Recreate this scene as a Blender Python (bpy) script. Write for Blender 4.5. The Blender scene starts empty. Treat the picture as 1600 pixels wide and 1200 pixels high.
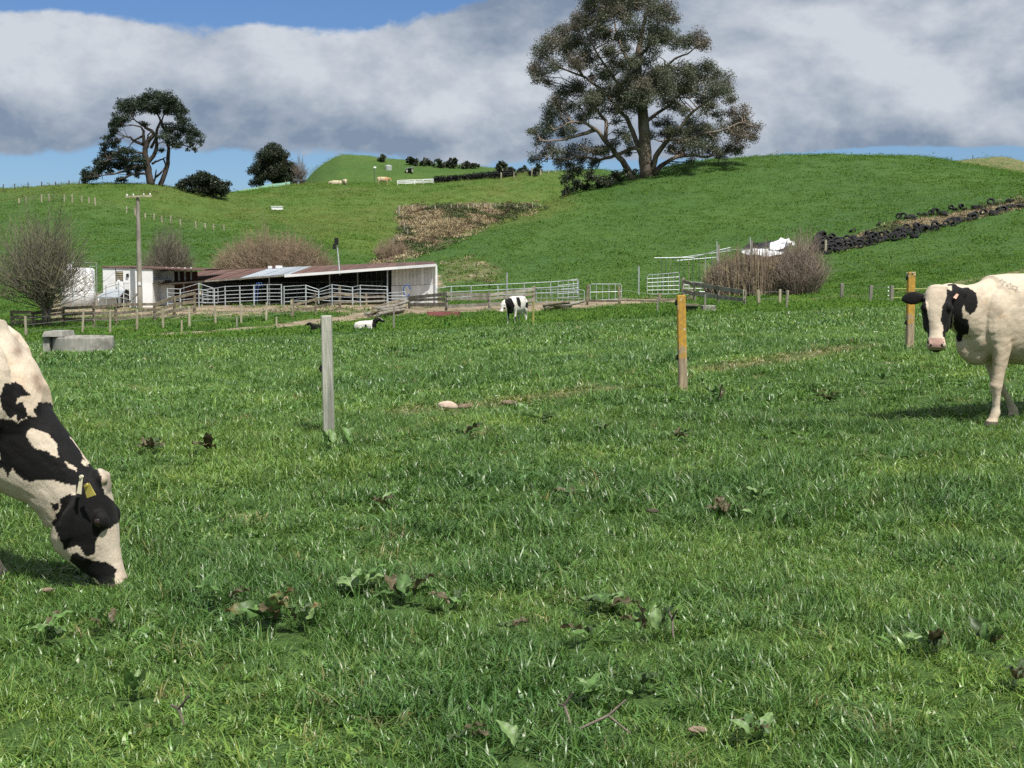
import bpy, bmesh, math, random
import numpy as np
from mathutils import Vector, Matrix

random.seed(7)
RNG = np.random.default_rng(11)
SC = bpy.context.scene
COL = SC.collection

# ------------------------------------------------------------------ camera, sky, sun, exposure
FPX = 2200.0                       # focal length in pixels of a 1600 px wide picture
EYE = 1.65
PITCH = math.atan((600 - 430) / FPX)
cd = bpy.data.cameras.new('camera')
cd.sensor_width = 36.0
cd.lens = 36.0 * FPX / 1600.0
cd.clip_start = 0.1
cd.clip_end = 9000
cam = bpy.data.objects.new('camera', cd)
COL.objects.link(cam)
cam.location = (0, 0, EYE)
cam.rotation_euler = (math.pi / 2 - PITCH, 0, 0)
SC.camera = cam

SUN_EL = math.radians(59)
SUN_AZ = math.radians(180 - 34)    # compass angle of the sun, clockwise from +Y (the way the camera looks)
SUN_DIR = Vector((math.sin(SUN_AZ) * math.cos(SUN_EL), math.cos(SUN_AZ) * math.cos(SUN_EL), math.sin(SUN_EL)))
sl = bpy.data.lights.new('sun', 'SUN')
sl.energy = 5.0
sl.angle = math.radians(0.53)
sl.color = (1.0, 0.955, 0.88)
sun = bpy.data.objects.new('sun', sl)
COL.objects.link(sun)
sun.location = (40, -30, 60)
sun.rotation_euler = SUN_DIR.to_track_quat('Z', 'Y').to_euler()

SC.view_settings.view_transform = 'Standard'
SC.view_settings.look = 'None'
SC.view_settings.exposure = 0.32
SC.view_settings.gamma = 1.0
SC.view_settings.use_curve_mapping = False
SC.cycles.max_bounces = 6
SC.cycles.transparent_max_bounces = 8
SC.cycles.use_denoising = False


class NT:
    """small helper for writing node trees"""
    def __init__(self, tree):
        self.t = tree
        self.n = tree.nodes
        self.n.clear()

    def node(self, typ, **kw):
        nd = self.n.new(typ)
        for k, v in kw.items():
            setattr(nd, k, v)
        return nd

    def link(self, a, b):
        self.t.links.new(a, b)

    def put(self, sock, v):
        if isinstance(v, bpy.types.NodeSocket):
            self.t.links.new(v, sock)
        elif v is not None:
            if isinstance(v, (tuple, list)) and len(v) == 3 and sock.type == 'RGBA':
                v = (*v, 1.0)
            sock.default_value = v

    def math(self, op, a, b=None, c=None, clamp=False):
        nd = self.node('ShaderNodeMath', operation=op, use_clamp=clamp)
        self.put(nd.inputs[0], a)
        self.put(nd.inputs[1], b)
        if c is not None:
            self.put(nd.inputs[2], c)
        return nd.outputs[0]

    def vmath(self, op, a, b=None):
        nd = self.node('ShaderNodeVectorMath', operation=op)
        self.put(nd.inputs[0], a)
        self.put(nd.inputs[1], b)
        return nd.outputs[0]

    def mix(self, f, a, b, mode='MIX'):
        nd = self.node('ShaderNodeMix', data_type='RGBA', blend_type=mode)
        self.put(nd.inputs[0], f)
        self.put(nd.inputs[6], a)
        self.put(nd.inputs[7], b)
        return nd.outputs[2]

    def noise(self, vec, scale, detail=4, rough=0.55, dist=0.0):
        nd = self.node('ShaderNodeTexNoise')
        self.put(nd.inputs['Vector'], vec)
        nd.inputs['Scale'].default_value = scale
        nd.inputs['Detail'].default_value = detail
        nd.inputs['Roughness'].default_value = rough
        nd.inputs['Distortion'].default_value = dist
        return nd.outputs[0]

    def ramp(self, f, lo, hi, a=0.0, b=1.0, smooth=True):
        nd = self.node('ShaderNodeMapRange', interpolation_type='SMOOTHSTEP' if smooth else 'LINEAR')
        self.put(nd.inputs[0], f)
        nd.inputs[1].default_value = lo
        nd.inputs[2].default_value = hi
        nd.inputs[3].default_value = a
        nd.inputs[4].default_value = b
        return nd.outputs[0]


world = bpy.data.worlds.new('World')
SC.world = world
world.use_nodes = True
W = NT(world.node_tree)


def build_world():
    tc = W.node('ShaderNodeTexCoord')
    vec = tc.outputs['Generated']
    sky = W.node('ShaderNodeTexSky', sky_type='NISHITA')
    sky.sun_disc = False
    sky.sun_elevation = SUN_EL
    sky.sun_rotation = SUN_AZ
    sky.air_density = 1.0
    sky.dust_density = 0.25
    sky.ozone_density = 3.0
    sep = W.node('ShaderNodeSeparateXYZ')
    W.link(vec, sep.inputs[0])
    x, y, z = sep.outputs
    az = W.math('ARCTAN2', x, y)
    el = W.math('ARCSINE', z)

    def bump(a0, e0, wa, we):           # a soft patch in the cloud cover, angles in radians
        da = W.math('DIVIDE', W.math('SUBTRACT', az, a0), wa)
        de = W.math('DIVIDE', W.math('SUBTRACT', el, e0), we)
        s = W.math('ADD', W.math('MULTIPLY', da, da), W.math('MULTIPLY', de, de))
        return W.math('POWER', 2.718, W.math('MULTIPLY', s, -1.0))
    stretch = W.node('ShaderNodeMapping')
    W.link(vec, stretch.inputs[0])
    stretch.inputs['Scale'].default_value = (1, 1, 1.45)
    v = stretch.outputs[0]
    n1 = W.noise(v, 5.2, 12, 0.57, 0.15)
    n2 = W.noise(v, 1.7, 3, 0.5)
    # the same field a little higher up: where it thins upward the cloud is lit from above
    up = W.vmath('ADD', v, (0.012, 0.0, 0.030))
    n1u = W.noise(up, 5.2, 12, 0.57, 0.15)
    band = W.ramp(el, 0.046, 0.108, -0.34, 0.20)
    top = W.ramp(el, 0.165, 0.205, 0.0, -0.10)
    rb = W.math('MULTIPLY', bump(0.25, 0.16, 0.24, 0.09), 0.25)
    h1 = W.math('MULTIPLY', bump(-0.36, 0.204, 0.10, 0.032), -0.50)
    h2 = W.math('MULTIPLY', bump(-0.155, 0.204, 0.115, 0.040), -0.62)
    cov = W.math('ADD', W.math('ADD', band, top), W.math('ADD', rb, W.math('ADD', h1, W.math('ADD', h2, W.math('MULTIPLY', bump(0.28, 0.071, 0.22, 0.016), -0.34)))))
    n3 = W.noise(v, 17.0, 8, 0.6, 0.2)
    n3u = W.noise(up, 17.0, 8, 0.6, 0.2)
    base = W.math('ADD', W.math('MULTIPLY', n1, 0.7), W.math('MULTIPLY', n2, 0.3))
    base = W.math('ADD', base, W.math('MULTIPLY', W.math('SUBTRACT', n3, 0.5), 0.24))
    dens = W.math('ADD', base, cov)
    mask = W.ramp(dens, 0.455, 0.525)
    lit = W.math('ADD', W.math('MULTIPLY', W.math('SUBTRACT', n1, n1u), 4.0), W.math('MULTIPLY', W.math('SUBTRACT', n3, n3u), 0.75))
    hgt = W.ramp(el, 0.075, 0.150, -0.20, 0.22)
    lob = W.math('MULTIPLY', bump(-0.17, 0.158, 0.12, 0.030), 0.30)
    lob2 = W.math('MULTIPLY', bump(0.27, 0.145, 0.11, 0.030), 0.30)
    lob3 = W.math('MULTIPLY', bump(-0.36, 0.13, 0.06, 0.03), 0.2)
    drk = W.math('MULTIPLY', bump(-0.01, 0.190, 0.07, 0.035), -0.55)
    drk2 = W.math('MULTIPLY', bump(0.20, 0.20, 0.10, 0.030), -0.40)
    thick = W.math('MULTIPLY', W.math('SUBTRACT', n2, 0.5), 0.9)
    s = W.math('ADD', W.math('ADD', lit, hgt), W.math('ADD', W.math('ADD', lob, lob2), W.math('ADD', lob3, W.math('ADD', drk, drk2))))
    s = W.math('ADD', W.math('ADD', s, thick), 0.40, clamp=True)
    ccol = W.mix(s, (0.180, 0.230, 0.308), (0.515, 0.545, 0.585))
    skyc = W.node('ShaderNodeVectorMath', operation='SCALE')
    W.link(sky.outputs[0], skyc.inputs[0])
    skyc.inputs['Scale'].default_value = 0.066
    tint = W.mix(1.0, skyc.outputs[0], (0.70, 0.90, 1.20), 'MULTIPLY')
    final = W.mix(W.math('MULTIPLY', mask, 0.96), tint, ccol)
    bg = W.node('ShaderNodeBackground')
    W.link(final, bg.inputs[0])
    bg.inputs[1].default_value = 1.0
    out = W.node('ShaderNodeOutputWorld')
    W.link(bg.outputs[0], out.inputs[0])


build_world()

# ------------------------------------------------------------------ picture geometry
CT, ST = math.cos(PITCH), math.sin(PITCH)


def P(px, py, d):
    """world point seen at pixel (px, py) of the 1600x1200 photograph when it stands d metres ahead"""
    u = (px - 800) / FPX
    v = (600 - py) / FPX
    t = d / (CT + v * ST)
    return np.array((u * t, d, EYE + t * (v * CT - ST)))


def proj(V):
    V = np.asarray(V, float)
    X, Y, Z = V[..., 0], V[..., 1], V[..., 2] - EYE
    f = Y * CT - Z * ST
    uu = Y * ST + Z * CT
    f = np.where(np.abs(f) < 1e-6, 1e-6, f)
    return 800 + FPX * X / f, 600 - FPX * uu / f


def zpix(px, py, d):
    return float(P(px, py, d)[2])


# ------------------------------------------------------------------ numpy noise
def _hash(ix, iy, seed):
    h = (ix.astype(np.int64) * 374761393 + iy.astype(np.int64) * 668265263 + seed * 1274126177) & 0x7fffffff
    h = ((h ^ (h >> 13)) * 1274126177) & 0x7fffffff
    return ((h ^ (h >> 16)) & 0xffff) / 65535.0


def vnoise(x, y, seed=0):
    x = np.asarray(x, float); y = np.asarray(y, float)
    ix, iy = np.floor(x), np.floor(y)
    fx, fy = x - ix, y - iy
    fx = fx * fx * (3 - 2 * fx); fy = fy * fy * (3 - 2 * fy)
    a, b = _hash(ix, iy, seed), _hash(ix + 1, iy, seed)
    c, d = _hash(ix, iy + 1, seed), _hash(ix + 1, iy + 1, seed)
    return (a * (1 - fx) + b * fx) * (1 - fy) + (c * (1 - fx) + d * fx) * fy


def fbm(x, y, seed=0, oct=4):
    s, a, t = 0.0, 1.0, 0.0
    for k in range(oct):
        s = s + a * vnoise(x * 2 ** k, y * 2 ** k, seed + k * 17)
        t += a
        a *= 0.5
    return s / t


# ------------------------------------------------------------------ terrain table
def pchip_slopes(X, Yv):
    h = np.diff(X, axis=-1)
    dl = np.diff(Yv, axis=-1) / h
    m = np.zeros_like(Yv)
    w1 = 2 * h[..., 1:] + h[..., :-1]
    w2 = h[..., 1:] + 2 * h[..., :-1]
    same = dl[..., :-1] * dl[..., 1:] > 0
    with np.errstate(divide='ignore', invalid='ignore'):
        hm = (w1 + w2) / (w1 / dl[..., :-1] + w2 / dl[..., 1:])
    m[..., 1:-1] = np.where(same, hm, 0.0)
    m[..., 0] = dl[..., 0]
    m[..., -1] = dl[..., -1]
    return m


def pchip(X, Yv, q):
    X = np.asarray(X, float); Yv = np.asarray(Yv, float)
    m = pchip_slopes(X, Yv)
    q = np.clip(q, X[0], X[-1])
    i = np.clip(np.searchsorted(X, q, side='right') - 1, 0, len(X) - 2)
    h = X[i + 1] - X[i]
    t = (q - X[i]) / h
    return ((2 * t**3 - 3 * t**2 + 1) * Yv[i] + (t**3 - 2 * t**2 + t) * h * m[i]
            + (-2 * t**3 + 3 * t**2) * Yv[i + 1] + (t**3 - t**2) * h * m[i + 1])


PXC = [-400, 0, 150, 300, 450, 620, 700, 800, 870, 1010, 1150, 1300, 1450, 1600, 2000]


def flat(d, zs):
    return [(px, d, z) for px, z in zip(PXC, zs)]


def seen(lst):                       # (px, d, py) -> (px, d, z)
    return [(px, d, zpix(px, py, d)) for px, d, py in lst]


RIDGE1 = seen([(-400, 150, 400), (0, 150, 405), (150, 150, 405), (300, 150, 408), (450, 150, 410), (560, 147, 413),
               (600, 147, 409), (640, 150, 397), (700, 158, 379), (800, 172, 346), (870, 182, 316), (940, 190, 294), (1010, 196, 275), (1080, 201, 258),
               (1150, 204, 251), (1250, 206, 248), (1320, 206, 249), (1450, 206, 254), (1500, 205, 262), (1600, 203, 278), (2000, 200, 300)])
R1 = {px: (d, z) for px, d, z in RIDGE1}


def rel(px, dd, dz):
    d = float(np.interp(px, [p[0] for p in RIDGE1], [p[1] for p in RIDGE1]))
    z = float(np.interp(px, [p[0] for p in RIDGE1], [p[2] for p in RIDGE1]))
    return (px, d + dd, z + dz)


KNOTS = [
    [(px, 0.3, 0.0) for px in PXC],
    [(px, 6.6, 0.17) for px in PXC],
    [(px, 12.8, 0.24) for px in PXC],
    flat(19.4, [0, .05, .08, .12, .14, .18, .22, .27, .32, .42, .52, .58, .64, .66, .7]),
    flat(35, [-.5, -.5, -.45, -.38, -.3, -.2, -.12, -.02, .06, .2, .35, .48, .58, .62, .7]),
    flat(55, [-1.2, -1.15, -1.1, -1.0, -.9, -.72, -.62, -.5, -.4, -.2, 0, .15, .28, .33, .45]),
    flat(80, [-1.7, -1.65, -1.6, -1.6, -1.45, -1.2, -1.05, -.9, -.75, -.45, -.25, -.05, .1, .2, .4]),
    seen([(-400, 108, 480), (0, 108, 478), (300, 108, 477), (450, 108, 476), (620, 108, 473), (700, 108, 468), (800, 108, 461),
          (870, 108, 457), (1010, 108, 452), (1150, 108, 448), (1300, 110, 432), (1450, 110, 413), (1600, 110, 396), (2000, 110, 372)]),
    seen([(-400, 130, 447), (0, 130, 447), (300, 130, 447), (450, 130, 447), (620, 130, 432), (700, 132, 417), (800, 137, 402),
          (870, 142, 388), (1010, 148, 364), (1150, 150, 346), (1300, 150, 334), (1450, 150, 317), (1600, 147, 304), (2000, 147, 285)]),
    RIDGE1,
    [(-400, 170, zpix(-400, 378, 170)), (0, 170, zpix(0, 378, 170)), (300, 170, zpix(300, 380, 170)), (450, 170, zpix(450, 382, 170)),
     (560, 168, zpix(560, 388, 168)), rel(620, 20, -0.4), rel(700, 20, -2.0), rel(800, 22, -4), rel(870, 24, -6), rel(1010, 28, -7),
     rel(1150, 28, -7), rel(1450, 28, -7), rel(2000, 28, -7)],
    [(-400, 195, zpix(-400, 338, 195)), (0, 195, zpix(0, 338, 195)), (150, 195, zpix(150, 336, 195)), (300, 198, zpix(300, 346, 198)),
     (450, 202, zpix(450, 350, 202)), (620, 205, zpix(620, 352, 205)), (700, 208, zpix(700, 346, 208)), (800, 220, zpix(800, 333, 220)),
     (870, 230, zpix(870, 312, 230)), rel(1010, 45, -7), rel(1150, 45, -6), rel(1450, 45, -6), rel(2000, 45, -6)],
    seen([(-400, 230, 302), (0, 228, 297), (60, 228, 293), (150, 228, 288), (240, 228, 289), (300, 230, 296), (350, 236, 304), (380, 245, 301),
          (480, 258, 290), (620, 258, 288), (690, 258, 287), (760, 258, 280), (870, 258, 268), (930, 260, 266), (1010, 262, 275), (1100, 262, 285)])
    + [rel(1300, 60, -5), rel(1450, 58, -5), rel(2000, 58, -5)],
    None,
    seen([(-400, 400, 345), (0, 400, 335), (300, 400, 322), (400, 400, 315), (450, 400, 304), (475, 400, 289), (490, 400, 272), (510, 400, 256),
          (540, 400, 244), (570, 400, 245), (600, 400, 249), (690, 400, 256), (790, 400, 266), (860, 395, 273), (1010, 380, 290), (1200, 340, 290),
          (1360, 310, 270), (1430, 305, 255), (1460, 305, 252), (1490, 305, 251), (1520, 305, 247), (1556, 305, 244), (1600, 305, 251),
          (1700, 305, 265), (2000, 305, 285)]),
    None, None, None,
]


def _curve(kn, q):
    a = np.array(kn, float)
    return pchip(a[:, 0], a[:, 1], q), pchip(a[:, 0], a[:, 2], q)


AZ_LIM = math.atan(1300 / FPX)
AZ = np.concatenate([np.linspace(-math.pi, -AZ_LIM - 0.02, 70), np.linspace(-AZ_LIM, AZ_LIM, 860), np.linspace(AZ_LIM + 0.02, math.pi, 70)])
RR = np.concatenate([[0.4], np.geomspace(0.8, 60, 130), np.geomspace(61, 480, 250), np.geomspace(490, 4000, 26)])


def build_table():
    q = 800 + FPX * np.tan(np.clip(AZ, -AZ_LIM, AZ_LIM))
    D, Z = [], []
    for kn in KNOTS:
        if kn is None:
            D.append(None); Z.append(None)
            continue
        d, z = _curve(kn, q)
        D.append(d); Z.append(z)
    D[13] = np.minimum(D[12] + 60, D[14] - 22); Z[13] = Z[12] - 6
    D[15] = D[14] + 110; Z[15] = Z[14] - 12
    D[16] = np.full_like(q, 1300.0); Z[16] = np.full_like(q, -12.0)
    D[17] = np.full_like(q, 4500.0); Z[17] = np.full_like(q, -25.0)
    D = np.stack(D, 1) / np.cos(np.clip(AZ, -AZ_LIM, AZ_LIM))[:, None]
    Z = np.stack(Z, 1)
    T = np.zeros((len(AZ), len(RR)))
    for i in range(len(AZ)):
        T[i] = pchip(D[i], Z[i], RR)
    # soften kinks a little along both directions
    X = np.sin(AZ)[:, None] * RR[None]
    Y = np.cos(AZ)[:, None] * RR[None]
    rr = np.broadcast_to(RR[None], T.shape)
    near = np.clip((70 - rr) / 50, 0, 1)
    farw = np.clip((rr - 118) / 60, 0, 1)
    T += near * ((fbm(X / 1.3, Y / 1.3, 3, 3) - .5) * 0.055 + (fbm(X / 5, Y / 5, 5, 2) - .5) * 0.10)
    T += farw * ((fbm(X / 5, Y / 5, 9, 3) - .5) * 0.55 + (fbm(X / 22, Y / 22, 21, 2) - .5) * 0.9)
    return T


TAB = build_table()
LRR = np.log(RR)


def G(x, y):
    """height of the ground"""
    x = np.asarray(x, float); y = np.asarray(y, float)
    a = np.arctan2(x, y)
    r = np.maximum(np.hypot(x, y), RR[0])
    i = np.clip(np.searchsorted(AZ, a, side='right') - 1, 0, len(AZ) - 2)
    j = np.clip(np.searchsorted(RR, r, side='right') - 1, 0, len(RR) - 2)
    ta = np.clip((a - AZ[i]) / (AZ[i + 1] - AZ[i]), 0, 1)
    tr = np.clip((r - RR[j]) / (RR[j + 1] - RR[j]), 0, 1)
    return ((TAB[i, j] * (1 - ta) + TAB[i + 1, j] * ta) * (1 - tr)
            + (TAB[i, j + 1] * (1 - ta) + TAB[i + 1, j + 1] * ta) * tr)


_DM = np.geomspace(2.5, 900, 5000)


def hit(px, py, dmin=2.5, dmax=900):
    """first point of the ground along the sight line through a pixel"""
    p1 = P(px, py, 1.0)
    rx, rz = p1[0], p1[2] - EYE
    zz = EYE + rz * _DM
    g = G(rx * _DM, _DM)
    ok = np.where((zz <= g) & (_DM >= dmin) & (_DM <= dmax))[0]
    d = _DM[ok[0]] if len(ok) else min(dmax, 300)
    return np.array((rx * d, d, float(G(rx * d, d))))


def ground(px, d):
    x = P(px, 430, d)[0]
    return np.array((x, d, float(G(x, d))))


# ------------------------------------------------------------------ object helpers
def link(o):
    COL.objects.link(o)
    return o


def np_mesh(name, V, F, smooth=False, col=None):
    V = np.asarray(V, np.float32)
    F = np.asarray(F, np.int32)
    me = bpy.data.meshes.new(name)
    k = F.shape[1]
    me.vertices.add(len(V)); me.vertices.foreach_set('co', V.ravel())
    me.loops.add(F.size); me.loops.foreach_set('vertex_index', F.ravel())
    me.polygons.add(len(F))
    me.polygons.foreach_set('loop_start', np.arange(0, F.size, k, dtype=np.int32))
    me.polygons.foreach_set('loop_total', np.full(len(F), k, np.int32))
    if smooth:
        me.polygons.foreach_set('use_smooth', np.ones(len(F), bool))
    me.update(calc_edges=True)
    if col is not None:
        c = np.ones((len(V), 4), np.float32)
        c[:, :3] = col
        at = me.color_attributes.new('Col', 'FLOAT_COLOR', 'POINT')
        at.data.foreach_set('color', c.ravel())
    return me


class MB:
    """collects quads/ngons into one mesh"""
    def __init__(self):
        self.v, self.f = [], []

    def add(self, vs, fs):
        b = len(self.v)
        self.v.extend([tuple(map(float, p)) for p in vs])
        self.f.extend([tuple(i + b for i in f) for f in fs])
        return self

    def box(self, c, s, ax=None, taper=1.0):
        """box of size s about centre c; ax = three unit axes"""
        c = np.asarray(c, float)
        ax = np.eye(3) if ax is None else np.asarray(ax, float)
        h = np.asarray(s, float) / 2
        vs = []
        for k in (-1, 1):
            t = taper if k > 0 else 1.0
            for i, j in ((-1, -1), (1, -1), (1, 1), (-1, 1)):
                vs.append(c + ax[0] * i * h[0] * t + ax[1] * j * h[1] * t + ax[2] * k * h[2])
        return self.add(vs, [(3, 2, 1, 0), (4, 5, 6, 7), (0, 1, 5, 4), (1, 2, 6, 5), (2, 3, 7, 6), (3, 0, 4, 7)])

    def bar(self, a, b, w, h, jit=0.0):
        """a board from a to b, w wide across and h high"""
        a = np.asarray(a, float); b = np.asarray(b, float)
        d = b - a
        L = np.linalg.norm(d)
        x = d / L
        up = np.array((0, 0, 1.0))
        if abs(x[2]) > 0.95:
            up = np.array((0, 1.0, 0))
        y = np.cross(up, x); y /= np.linalg.norm(y)
        z = np.cross(x, y)
        return self.box((a + b) / 2, (L, w, h), (x, y, z))

    def tube(self, pts, rad, n=6, caps=True):
        pts = np.asarray(pts, float)
        rad = np.broadcast_to(np.asarray(rad, float), (len(pts),))
        V, F = tubes_np(pts[None], rad[None], n)
        self.add(V, [tuple(f) for f in F])
        if caps:
            b = len(self.v) - n * len(pts)
            self.f.append(tuple(b + k for k in range(n))[::-1])
            self.f.append(tuple(b + n * (len(pts) - 1) + k for k in range(n)))
        return self

    def lathe(self, c, prof, n=20):
        """closed solid of revolution about the vertical: prof = (radius, z) from the bottom up"""
        c = np.asarray(c, float)
        vs, fs = [], []
        for r, z in prof:
            for k in range(n):
                a = 2 * math.pi * k / n
                vs.append(c + (r * math.cos(a), r * math.sin(a), z))
        m = len(prof)
        for i in range(m - 1):
            for k in range(n):
                k2 = (k + 1) % n
                fs.append((i * n + k, i * n + k2, (i + 1) * n + k2, (i + 1) * n + k))
        fs.append(tuple(range(n))[::-1])
        fs.append(tuple((m - 1) * n + k for k in range(n)))
        return self.add(vs, fs)


def tubes_np(Pt, R, n=3, seed=0):
    """many tubes at once: Pt (N,S,3) polylines, R (N,S) radii -> vertices and quads"""
    Pt = np.asarray(Pt, float)
    N, S, _ = Pt.shape
    T = np.gradient(Pt, axis=1)
    T /= np.maximum(np.linalg.norm(T, axis=2, keepdims=True), 1e-9)
    ref = np.zeros_like(T); ref[..., 2] = 1.0
    ref[np.abs(T[..., 2]) > 0.92] = (1.0, 0.0, 0.0)
    A = np.cross(T, ref); A /= np.maximum(np.linalg.norm(A, axis=2, keepdims=True), 1e-9)
    B = np.cross(T, A)
    for k in range(1, S):            # keep the frame from flipping along a tube
        s = np.sign((A[:, k] * A[:, k - 1]).sum(1)); s[s == 0] = 1
        flip = np.abs((A[:, k] * A[:, k - 1]).sum(1)) < 0.5
        A[:, k] *= s[:, None]; B[:, k] *= s[:, None]
        A[flip, k] = A[flip, k - 1]; B[flip, k] = B[flip, k - 1]
    ang = np.arange(n) * 2 * math.pi / n
    V = Pt[:, :, None] + (A[:, :, None] * np.cos(ang)[None, None, :, None] + B[:, :, None] * np.sin(ang)[None, None, :, None]) * np.asarray(R)[:, :, None, None]
    idx = np.arange(N * S * n).reshape(N, S, n)
    a = idx[:, :-1]; b = idx[:, 1:]
    F = np.stack([a, np.roll(a, -1, 2), np.roll(b, -1, 2), b], -1).reshape(-1, 4)
    return V.reshape(-1, 3), F


def mesh_of(name, mb, mat, smooth=False, origin=(0, 0, 0)):
    me = bpy.data.meshes.new(name)
    o = np.asarray(origin, float)
    me.from_pydata([tuple(np.asarray(p) - o) for p in mb.v], [], mb.f)
    me.update()
    bm = bmesh.new(); bm.from_mesh(me)
    bmesh.ops.recalc_face_normals(bm, faces=bm.faces)
    bm.to_mesh(me); bm.free()
    if smooth:
        for p in me.polygons:
            p.use_smooth = True
    me.materials.append(mat)
    return me


def obj(name, data, mat=None, parent=None, smooth=False):
    """one mesh object; world coordinates are moved into the parent's frame"""
    org = np.zeros(3)
    p = parent
    while p is not None:
        org = org + np.array(p.location)
        p = p.parent
    if isinstance(data, MB):
        me = mesh_of(name, data, mat, smooth, org)
    else:
        me = data
        if np.any(org):
            me.transform(Matrix.Translation(Vector(-org)))
        if mat is not None and not me.materials:
            me.materials.append(mat)
    o = link(bpy.data.objects.new(name, me))
    o.parent = parent
    return o


def tag(o, label=None, cat=None, group=None, kind=None):
    if label: o['label'] = label
    if cat: o['category'] = cat
    if group: o['group'] = group
    if kind: o['kind'] = kind
    return o


def thing(name, label, cat, loc, group=None):
    o = link(bpy.data.objects.new(name, None))
    o.empty_display_size = 0.2
    o.location = tuple(map(float, loc))
    return tag(o, label, cat, group)


# ------------------------------------------------------------------ materials
def new_mat(name):
    m = bpy.data.materials.new(name)
    m.use_nodes = True
    n = NT(m.node_tree)
    out = n.node('ShaderNodeOutputMaterial')
    b = n.node('ShaderNodeBsdfPrincipled')
    n.link(b.outputs[0], out.inputs[0])
    return m, n, b, out


def simple(name, c1, c2, scale=3.0, rough=0.75, bump=0.0, stretch=(1, 1, 1), metal=0.0, detail=5, spec=0.3, dirt=None, lo=0.35, hi=0.65):
    """two-tone mottled surface with fine relief, in object space"""
    m, n, b, out = new_mat(name)
    tc = n.node('ShaderNodeTexCoord')
    mp = n.node('ShaderNodeMapping')
    n.link(tc.outputs['Object'], mp.inputs[0])
    mp.inputs['Scale'].default_value = stretch
    f = n.noise(mp.outputs[0], scale, detail, 0.6)
    c = n.mix(n.ramp(f, lo, hi), c1, c2)
    if dirt:
        g = n.noise(tc.outputs['Object'], scale * 0.37 + 0.3, 4, 0.6, 0.5)
        c = n.mix(n.ramp(g, 0.55, 0.68, 0, 0.8), c, dirt)
    oi = n.node('ShaderNodeObjectInfo')
    c = n.mix(1.0, c, n.ramp(oi.outputs['Random'], 0, 1, 0.82, 1.12, False), 'MULTIPLY')
    n.put(b.inputs['Base Color'], c)
    b.inputs['Roughness'].default_value = rough
    b.inputs['Metallic'].default_value = metal
    b.inputs['Specular IOR Level'].default_value = spec
    if bump:
        bp = n.node('ShaderNodeBump')
        bp.inputs['Strength'].default_value = bump
        bp.inputs['Distance'].default_value = 0.02
        n.link(n.noise(mp.outputs[0], scale * 5, 4, 0.6), bp.inputs['Height'])
        n.link(bp.outputs[0], b.inputs['Normal'])
    return m


def attr_mat(name, rough=0.6, spec=0.3, translucent=0.0, noise_amt=0.25, scale=20.0):
    m, n, b, out = new_mat(name)
    a = n.node('ShaderNodeAttribute', attribute_name='Col')
    geo = n.node('ShaderNodeNewGeometry')
    f = n.noise(geo.outputs['Position'], scale, 3, 0.6)
    c = n.mix(1.0, a.outputs['Color'], n.ramp(f, 0.3, 0.7, 1 - noise_amt, 1 + noise_amt, False), 'MULTIPLY')
    n.put(b.inputs['Base Color'], c)
    b.inputs['Roughness'].default_value = rough
    b.inputs['Specular IOR Level'].default_value = spec
    if translucent:
        t = n.node('ShaderNodeBsdfTranslucent')
        n.put(t.inputs[0], c)
        mx = n.node('ShaderNodeMixShader')
        mx.inputs[0].default_value = translucent
        n.link(b.outputs[0], mx.inputs[1]); n.link(t.outputs[0], mx.inputs[2])
        n.link(mx.outputs[0], out.inputs[0])
    return m


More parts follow.
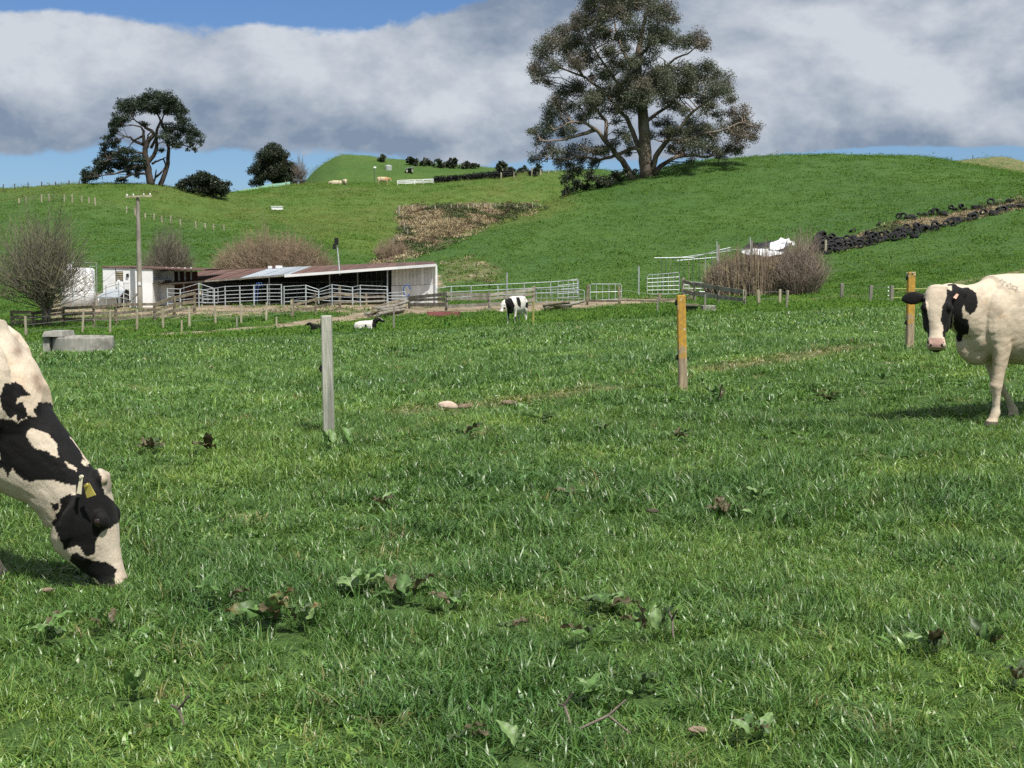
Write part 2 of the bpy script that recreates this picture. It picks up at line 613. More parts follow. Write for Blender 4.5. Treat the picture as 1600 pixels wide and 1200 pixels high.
M = dict(
    wood_grey=simple('weathered_wood', (.30, .28, .24), (.17, .155, .13), 2.5, .85, .5, (1, 1, .25), dirt=(.20, .20, .11)),
    wood_old=simple('old_timber', (.26, .22, .16), (.12, .10, .075), 3, .9, .6, dirt=(.30, .27, .16)),
    wood_pale=simple('pale_wood', (.42, .38, .28), (.26, .23, .16), 3, .85, .4, (1, 1, .25)),
    post_grey=simple('grey_post_wood', (.47, .465, .40), (.23, .235, .20), 6, .85, .6, (2.2, 2.2, .22), dirt=(.19, .20, .165)),
    white_paint=simple('white_paint', (.82, .82, .82), (.76, .77, .78), 1.2, .6, .1, dirt=(.66, .66, .64)),
    tank_white=simple('white_tank', (.82, .82, .82), (.72, .73, .75), .8, .4, .05),
    rust_roof=simple('rusty_roof', (.098, .050, .040), (.135, .080, .064), 1.1, .7, .2, dirt=(.18, .135, .115)),
    zinc_roof=simple('zinc_roof', (.40, .44, .48), (.30, .33, .37), 1.3, .45, .1, metal=0.2),
    brown_wall=simple('brown_wall', (.16, .075, .05), (.10, .05, .036), 1.5, .8, .2),
    dark_wall=simple('dark_boards', (.10, .098, .096), (.06, .06, .062), 2, .9, .2),
    steel=simple('galvanised_pipe', (.56, .60, .62), (.40, .43, .45), 6, .42, 0, metal=0.35, spec=0.5),
    steel_dull=simple('dull_pipe', (.36, .40, .40), (.25, .28, .27), 5, .55, 0, metal=0.3),
    concrete=simple('concrete', (.36, .35, .31), (.25, .245, .22), 4, .9, .5, (1.6, 1.6, .4), dirt=(.16, .155, .135)),
    tyre=simple('tyre_rubber', (.013, .013, .0145), (.026, .026, .028), 3, .8, .2, spec=.25),
    red_plastic=simple('faded_red_plastic', (.25, .085, .082), (.19, .065, .064), 2, .55),
    sheet_white=simple('white_plastic_sheet', (.82, .83, .84), (.72, .74, .77), 1, .35, .2),
    sheet_black=simple('black_plastic_sheet', (.015, .015, .017), (.03, .03, .032), 2, .35),
    wire=simple('fence_wire', (.34, .34, .33), (.24, .24, .23), 5, .5, metal=.4),
    tape=simple('yellow_tape', (.62, .68, .22), (.50, .56, .2), 8, .5),
    stone=simple('pale_stone', (.60, .48, .38), (.46, .36, .28), 7, .85, .6),
    black=simple('black_plastic', (.012, .012, .013), (.02, .02, .02), 9, .5),
    green_net=simple('green_netting', (.36, .62, .48), (.26, .48, .36), 3, .7),
    bark_euc=simple('gum_bark', (.26, .21, .165), (.085, .066, .052), .7, .9, .5, (1, 1, .3), dirt=(.36, .34, .30), lo=.3, hi=.7),
    bark_dark=simple('dark_bark', (.075, .058, .046), (.035, .029, .025), 1, .9, .5),
    bark_grey=simple('grey_bark', (.13, .115, .095), (.07, .062, .05), 2, .9, .4),
    blue_plastic=simple('blue_plastic', (.05, .12, .34), (.04, .09, .26), 4, .5),
)
M['leaf'] = attr_mat('tree_leaves', .5, .35, .18, .2, 2.0)
M['twig'] = attr_mat('twigs', .85, .2, 0, .2, 3.0)
M['weed'] = attr_mat('weed_leaf', .48, .4, .25, .22, 60.0)

# ------------------------------------------------------------------ ground and hills
def inpoly(px, py, poly):
    poly = np.asarray(poly, float)
    c = np.zeros(np.shape(px), bool)
    j = len(poly) - 1
    for i in range(len(poly)):
        xi, yi = poly[i]; xj, yj = poly[j]
        if yi != yj:
            c ^= ((yi > py) != (yj > py)) & (px < (xj - xi) * (py - yi) / (yj - yi) + xi)
        j = i
    return c


def near_line(x, y, pts, w):
    """weight 1..0 with distance from a polyline on the ground (world xy)"""
    best = np.full(np.shape(x), 1e9)
    for a, b in zip(pts[:-1], pts[1:]):
        a = np.asarray(a[:2]); b = np.asarray(b[:2])
        ab = b - a
        t = np.clip(((x - a[0]) * ab[0] + (y - a[1]) * ab[1]) / (ab @ ab), 0, 1)
        best = np.minimum(best, np.hypot(x - a[0] - t * ab[0], y - a[1] - t * ab[1]))
    return np.clip(1 - best / w, 0, 1)


GULLY = [(622, 332), (640, 322), (800, 321), (856, 321), (835, 331), (770, 350), (700, 382), (640, 402), (600, 414), (585, 412), (608, 386), (628, 362)]
YARD = [(88, 480), (330, 479), (650, 470), (700, 466), (1000, 461), (1062, 462), (1075, 474), (1000, 474), (900, 484), (840, 488), (700, 489), (640, 493), (560, 500), (480, 508), (300, 523), (176, 528), (176, 525), (300, 519), (400, 511), (470, 500), (520, 491), (470, 489), (400, 497), (330, 500), (90, 500)]
TRACK = [(176, 525), (300, 518), (420, 509), (480, 502), (560, 490), (640, 483), (700, 480), (840, 475), (1000, 467), (1050, 466), (1062, 472), (1000, 475), (900, 482), (840, 486), (700, 488), (640, 491), (560, 500), (480, 509), (300, 522), (176, 528)]
BANK = [(1296, 384), (1330, 371), (1400, 349), (1480, 336), (1560, 319), (1612, 310), (1612, 322), (1560, 333), (1480, 352), (1400, 370), (1340, 386)]
DRY_LINE = [hit(640, 646), hit(700, 640), hit(760, 634), hit(850, 622), hit(950, 608)]
DRY_LINE2 = [hit(1110, 580), hit(1170, 571), hit(1250, 558), hit(1340, 545)]
WALK = [hit(1240, 470), hit(1330, 462), hit(1400, 458), hit(1500, 442), hit(1640, 416)]


def masks(x, y, z, r):
    px, py = proj(np.stack([x, y, z], -1))
    jx = (fbm(x / 1.5, y / 1.5, 31, 3) - .5) * 26
    jy = (fbm(x / 1.5, y / 1.5, 32, 3) - .5) * 12
    front = y > 1
    dry = np.zeros_like(x); dirt = np.zeros_like(x); tone = np.zeros_like(x)
    g = front & (r > 140) & (r < 245) & inpoly(px + jx * .5, py + jy * .6, GULLY)
    dry[g] = 0.65
    b = front & (r > 100) & (r < 160) & inpoly(px + jx, py + jy, [(682, 408), (735, 398), (790, 418), (795, 440), (700, 446), (684, 440)])
    dry[b] = 0.40
    b = front & (r > 95) & (r < 190) & inpoly(px + jx * .3, py + jy * .4, BANK)
    dry[b] = 0.9
    kn = front & (r > 262) & (px > 1380) & (py < 300)
    dry[kn] = np.maximum(dry[kn], .42)
    yd = front & (r > 68) & (r < 125) & inpoly(px + jx * .5, py + jy * .35, YARD)
    dirt[yd] = 0.38
    yd = front & (r > 60) & (r < 115) & inpoly(px + jx * .4, py + jy * .2, TRACK)
    dirt[yd] = 0.95
    shed = front & (r > 98) & (r < 128) & (px > 70) & (px < 690)
    dirt[shed] = np.maximum(dirt[shed], np.where(r[shed] > 101, .8, .5))
    nl = (r < 60) & front
    dry[nl] = np.maximum(dry[nl], np.maximum(near_line(x[nl], y[nl], DRY_LINE, .26) * .62, near_line(x[nl], y[nl], DRY_LINE2, .40) * .5))
    wk = (r > 60) & (r < 170) & front
    dry[wk] = np.maximum(dry[wk], near_line(x[wk], y[wk], WALK, 1.3) * .8)
    mid = front & (r > 140) & (px > 330 + (py - 300) * 2.2) & (px < 900) & (r > 160)
    tone[mid] = 0.75
    lh = front & (r > 150) & (px <= 420) & (py < np.interp(px, [-400, 0, 60, 150, 198, 280, 350, 430], [330, 316, 312, 316, 328, 345, 356, 375]))
    tone[lh] = np.maximum(tone[lh], .6)
    far = r > 330
    tone[far] = .25
    return dry, dirt, tone


def build_ground():
    A, R_ = np.meshgrid(AZ[:-1], RR, indexing='ij')
    n, m = A.shape
    X = np.sin(A) * R_; Y = np.cos(A) * R_; Z = TAB[:-1]
    V = np.stack([X, Y, Z], -1).reshape(-1, 3)
    dry, dirt, tone = masks(X.ravel(), Y.ravel(), Z.ravel(), R_.ravel())
    def soft(a, na, nr):
        a = a.reshape(n, m)
        for _ in range(2):
            a = sum(np.roll(a, k, 0) for k in range(-na, na + 1)) / (2 * na + 1)
            q = np.pad(a, ((0, 0), (nr, nr)), 'edge')
            a = sum(q[:, k:k + m] for k in range(2 * nr + 1)) / (2 * nr + 1)
        return a.ravel()
    near = R_.ravel() < 60
    dry = np.where(near, dry, soft(dry, 3, 1)); dirt = soft(dirt, 5, 1); tone = soft(tone, 14, 4)
    colr = np.stack([dry, dirt, tone], -1)
    idx = np.arange(n * m).reshape(n, m)
    nx = np.roll(idx, -1, 0)
    F = np.stack([idx[:, :-1], idx[:, 1:], nx[:, 1:], nx[:, :-1]], -1)
    # centre cap
    q = 800 + FPX * np.tan(np.clip(AZ[:-1], -AZ_LIM, AZ_LIM))
    cosA = np.cos(np.clip(AZ[:-1], -AZ_LIM, AZ_LIM))
    k7 = _curve(KNOTS[7], q)[0] / cosA
    k10 = _curve(KNOTS[10], q)[0] / cosA
    k13 = np.minimum(_curve(KNOTS[12], q)[0] + 60, _curve(KNOTS[14], q)[0] - 22) / cosA
    rc = RR[None, :-1] * np.ones((n, 1))
    reg = np.zeros((n, m - 1), int)
    reg[rc >= k7[:, None]] = 2
    right = (q[:, None] > 600)
    reg[(rc >= k7[:, None]) & (rc < k10[:, None]) & right] = 1
    reg[rc >= k13[:, None]] = 3
    mat = ground_material()
    for k, nm in enumerate(['ground', 'hill', 'hill', 'hill']):
        Fk = F[reg == k].reshape(-1, 4)
        if k == 0:
            cap = V[idx[:, 0]].mean(0)
        used, inv = np.unique(Fk, return_inverse=True)
        me = np_mesh(nm, V[used], inv.reshape(-1, 4)[:, ::-1], True, colr[used])
        if k == 0:
            bm = bmesh.new(); bm.from_mesh(me)
            ring = [v for v in bm.verts if v.co.x ** 2 + v.co.y ** 2 < 0.45 ** 2]
            ring.sort(key=lambda v: math.atan2(v.co.y, v.co.x))
            lay = bm.verts.layers.float_color.get('Col')
            f = bm.faces.new(ring)
            bm.to_mesh(me); bm.free()
        me.materials.append(mat)
        o = link(bpy.data.objects.new(nm, me))
        tag(o, kind='structure')


def ground_material():
    m, n, b, out = new_mat('pasture')
    a = n.node('ShaderNodeAttribute', attribute_name='Col')
    sep = n.node('ShaderNodeSeparateColor')
    n.link(a.outputs['Color'], sep.inputs[0])
    dry, dirt, tone = sep.outputs
    geo = n.node('ShaderNodeNewGeometry')
    pos = geo.outputs['Position']
    mp = n.node('ShaderNodeMapping')
    n.link(pos, mp.inputs[0])
    mp.inputs['Scale'].default_value = (1, 1, 1.6)
    p = mp.outputs[0]
    f1 = n.noise(p, 0.055, 4, .6)
    f2 = n.noise(p, 0.9, 5, .65)
    f3 = n.noise(p, 5.0, 4, .7)
    f4 = n.noise(p, 2.2, 3, .7, .6)
    green = n.mix(n.ramp(f1, .35, .65), (.046, .098, .026), (.060, .118, .028))
    lively = n.mix(n.ramp(f1, .35, .65), (.075, .130, .026), (.108, .152, .034))
    c = n.mix(tone, green, lively)
    c = n.mix(n.ramp(f2, .45, .72, 0, .55), c, n.mix(tone, (.030, .072, .014), (.062, .095, .022)))
    c = n.mix(n.ramp(f3, .52, .70, 0, .45), c, (.095, .15, .035))
    c = n.mix(n.ramp(f4, .60, .72, 0, .35), c, (.020, .050, .012))
    dl = n.node('ShaderNodeVectorMath', operation='LENGTH'); n.link(pos, dl.inputs[0])
    c = n.mix(n.ramp(dl.outputs['Value'], 25, 70, .75, 0), c, n.mix(n.ramp(n.noise(p, 55, 4, .75), .35, .65), (.026, .052, .014), (.070, .120, .028)))
    olive = n.noise(p, 0.16, 4, .6)
    c = n.mix(n.math('MULTIPLY', n.ramp(olive, .50, .66, 0, .6), tone), c, (.125, .125, .040))
    strawf = n.noise(p, 1.1, 6, .75)
    straw = n.mix(n.ramp(strawf, .35, .65), (.31, .255, .15), (.18, .15, .08))
    straw = n.mix(n.ramp(f4, .5, .62, 0, .6), straw, (.05, .07, .022))
    dn = n.math('ADD', dry, n.math('MULTIPLY', n.math('SUBTRACT', strawf, .5), 1.1))
    c = n.mix(n.math('MULTIPLY', n.ramp(dn, .22, .60), n.ramp(dry, .02, .12)), c, straw)
    dirtc = n.mix(n.ramp(n.noise(p, .45, 6, .7), .35, .65), (.33, .265, .185), (.185, .145, .10))
    dirtc = n.mix(n.ramp(n.noise(p, 2.6, 4, .7), .55, .7, 0, .7), dirtc, (.42, .38, .31))
    gg = n.noise(p, .33, 5, .7)
    dd = n.math('ADD', dirt, n.math('MULTIPLY', n.math('SUBTRACT', gg, .55), 1.5))
    c = n.mix(n.math('MULTIPLY', n.ramp(dd, .25, .55), n.ramp(dirt, .02, .12)), c, dirtc)
    n.put(b.inputs['Base Color'], c)
    b.inputs['Roughness'].default_value = .85
    b.inputs['Specular IOR Level'].default_value = .12
    bp = n.node('ShaderNodeBump')
    bp.inputs['Strength'].default_value = .75
    bp.inputs['Distance'].default_value = .30
    h = n.math('ADD', n.math('MULTIPLY', f2, .5), n.math('ADD', n.math('MULTIPLY', f3, .35), n.math('MULTIPLY', f4, .5)))
    n.link(h, bp.inputs['Height'])
    n.link(bp.outputs[0], b.inputs['Normal'])
    return m


build_ground()


# ------------------------------------------------------------------ grass blades in the near paddock
def grass_material(name='grass_blade', rough=.40, spec=.55):
    m, n, b, out = new_mat(name)
    col = n.node('ShaderNodeAttribute', attribute_name='Col')
    tint = n.node('ShaderNodeAttribute', attribute_name='tint', attribute_type='INSTANCER')
    oi = n.node('ShaderNodeObjectInfo')
    sep = n.node('ShaderNodeSeparateColor')
    n.link(tint.outputs['Color'], sep.inputs[0])
    lush, yellow, dry = sep.outputs
    c = n.mix(oi.outputs['Random'], (.082, .180, .036), (.138, .245, .048))
    c = n.mix(yellow, c, (.180, .300, .054))
    c = n.mix(lush, c, (.074, .165, .038))
    c = n.mix(dry, c, (.30, .25, .12))
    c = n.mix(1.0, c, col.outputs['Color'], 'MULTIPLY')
    n.put(b.inputs['Base Color'], c)
    b.inputs['Roughness'].default_value = rough
    b.inputs['Specular IOR Level'].default_value = spec
    t = n.node('ShaderNodeBsdfTranslucent')
    n.put(t.inputs[0], n.mix(1.0, c, (1.15, 1.25, .6), 'MULTIPLY'))
    mx = n.node('ShaderNodeMixShader')
    mx.inputs[0].default_value = .24
    n.link(b.outputs[0], mx.inputs[1]); n.link(t.outputs[0], mx.inputs[2])
    n.link(mx.outputs[0], out.inputs[0])
    return m


def tuft_mesh(name, nb, rad, hmin, hmax, width, rng, lean=.55, segs=3):
    """a patch of nb bent tapering blades standing within a circle"""
    V, F, C = [], [], []
    for _ in range(nb):
        a = rng.uniform(0, 2 * math.pi); r = rad * math.sqrt(rng.uniform())
        x, y = r * math.cos(a), r * math.sin(a)
        h = rng.uniform(hmin, hmax)
        w = width * rng.uniform(.6, 1.3)
        da = rng.uniform(0, 2 * math.pi)
        dx, dy = math.cos(da), math.sin(da)
        sa = da + math.pi / 2 + rng.uniform(-.7, .7)
        sx, sy = math.cos(sa), math.sin(sa)
        ln = rng.uniform(.15, 1.0) * lean * 2
        base = len(V)
        kcol = rng.uniform(.55, 1.5) if width < .03 else rng.uniform(.85, 1.15)
        ky = rng.uniform(-.12, .14)
        cc = np.array((kcol * (1 + ky), kcol, kcol * (1 - ky)))
        if width < .015 and rng.uniform() < .02:
            cc = np.array((2.3, 1.5, 1.9)) * rng.uniform(.6, 1.1)
        for s in range(segs + 1):
            t = s / segs
            bend = ln * t * t * h
            zz = h * (t - .28 * ln * t * t)
            ww = w * (1 - t ** 1.6) * .5 + .0002
            cx, cy = x + dx * bend, y + dy * bend
            sh = .75 + .25 * t  # shade painted into the blade colour, darker towards the root
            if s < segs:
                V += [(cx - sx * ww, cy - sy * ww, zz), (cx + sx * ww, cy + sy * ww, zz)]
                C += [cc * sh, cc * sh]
            else:
                V.append((cx, cy, zz)); C.append(cc)
        for s in range(segs - 1):
            k = base + 2 * s
            F += [(k, k + 1, k + 3), (k, k + 3, k + 2)]
        k = base + 2 * (segs - 1)
        F.append((k, k + 1, k + 2))
    return np_mesh(name, V, F, True, np.array(C))


def instancer_nodes(name, coll):
    ng = bpy.data.node_groups.new(name, 'GeometryNodeTree')
    ng.interface.new_socket('Geometry', in_out='INPUT', socket_type='NodeSocketGeometry')
    ng.interface.new_socket('Geometry', in_out='OUTPUT', socket_type='NodeSocketGeometry')
    gi = ng.nodes.new('NodeGroupInput'); go = ng.nodes.new('NodeGroupOutput')
    m2p = ng.nodes.new('GeometryNodeMeshToPoints')
    iop = ng.nodes.new('GeometryNodeInstanceOnPoints')
    ci = ng.nodes.new('GeometryNodeCollectionInfo')
    ci.inputs['Collection'].default_value = coll
    ci.inputs['Separate Children'].default_value = True
    ci.inputs['Reset Children'].default_value = True

    def na(nm, typ):
        a = ng.nodes.new('GeometryNodeInputNamedAttribute')
        a.data_type = typ
        a.inputs['Name'].default_value = nm
        return a.outputs['Attribute']
    L = ng.links.new
    L(gi.outputs[0], m2p.inputs[0])
    L(m2p.outputs[0], iop.inputs['Points'])
    L(ci.outputs[0], iop.inputs['Instance'])
    iop.inputs['Pick Instance'].default_value = True
    L(na('idx', 'INT'), iop.inputs['Instance Index'])
    L(na('rot', 'FLOAT_VECTOR'), iop.inputs['Rotation'])
    L(na('scl', 'FLOAT_VECTOR'), iop.inputs['Scale'])
    L(iop.outputs[0], go.inputs[0])
    return ng


def scatter(name, meshes, mat, pos, rot, scl, idx, tint):
    coll = bpy.data.collections.new(name + '_kinds')
    for k, me in enumerate(meshes):
        me.materials.clear(); me.materials.append(mat)
        o = bpy.data.objects.new('%s_tuft_%02d' % (name, k), me)
        coll.objects.link(o)
    me = bpy.data.meshes.new(name)
    me.vertices.add(len(pos))
    me.vertices.foreach_set('co', np.asarray(pos, np.float32).ravel())
    for nm, typ, arr, key in (('rot', 'FLOAT_VECTOR', rot, 'vector'), ('scl', 'FLOAT_VECTOR', scl, 'vector'), ('idx', 'INT', idx, 'value')):
        at = me.attributes.new(nm, typ, 'POINT')
        at.data.foreach_set(key, np.asarray(arr, np.int32 if typ == 'INT' else np.float32).ravel())
    at = me.attributes.new('tint', 'FLOAT_COLOR', 'POINT')
    c = np.ones((len(pos), 4), np.float32); c[:, :3] = tint
    at.data.foreach_set('color', c.ravel())
    me.update()
    o = link(bpy.data.objects.new(name, me))
    md = o.modifiers.new('scatter', 'NODES')
    md.node_group = instancer_nodes(name + '_scatter', coll)
    tag(o, kind='stuff')
    return o


GRASS_MAT = grass_material()


DOCK_PX = [(425, 985, 70), (350, 962, 58), (470, 990, 50), (560, 935, 46), (630, 950, 56), (700, 960, 44), (950, 965, 56), (925, 1010, 52), (1012, 1005, 46), (805, 1000, 40), (845, 664, 34), (725, 688, 34), (1055, 691, 32), (943, 680, 28), (233, 712, 42), (330, 712, 40), (512, 706, 32), (545, 708, 34), (600, 800, 36), (742, 770, 28), (890, 785, 36), (1135, 812, 38), (1175, 818, 34), (1190, 790, 32), (1120, 632, 30), (1300, 634, 28), (1270, 615, 24), (1380, 600, 24), (1460, 1030, 46), (1540, 1025, 46), (925, 1110, 48), (1000, 1092, 44), (1180, 1172, 50), (1588, 1085, 46), (80, 1005, 48), (165, 995, 42), (210, 1100, 48), (735, 1172, 40), (805, 1192, 50)]


def build_grass():
    docks = []
    for a, b, sz in DOCK_PX:
        h = hit(a, b, 3, 40)
        docks.append((h[0], h[1], sz * h[1] / FPX * .75))
    rng = np.random.default_rng(5)
    meshes, pos, scl, idx, tint = [], [], [], [], []
    # (from, to, tufts per square metre, blades, radius, blade height, blade width)
    levels = [(3.2, 7.5, 430, 26, .05, .016, .062, .0040), (7.5, 14, 235, 26, .07, .020, .085, .0058), (14, 28, 80, 30, .12, .020, .085, .0096),
              (28, 62, 21, 34, .26, .03, .085, .020), (62, 112, 5.0, 34, .52, .04, .12, .042), (112, 262, 1.9, 36, .95, .03, .10, .085), (262, 430, .55, 36, 1.5, .02, .055, .15)]
    for li, (d0, d1, dens, nb, rad, h0, h1, w) in enumerate(levels):
        first = len(meshes)
        nk = 6
        for k in range(nk):
            if k == nk - 1 and li < 3:          # clover and small flat leaves between the blades
                meshes.append(tuft_mesh('clover_patch', nb * 2, rad * 1.1, .012, .036, w * 2.4, rng, lean=1.5, segs=2))
                continue
            meshes.append(tuft_mesh('grass_patch', nb, rad, h0, h1, w, rng, lean=.95, segs=3 if li < 2 else 2))
        half0, half1 = d0 * .40 + 4, d1 * .40 + 4
        area = (half0 + half1) * (d1 - d0)
        n = int(area * dens)
        y = np.sqrt(rng.uniform(d0 ** 2, d1 ** 2, n))
        x = rng.uniform(-1, 1, n) * (y * .40 + 4)
        big = fbm(x / 2.3, y / 2.3, 41, 4)
        small = fbm(x / .55, y / .55, 43, 3)
        dry = np.maximum(near_line(x, y, DRY_LINE, .35), near_line(x, y, DRY_LINE2, .5))
        keep = rng.uniform(size=n) > np.clip(dry * .6, 0, .6)
        if d1 > 64:
            pass
        if d1 > 64:
            dry2, dirt, tone2 = masks(x, y, G(x, y), np.hypot(x, y))
            keep &= rng.uniform(size=n) > np.clip(dirt * 1.1, 0, 1)
            keep &= dry2 < .6
        if d0 < 30:                          # docks shade out the grass at their hearts
            for dx, dy, dr in docks:
                near = (x - dx) ** 2 + ((y - dy + dr * .4) / 1.3) ** 2 < dr * dr
                keep &= ~(near & (rng.uniform(size=n) < .72))
        x, y, big, small, dry = x[keep], y[keep], big[keep], small[keep], dry[keep]
        n = len(x)
        lush = np.clip((big - .54) * 3.0 + (small - .5) * 2.0, 0, 1)
        s = .92 + .40 * np.clip((small - .35) * 2, 0, 1) + .60 * lush
        s *= np.clip(rng.lognormal(0, .30, n), .5, 1.8)
        yel = np.clip((fbm(x / 1.1, y / 1.1, 47, 3) - .5) * 3.2 + rng.normal(0, .18, n), 0, 1) * (1 - lush * .8)
        if d0 > 100:
            yel = np.clip(tone2[keep] * .6 + rng.normal(0, .15, n), 0, 1)
        d_t = np.clip(dry * .9 + (rng.uniform(size=n) < .012) * .7, 0, 1)
        if d0 > 100:
            d_t = np.clip(tone2[keep] * np.clip((fbm(x / 9, y / 9, 83, 3) - .45) * 2.2, 0, .5) + dry2[keep] * .4, 0, .7)
            lush = lush * .5
        pos.append(np.stack([x, y, G(x, y) - .006], -1))
        sw = rng.uniform(.85, 1.2, n)
        scl.append(np.stack([sw * np.sqrt(s), sw * np.sqrt(s), s], -1))
        ki = rng.integers(0, nk - 1, n) if li < 3 else rng.integers(0, nk, n)
        if li < 3:
            ki = np.where(rng.uniform(size=n) < np.clip((fbm(x / .8, y / .8, 59, 3) - .46) * 3, .05, .34), nk - 1, ki)
        idx.append(first + ki)
        tint.append(np.stack([lush * .9, yel, d_t], -1))
    pos = np.concatenate(pos); scl = np.concatenate(scl); idx = np.concatenate(idx); tint = np.concatenate(tint)
    n = len(pos)
    rot = np.stack([rng.normal(0, .17, n), rng.normal(0, .17, n), rng.uniform(0, 6.283, n)], -1)
    near = pos[:, 1] < 62.001
    split = 4 * 6
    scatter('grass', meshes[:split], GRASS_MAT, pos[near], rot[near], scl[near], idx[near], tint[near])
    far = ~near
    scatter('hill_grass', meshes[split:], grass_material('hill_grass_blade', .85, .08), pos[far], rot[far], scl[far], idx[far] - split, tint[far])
    print('grass tufts', n)


build_grass()


def build_scrub():
    """dry rank grass filling the gully and the tyre bank"""
    rng = np.random.default_rng(15)
    meshes = [tuft_mesh('dry_patch', 34, .5, .2, .75, .10, rng, .9, 2) for _ in range(5)]
    m, n, b, out = new_mat('dry_grass')
    col = n.node('ShaderNodeAttribute', attribute_name='Col')
    tint = n.node('ShaderNodeAttribute', attribute_name='tint', attribute_type='INSTANCER')
    n.put(b.inputs['Base Color'], n.mix(1.0, tint.outputs['Color'], col.outputs['Color'], 'MULTIPLY'))
    b.inputs['Roughness'].default_value = .8
    pts, tn, sc = [], [], []
    for poly, dlo, dhi, num, s0 in ((GULLY, 140, 245, 5200, .62), (BANK, 95, 190, 1500, .45),
                                    ([(684, 410), (735, 400), (785, 420), (790, 438), (700, 444)], 100, 160, 60, .45)):
        pl = np.array(poly, float)
        got = 0
        while got < num:
            q = rng.uniform(pl.min(0), pl.max(0), (num, 2))
            q = q[inpoly(q[:, 0], q[:, 1], pl)]
            for px, py in q[:num - got]:
                px += rng.normal(0, 5); py += rng.normal(0, 2.5)
                h = hit(px, py, dlo, dhi)
                if not dlo < h[1] < dhi:
                    got += 1
                    continue
                pts.append(h)
                k = fbm(h[0] / 4, h[1] / 4, 77, 3)
                c = np.array((.43, .37, .235)) if k < .48 else (np.array((.32, .27, .165)) if k < .54 else np.array((.12, .155, .06)))
                if rng.uniform() < .12:
                    c = np.array((.13, .07, .055))
                tn.append(c * rng.uniform(.75, 1.25))
                sc.append(s0 * rng.uniform(.4, 1.5))
                got += 1
    pts = np.array(pts)
    n = len(pts)
    sc = np.array(sc)
    rot = np.stack([np.zeros(n), np.zeros(n), rng.uniform(0, 6.283, n)], -1)
    scatter('dry_grass', meshes, m, pts - (0, 0, .03), rot, np.repeat(sc[:, None], 3, 1), rng.integers(0, 5, n), np.array(tn))


build_scrub()

# ------------------------------------------------------------------ cattle
def ring(c, u, v, n=22, p=2.3):
    a = np.arange(n) * 2 * math.pi / n
    ca, sa = np.cos(a), np.sin(a)
    cu = np.sign(ca) * np.abs(ca) ** (2 / p)
    sv = np.sign(sa) * np.abs(sa) ** (2 / p)
    return np.asarray(c)[None] + np.outer(cu, u) + np.outer(sv, v)


def loft(mb, rings):
    n = len(rings[0])
    vs = np.concatenate([r for r in rings] + [[rings[0].mean(0)], [rings[-1].mean(0)]])
    m = len(rings)
    fs = []
    for i in range(m - 1):
        for k in range(n):
            k2 = (k + 1) % n
            fs.append((i * n + k, i * n + k2, (i + 1) * n + k2, (i + 1) * n + k))
    b0, b1 = m * n, m * n + 1
    for k in range(n):
        k2 = (k + 1) % n
        fs.append((b0, k2, k))
        fs.append((b1, (m - 1) * n + k, (m - 1) * n + k2))
    mb.add(vs, fs)


def ellipsoid(mb, c, r, ax=None, nu=16, nv=10):
    ax = np.eye(3) if ax is None else np.asarray(ax, float)
    rings = []
    for i in range(1, nv):
        t = math.pi * i / nv
        rings.append(ring(np.asarray(c) - ax[2] * r[2] * math.cos(t), ax[0] * r[0] * math.sin(t), ax[1] * r[1] * math.sin(t), nu, 2))
    loft(mb, rings)


def spine(mb, st, side=(0, 1, 0), n=24, p=2.2):
    """stations (centre, half height, half width): sections stand square to the path, half width along side"""
    C = np.array([s[0] for s in st], float)
    T = np.gradient(C, axis=0)
    T /= np.linalg.norm(T, axis=1, keepdims=True)
    side = np.asarray(side, float)
    rings = []
    for c, t, s in zip(C, T, st):
        u = side - t * (side @ t); u /= np.linalg.norm(u)
        v = np.cross(t, u)
        rings.append(ring(c, u * s[2], v * s[1], n, p))
    loft(mb, rings)


HEAD = [(-.05, .030, .040, .055), (-.02, .062, .070, .088), (.03, .078, .100, .108), (.09, .084, .145, .118), (.15, .084, .182, .126), (.20, .082, .196, .126),
        (.26, .070, .192, .112), (.32, .058, .160, .092), (.38, .052, .118, .076), (.43, .050, .095, .070), (.475, .054, .082, .080),
        (.515, .052, .068, .084), (.545, .036, .046, .066)]


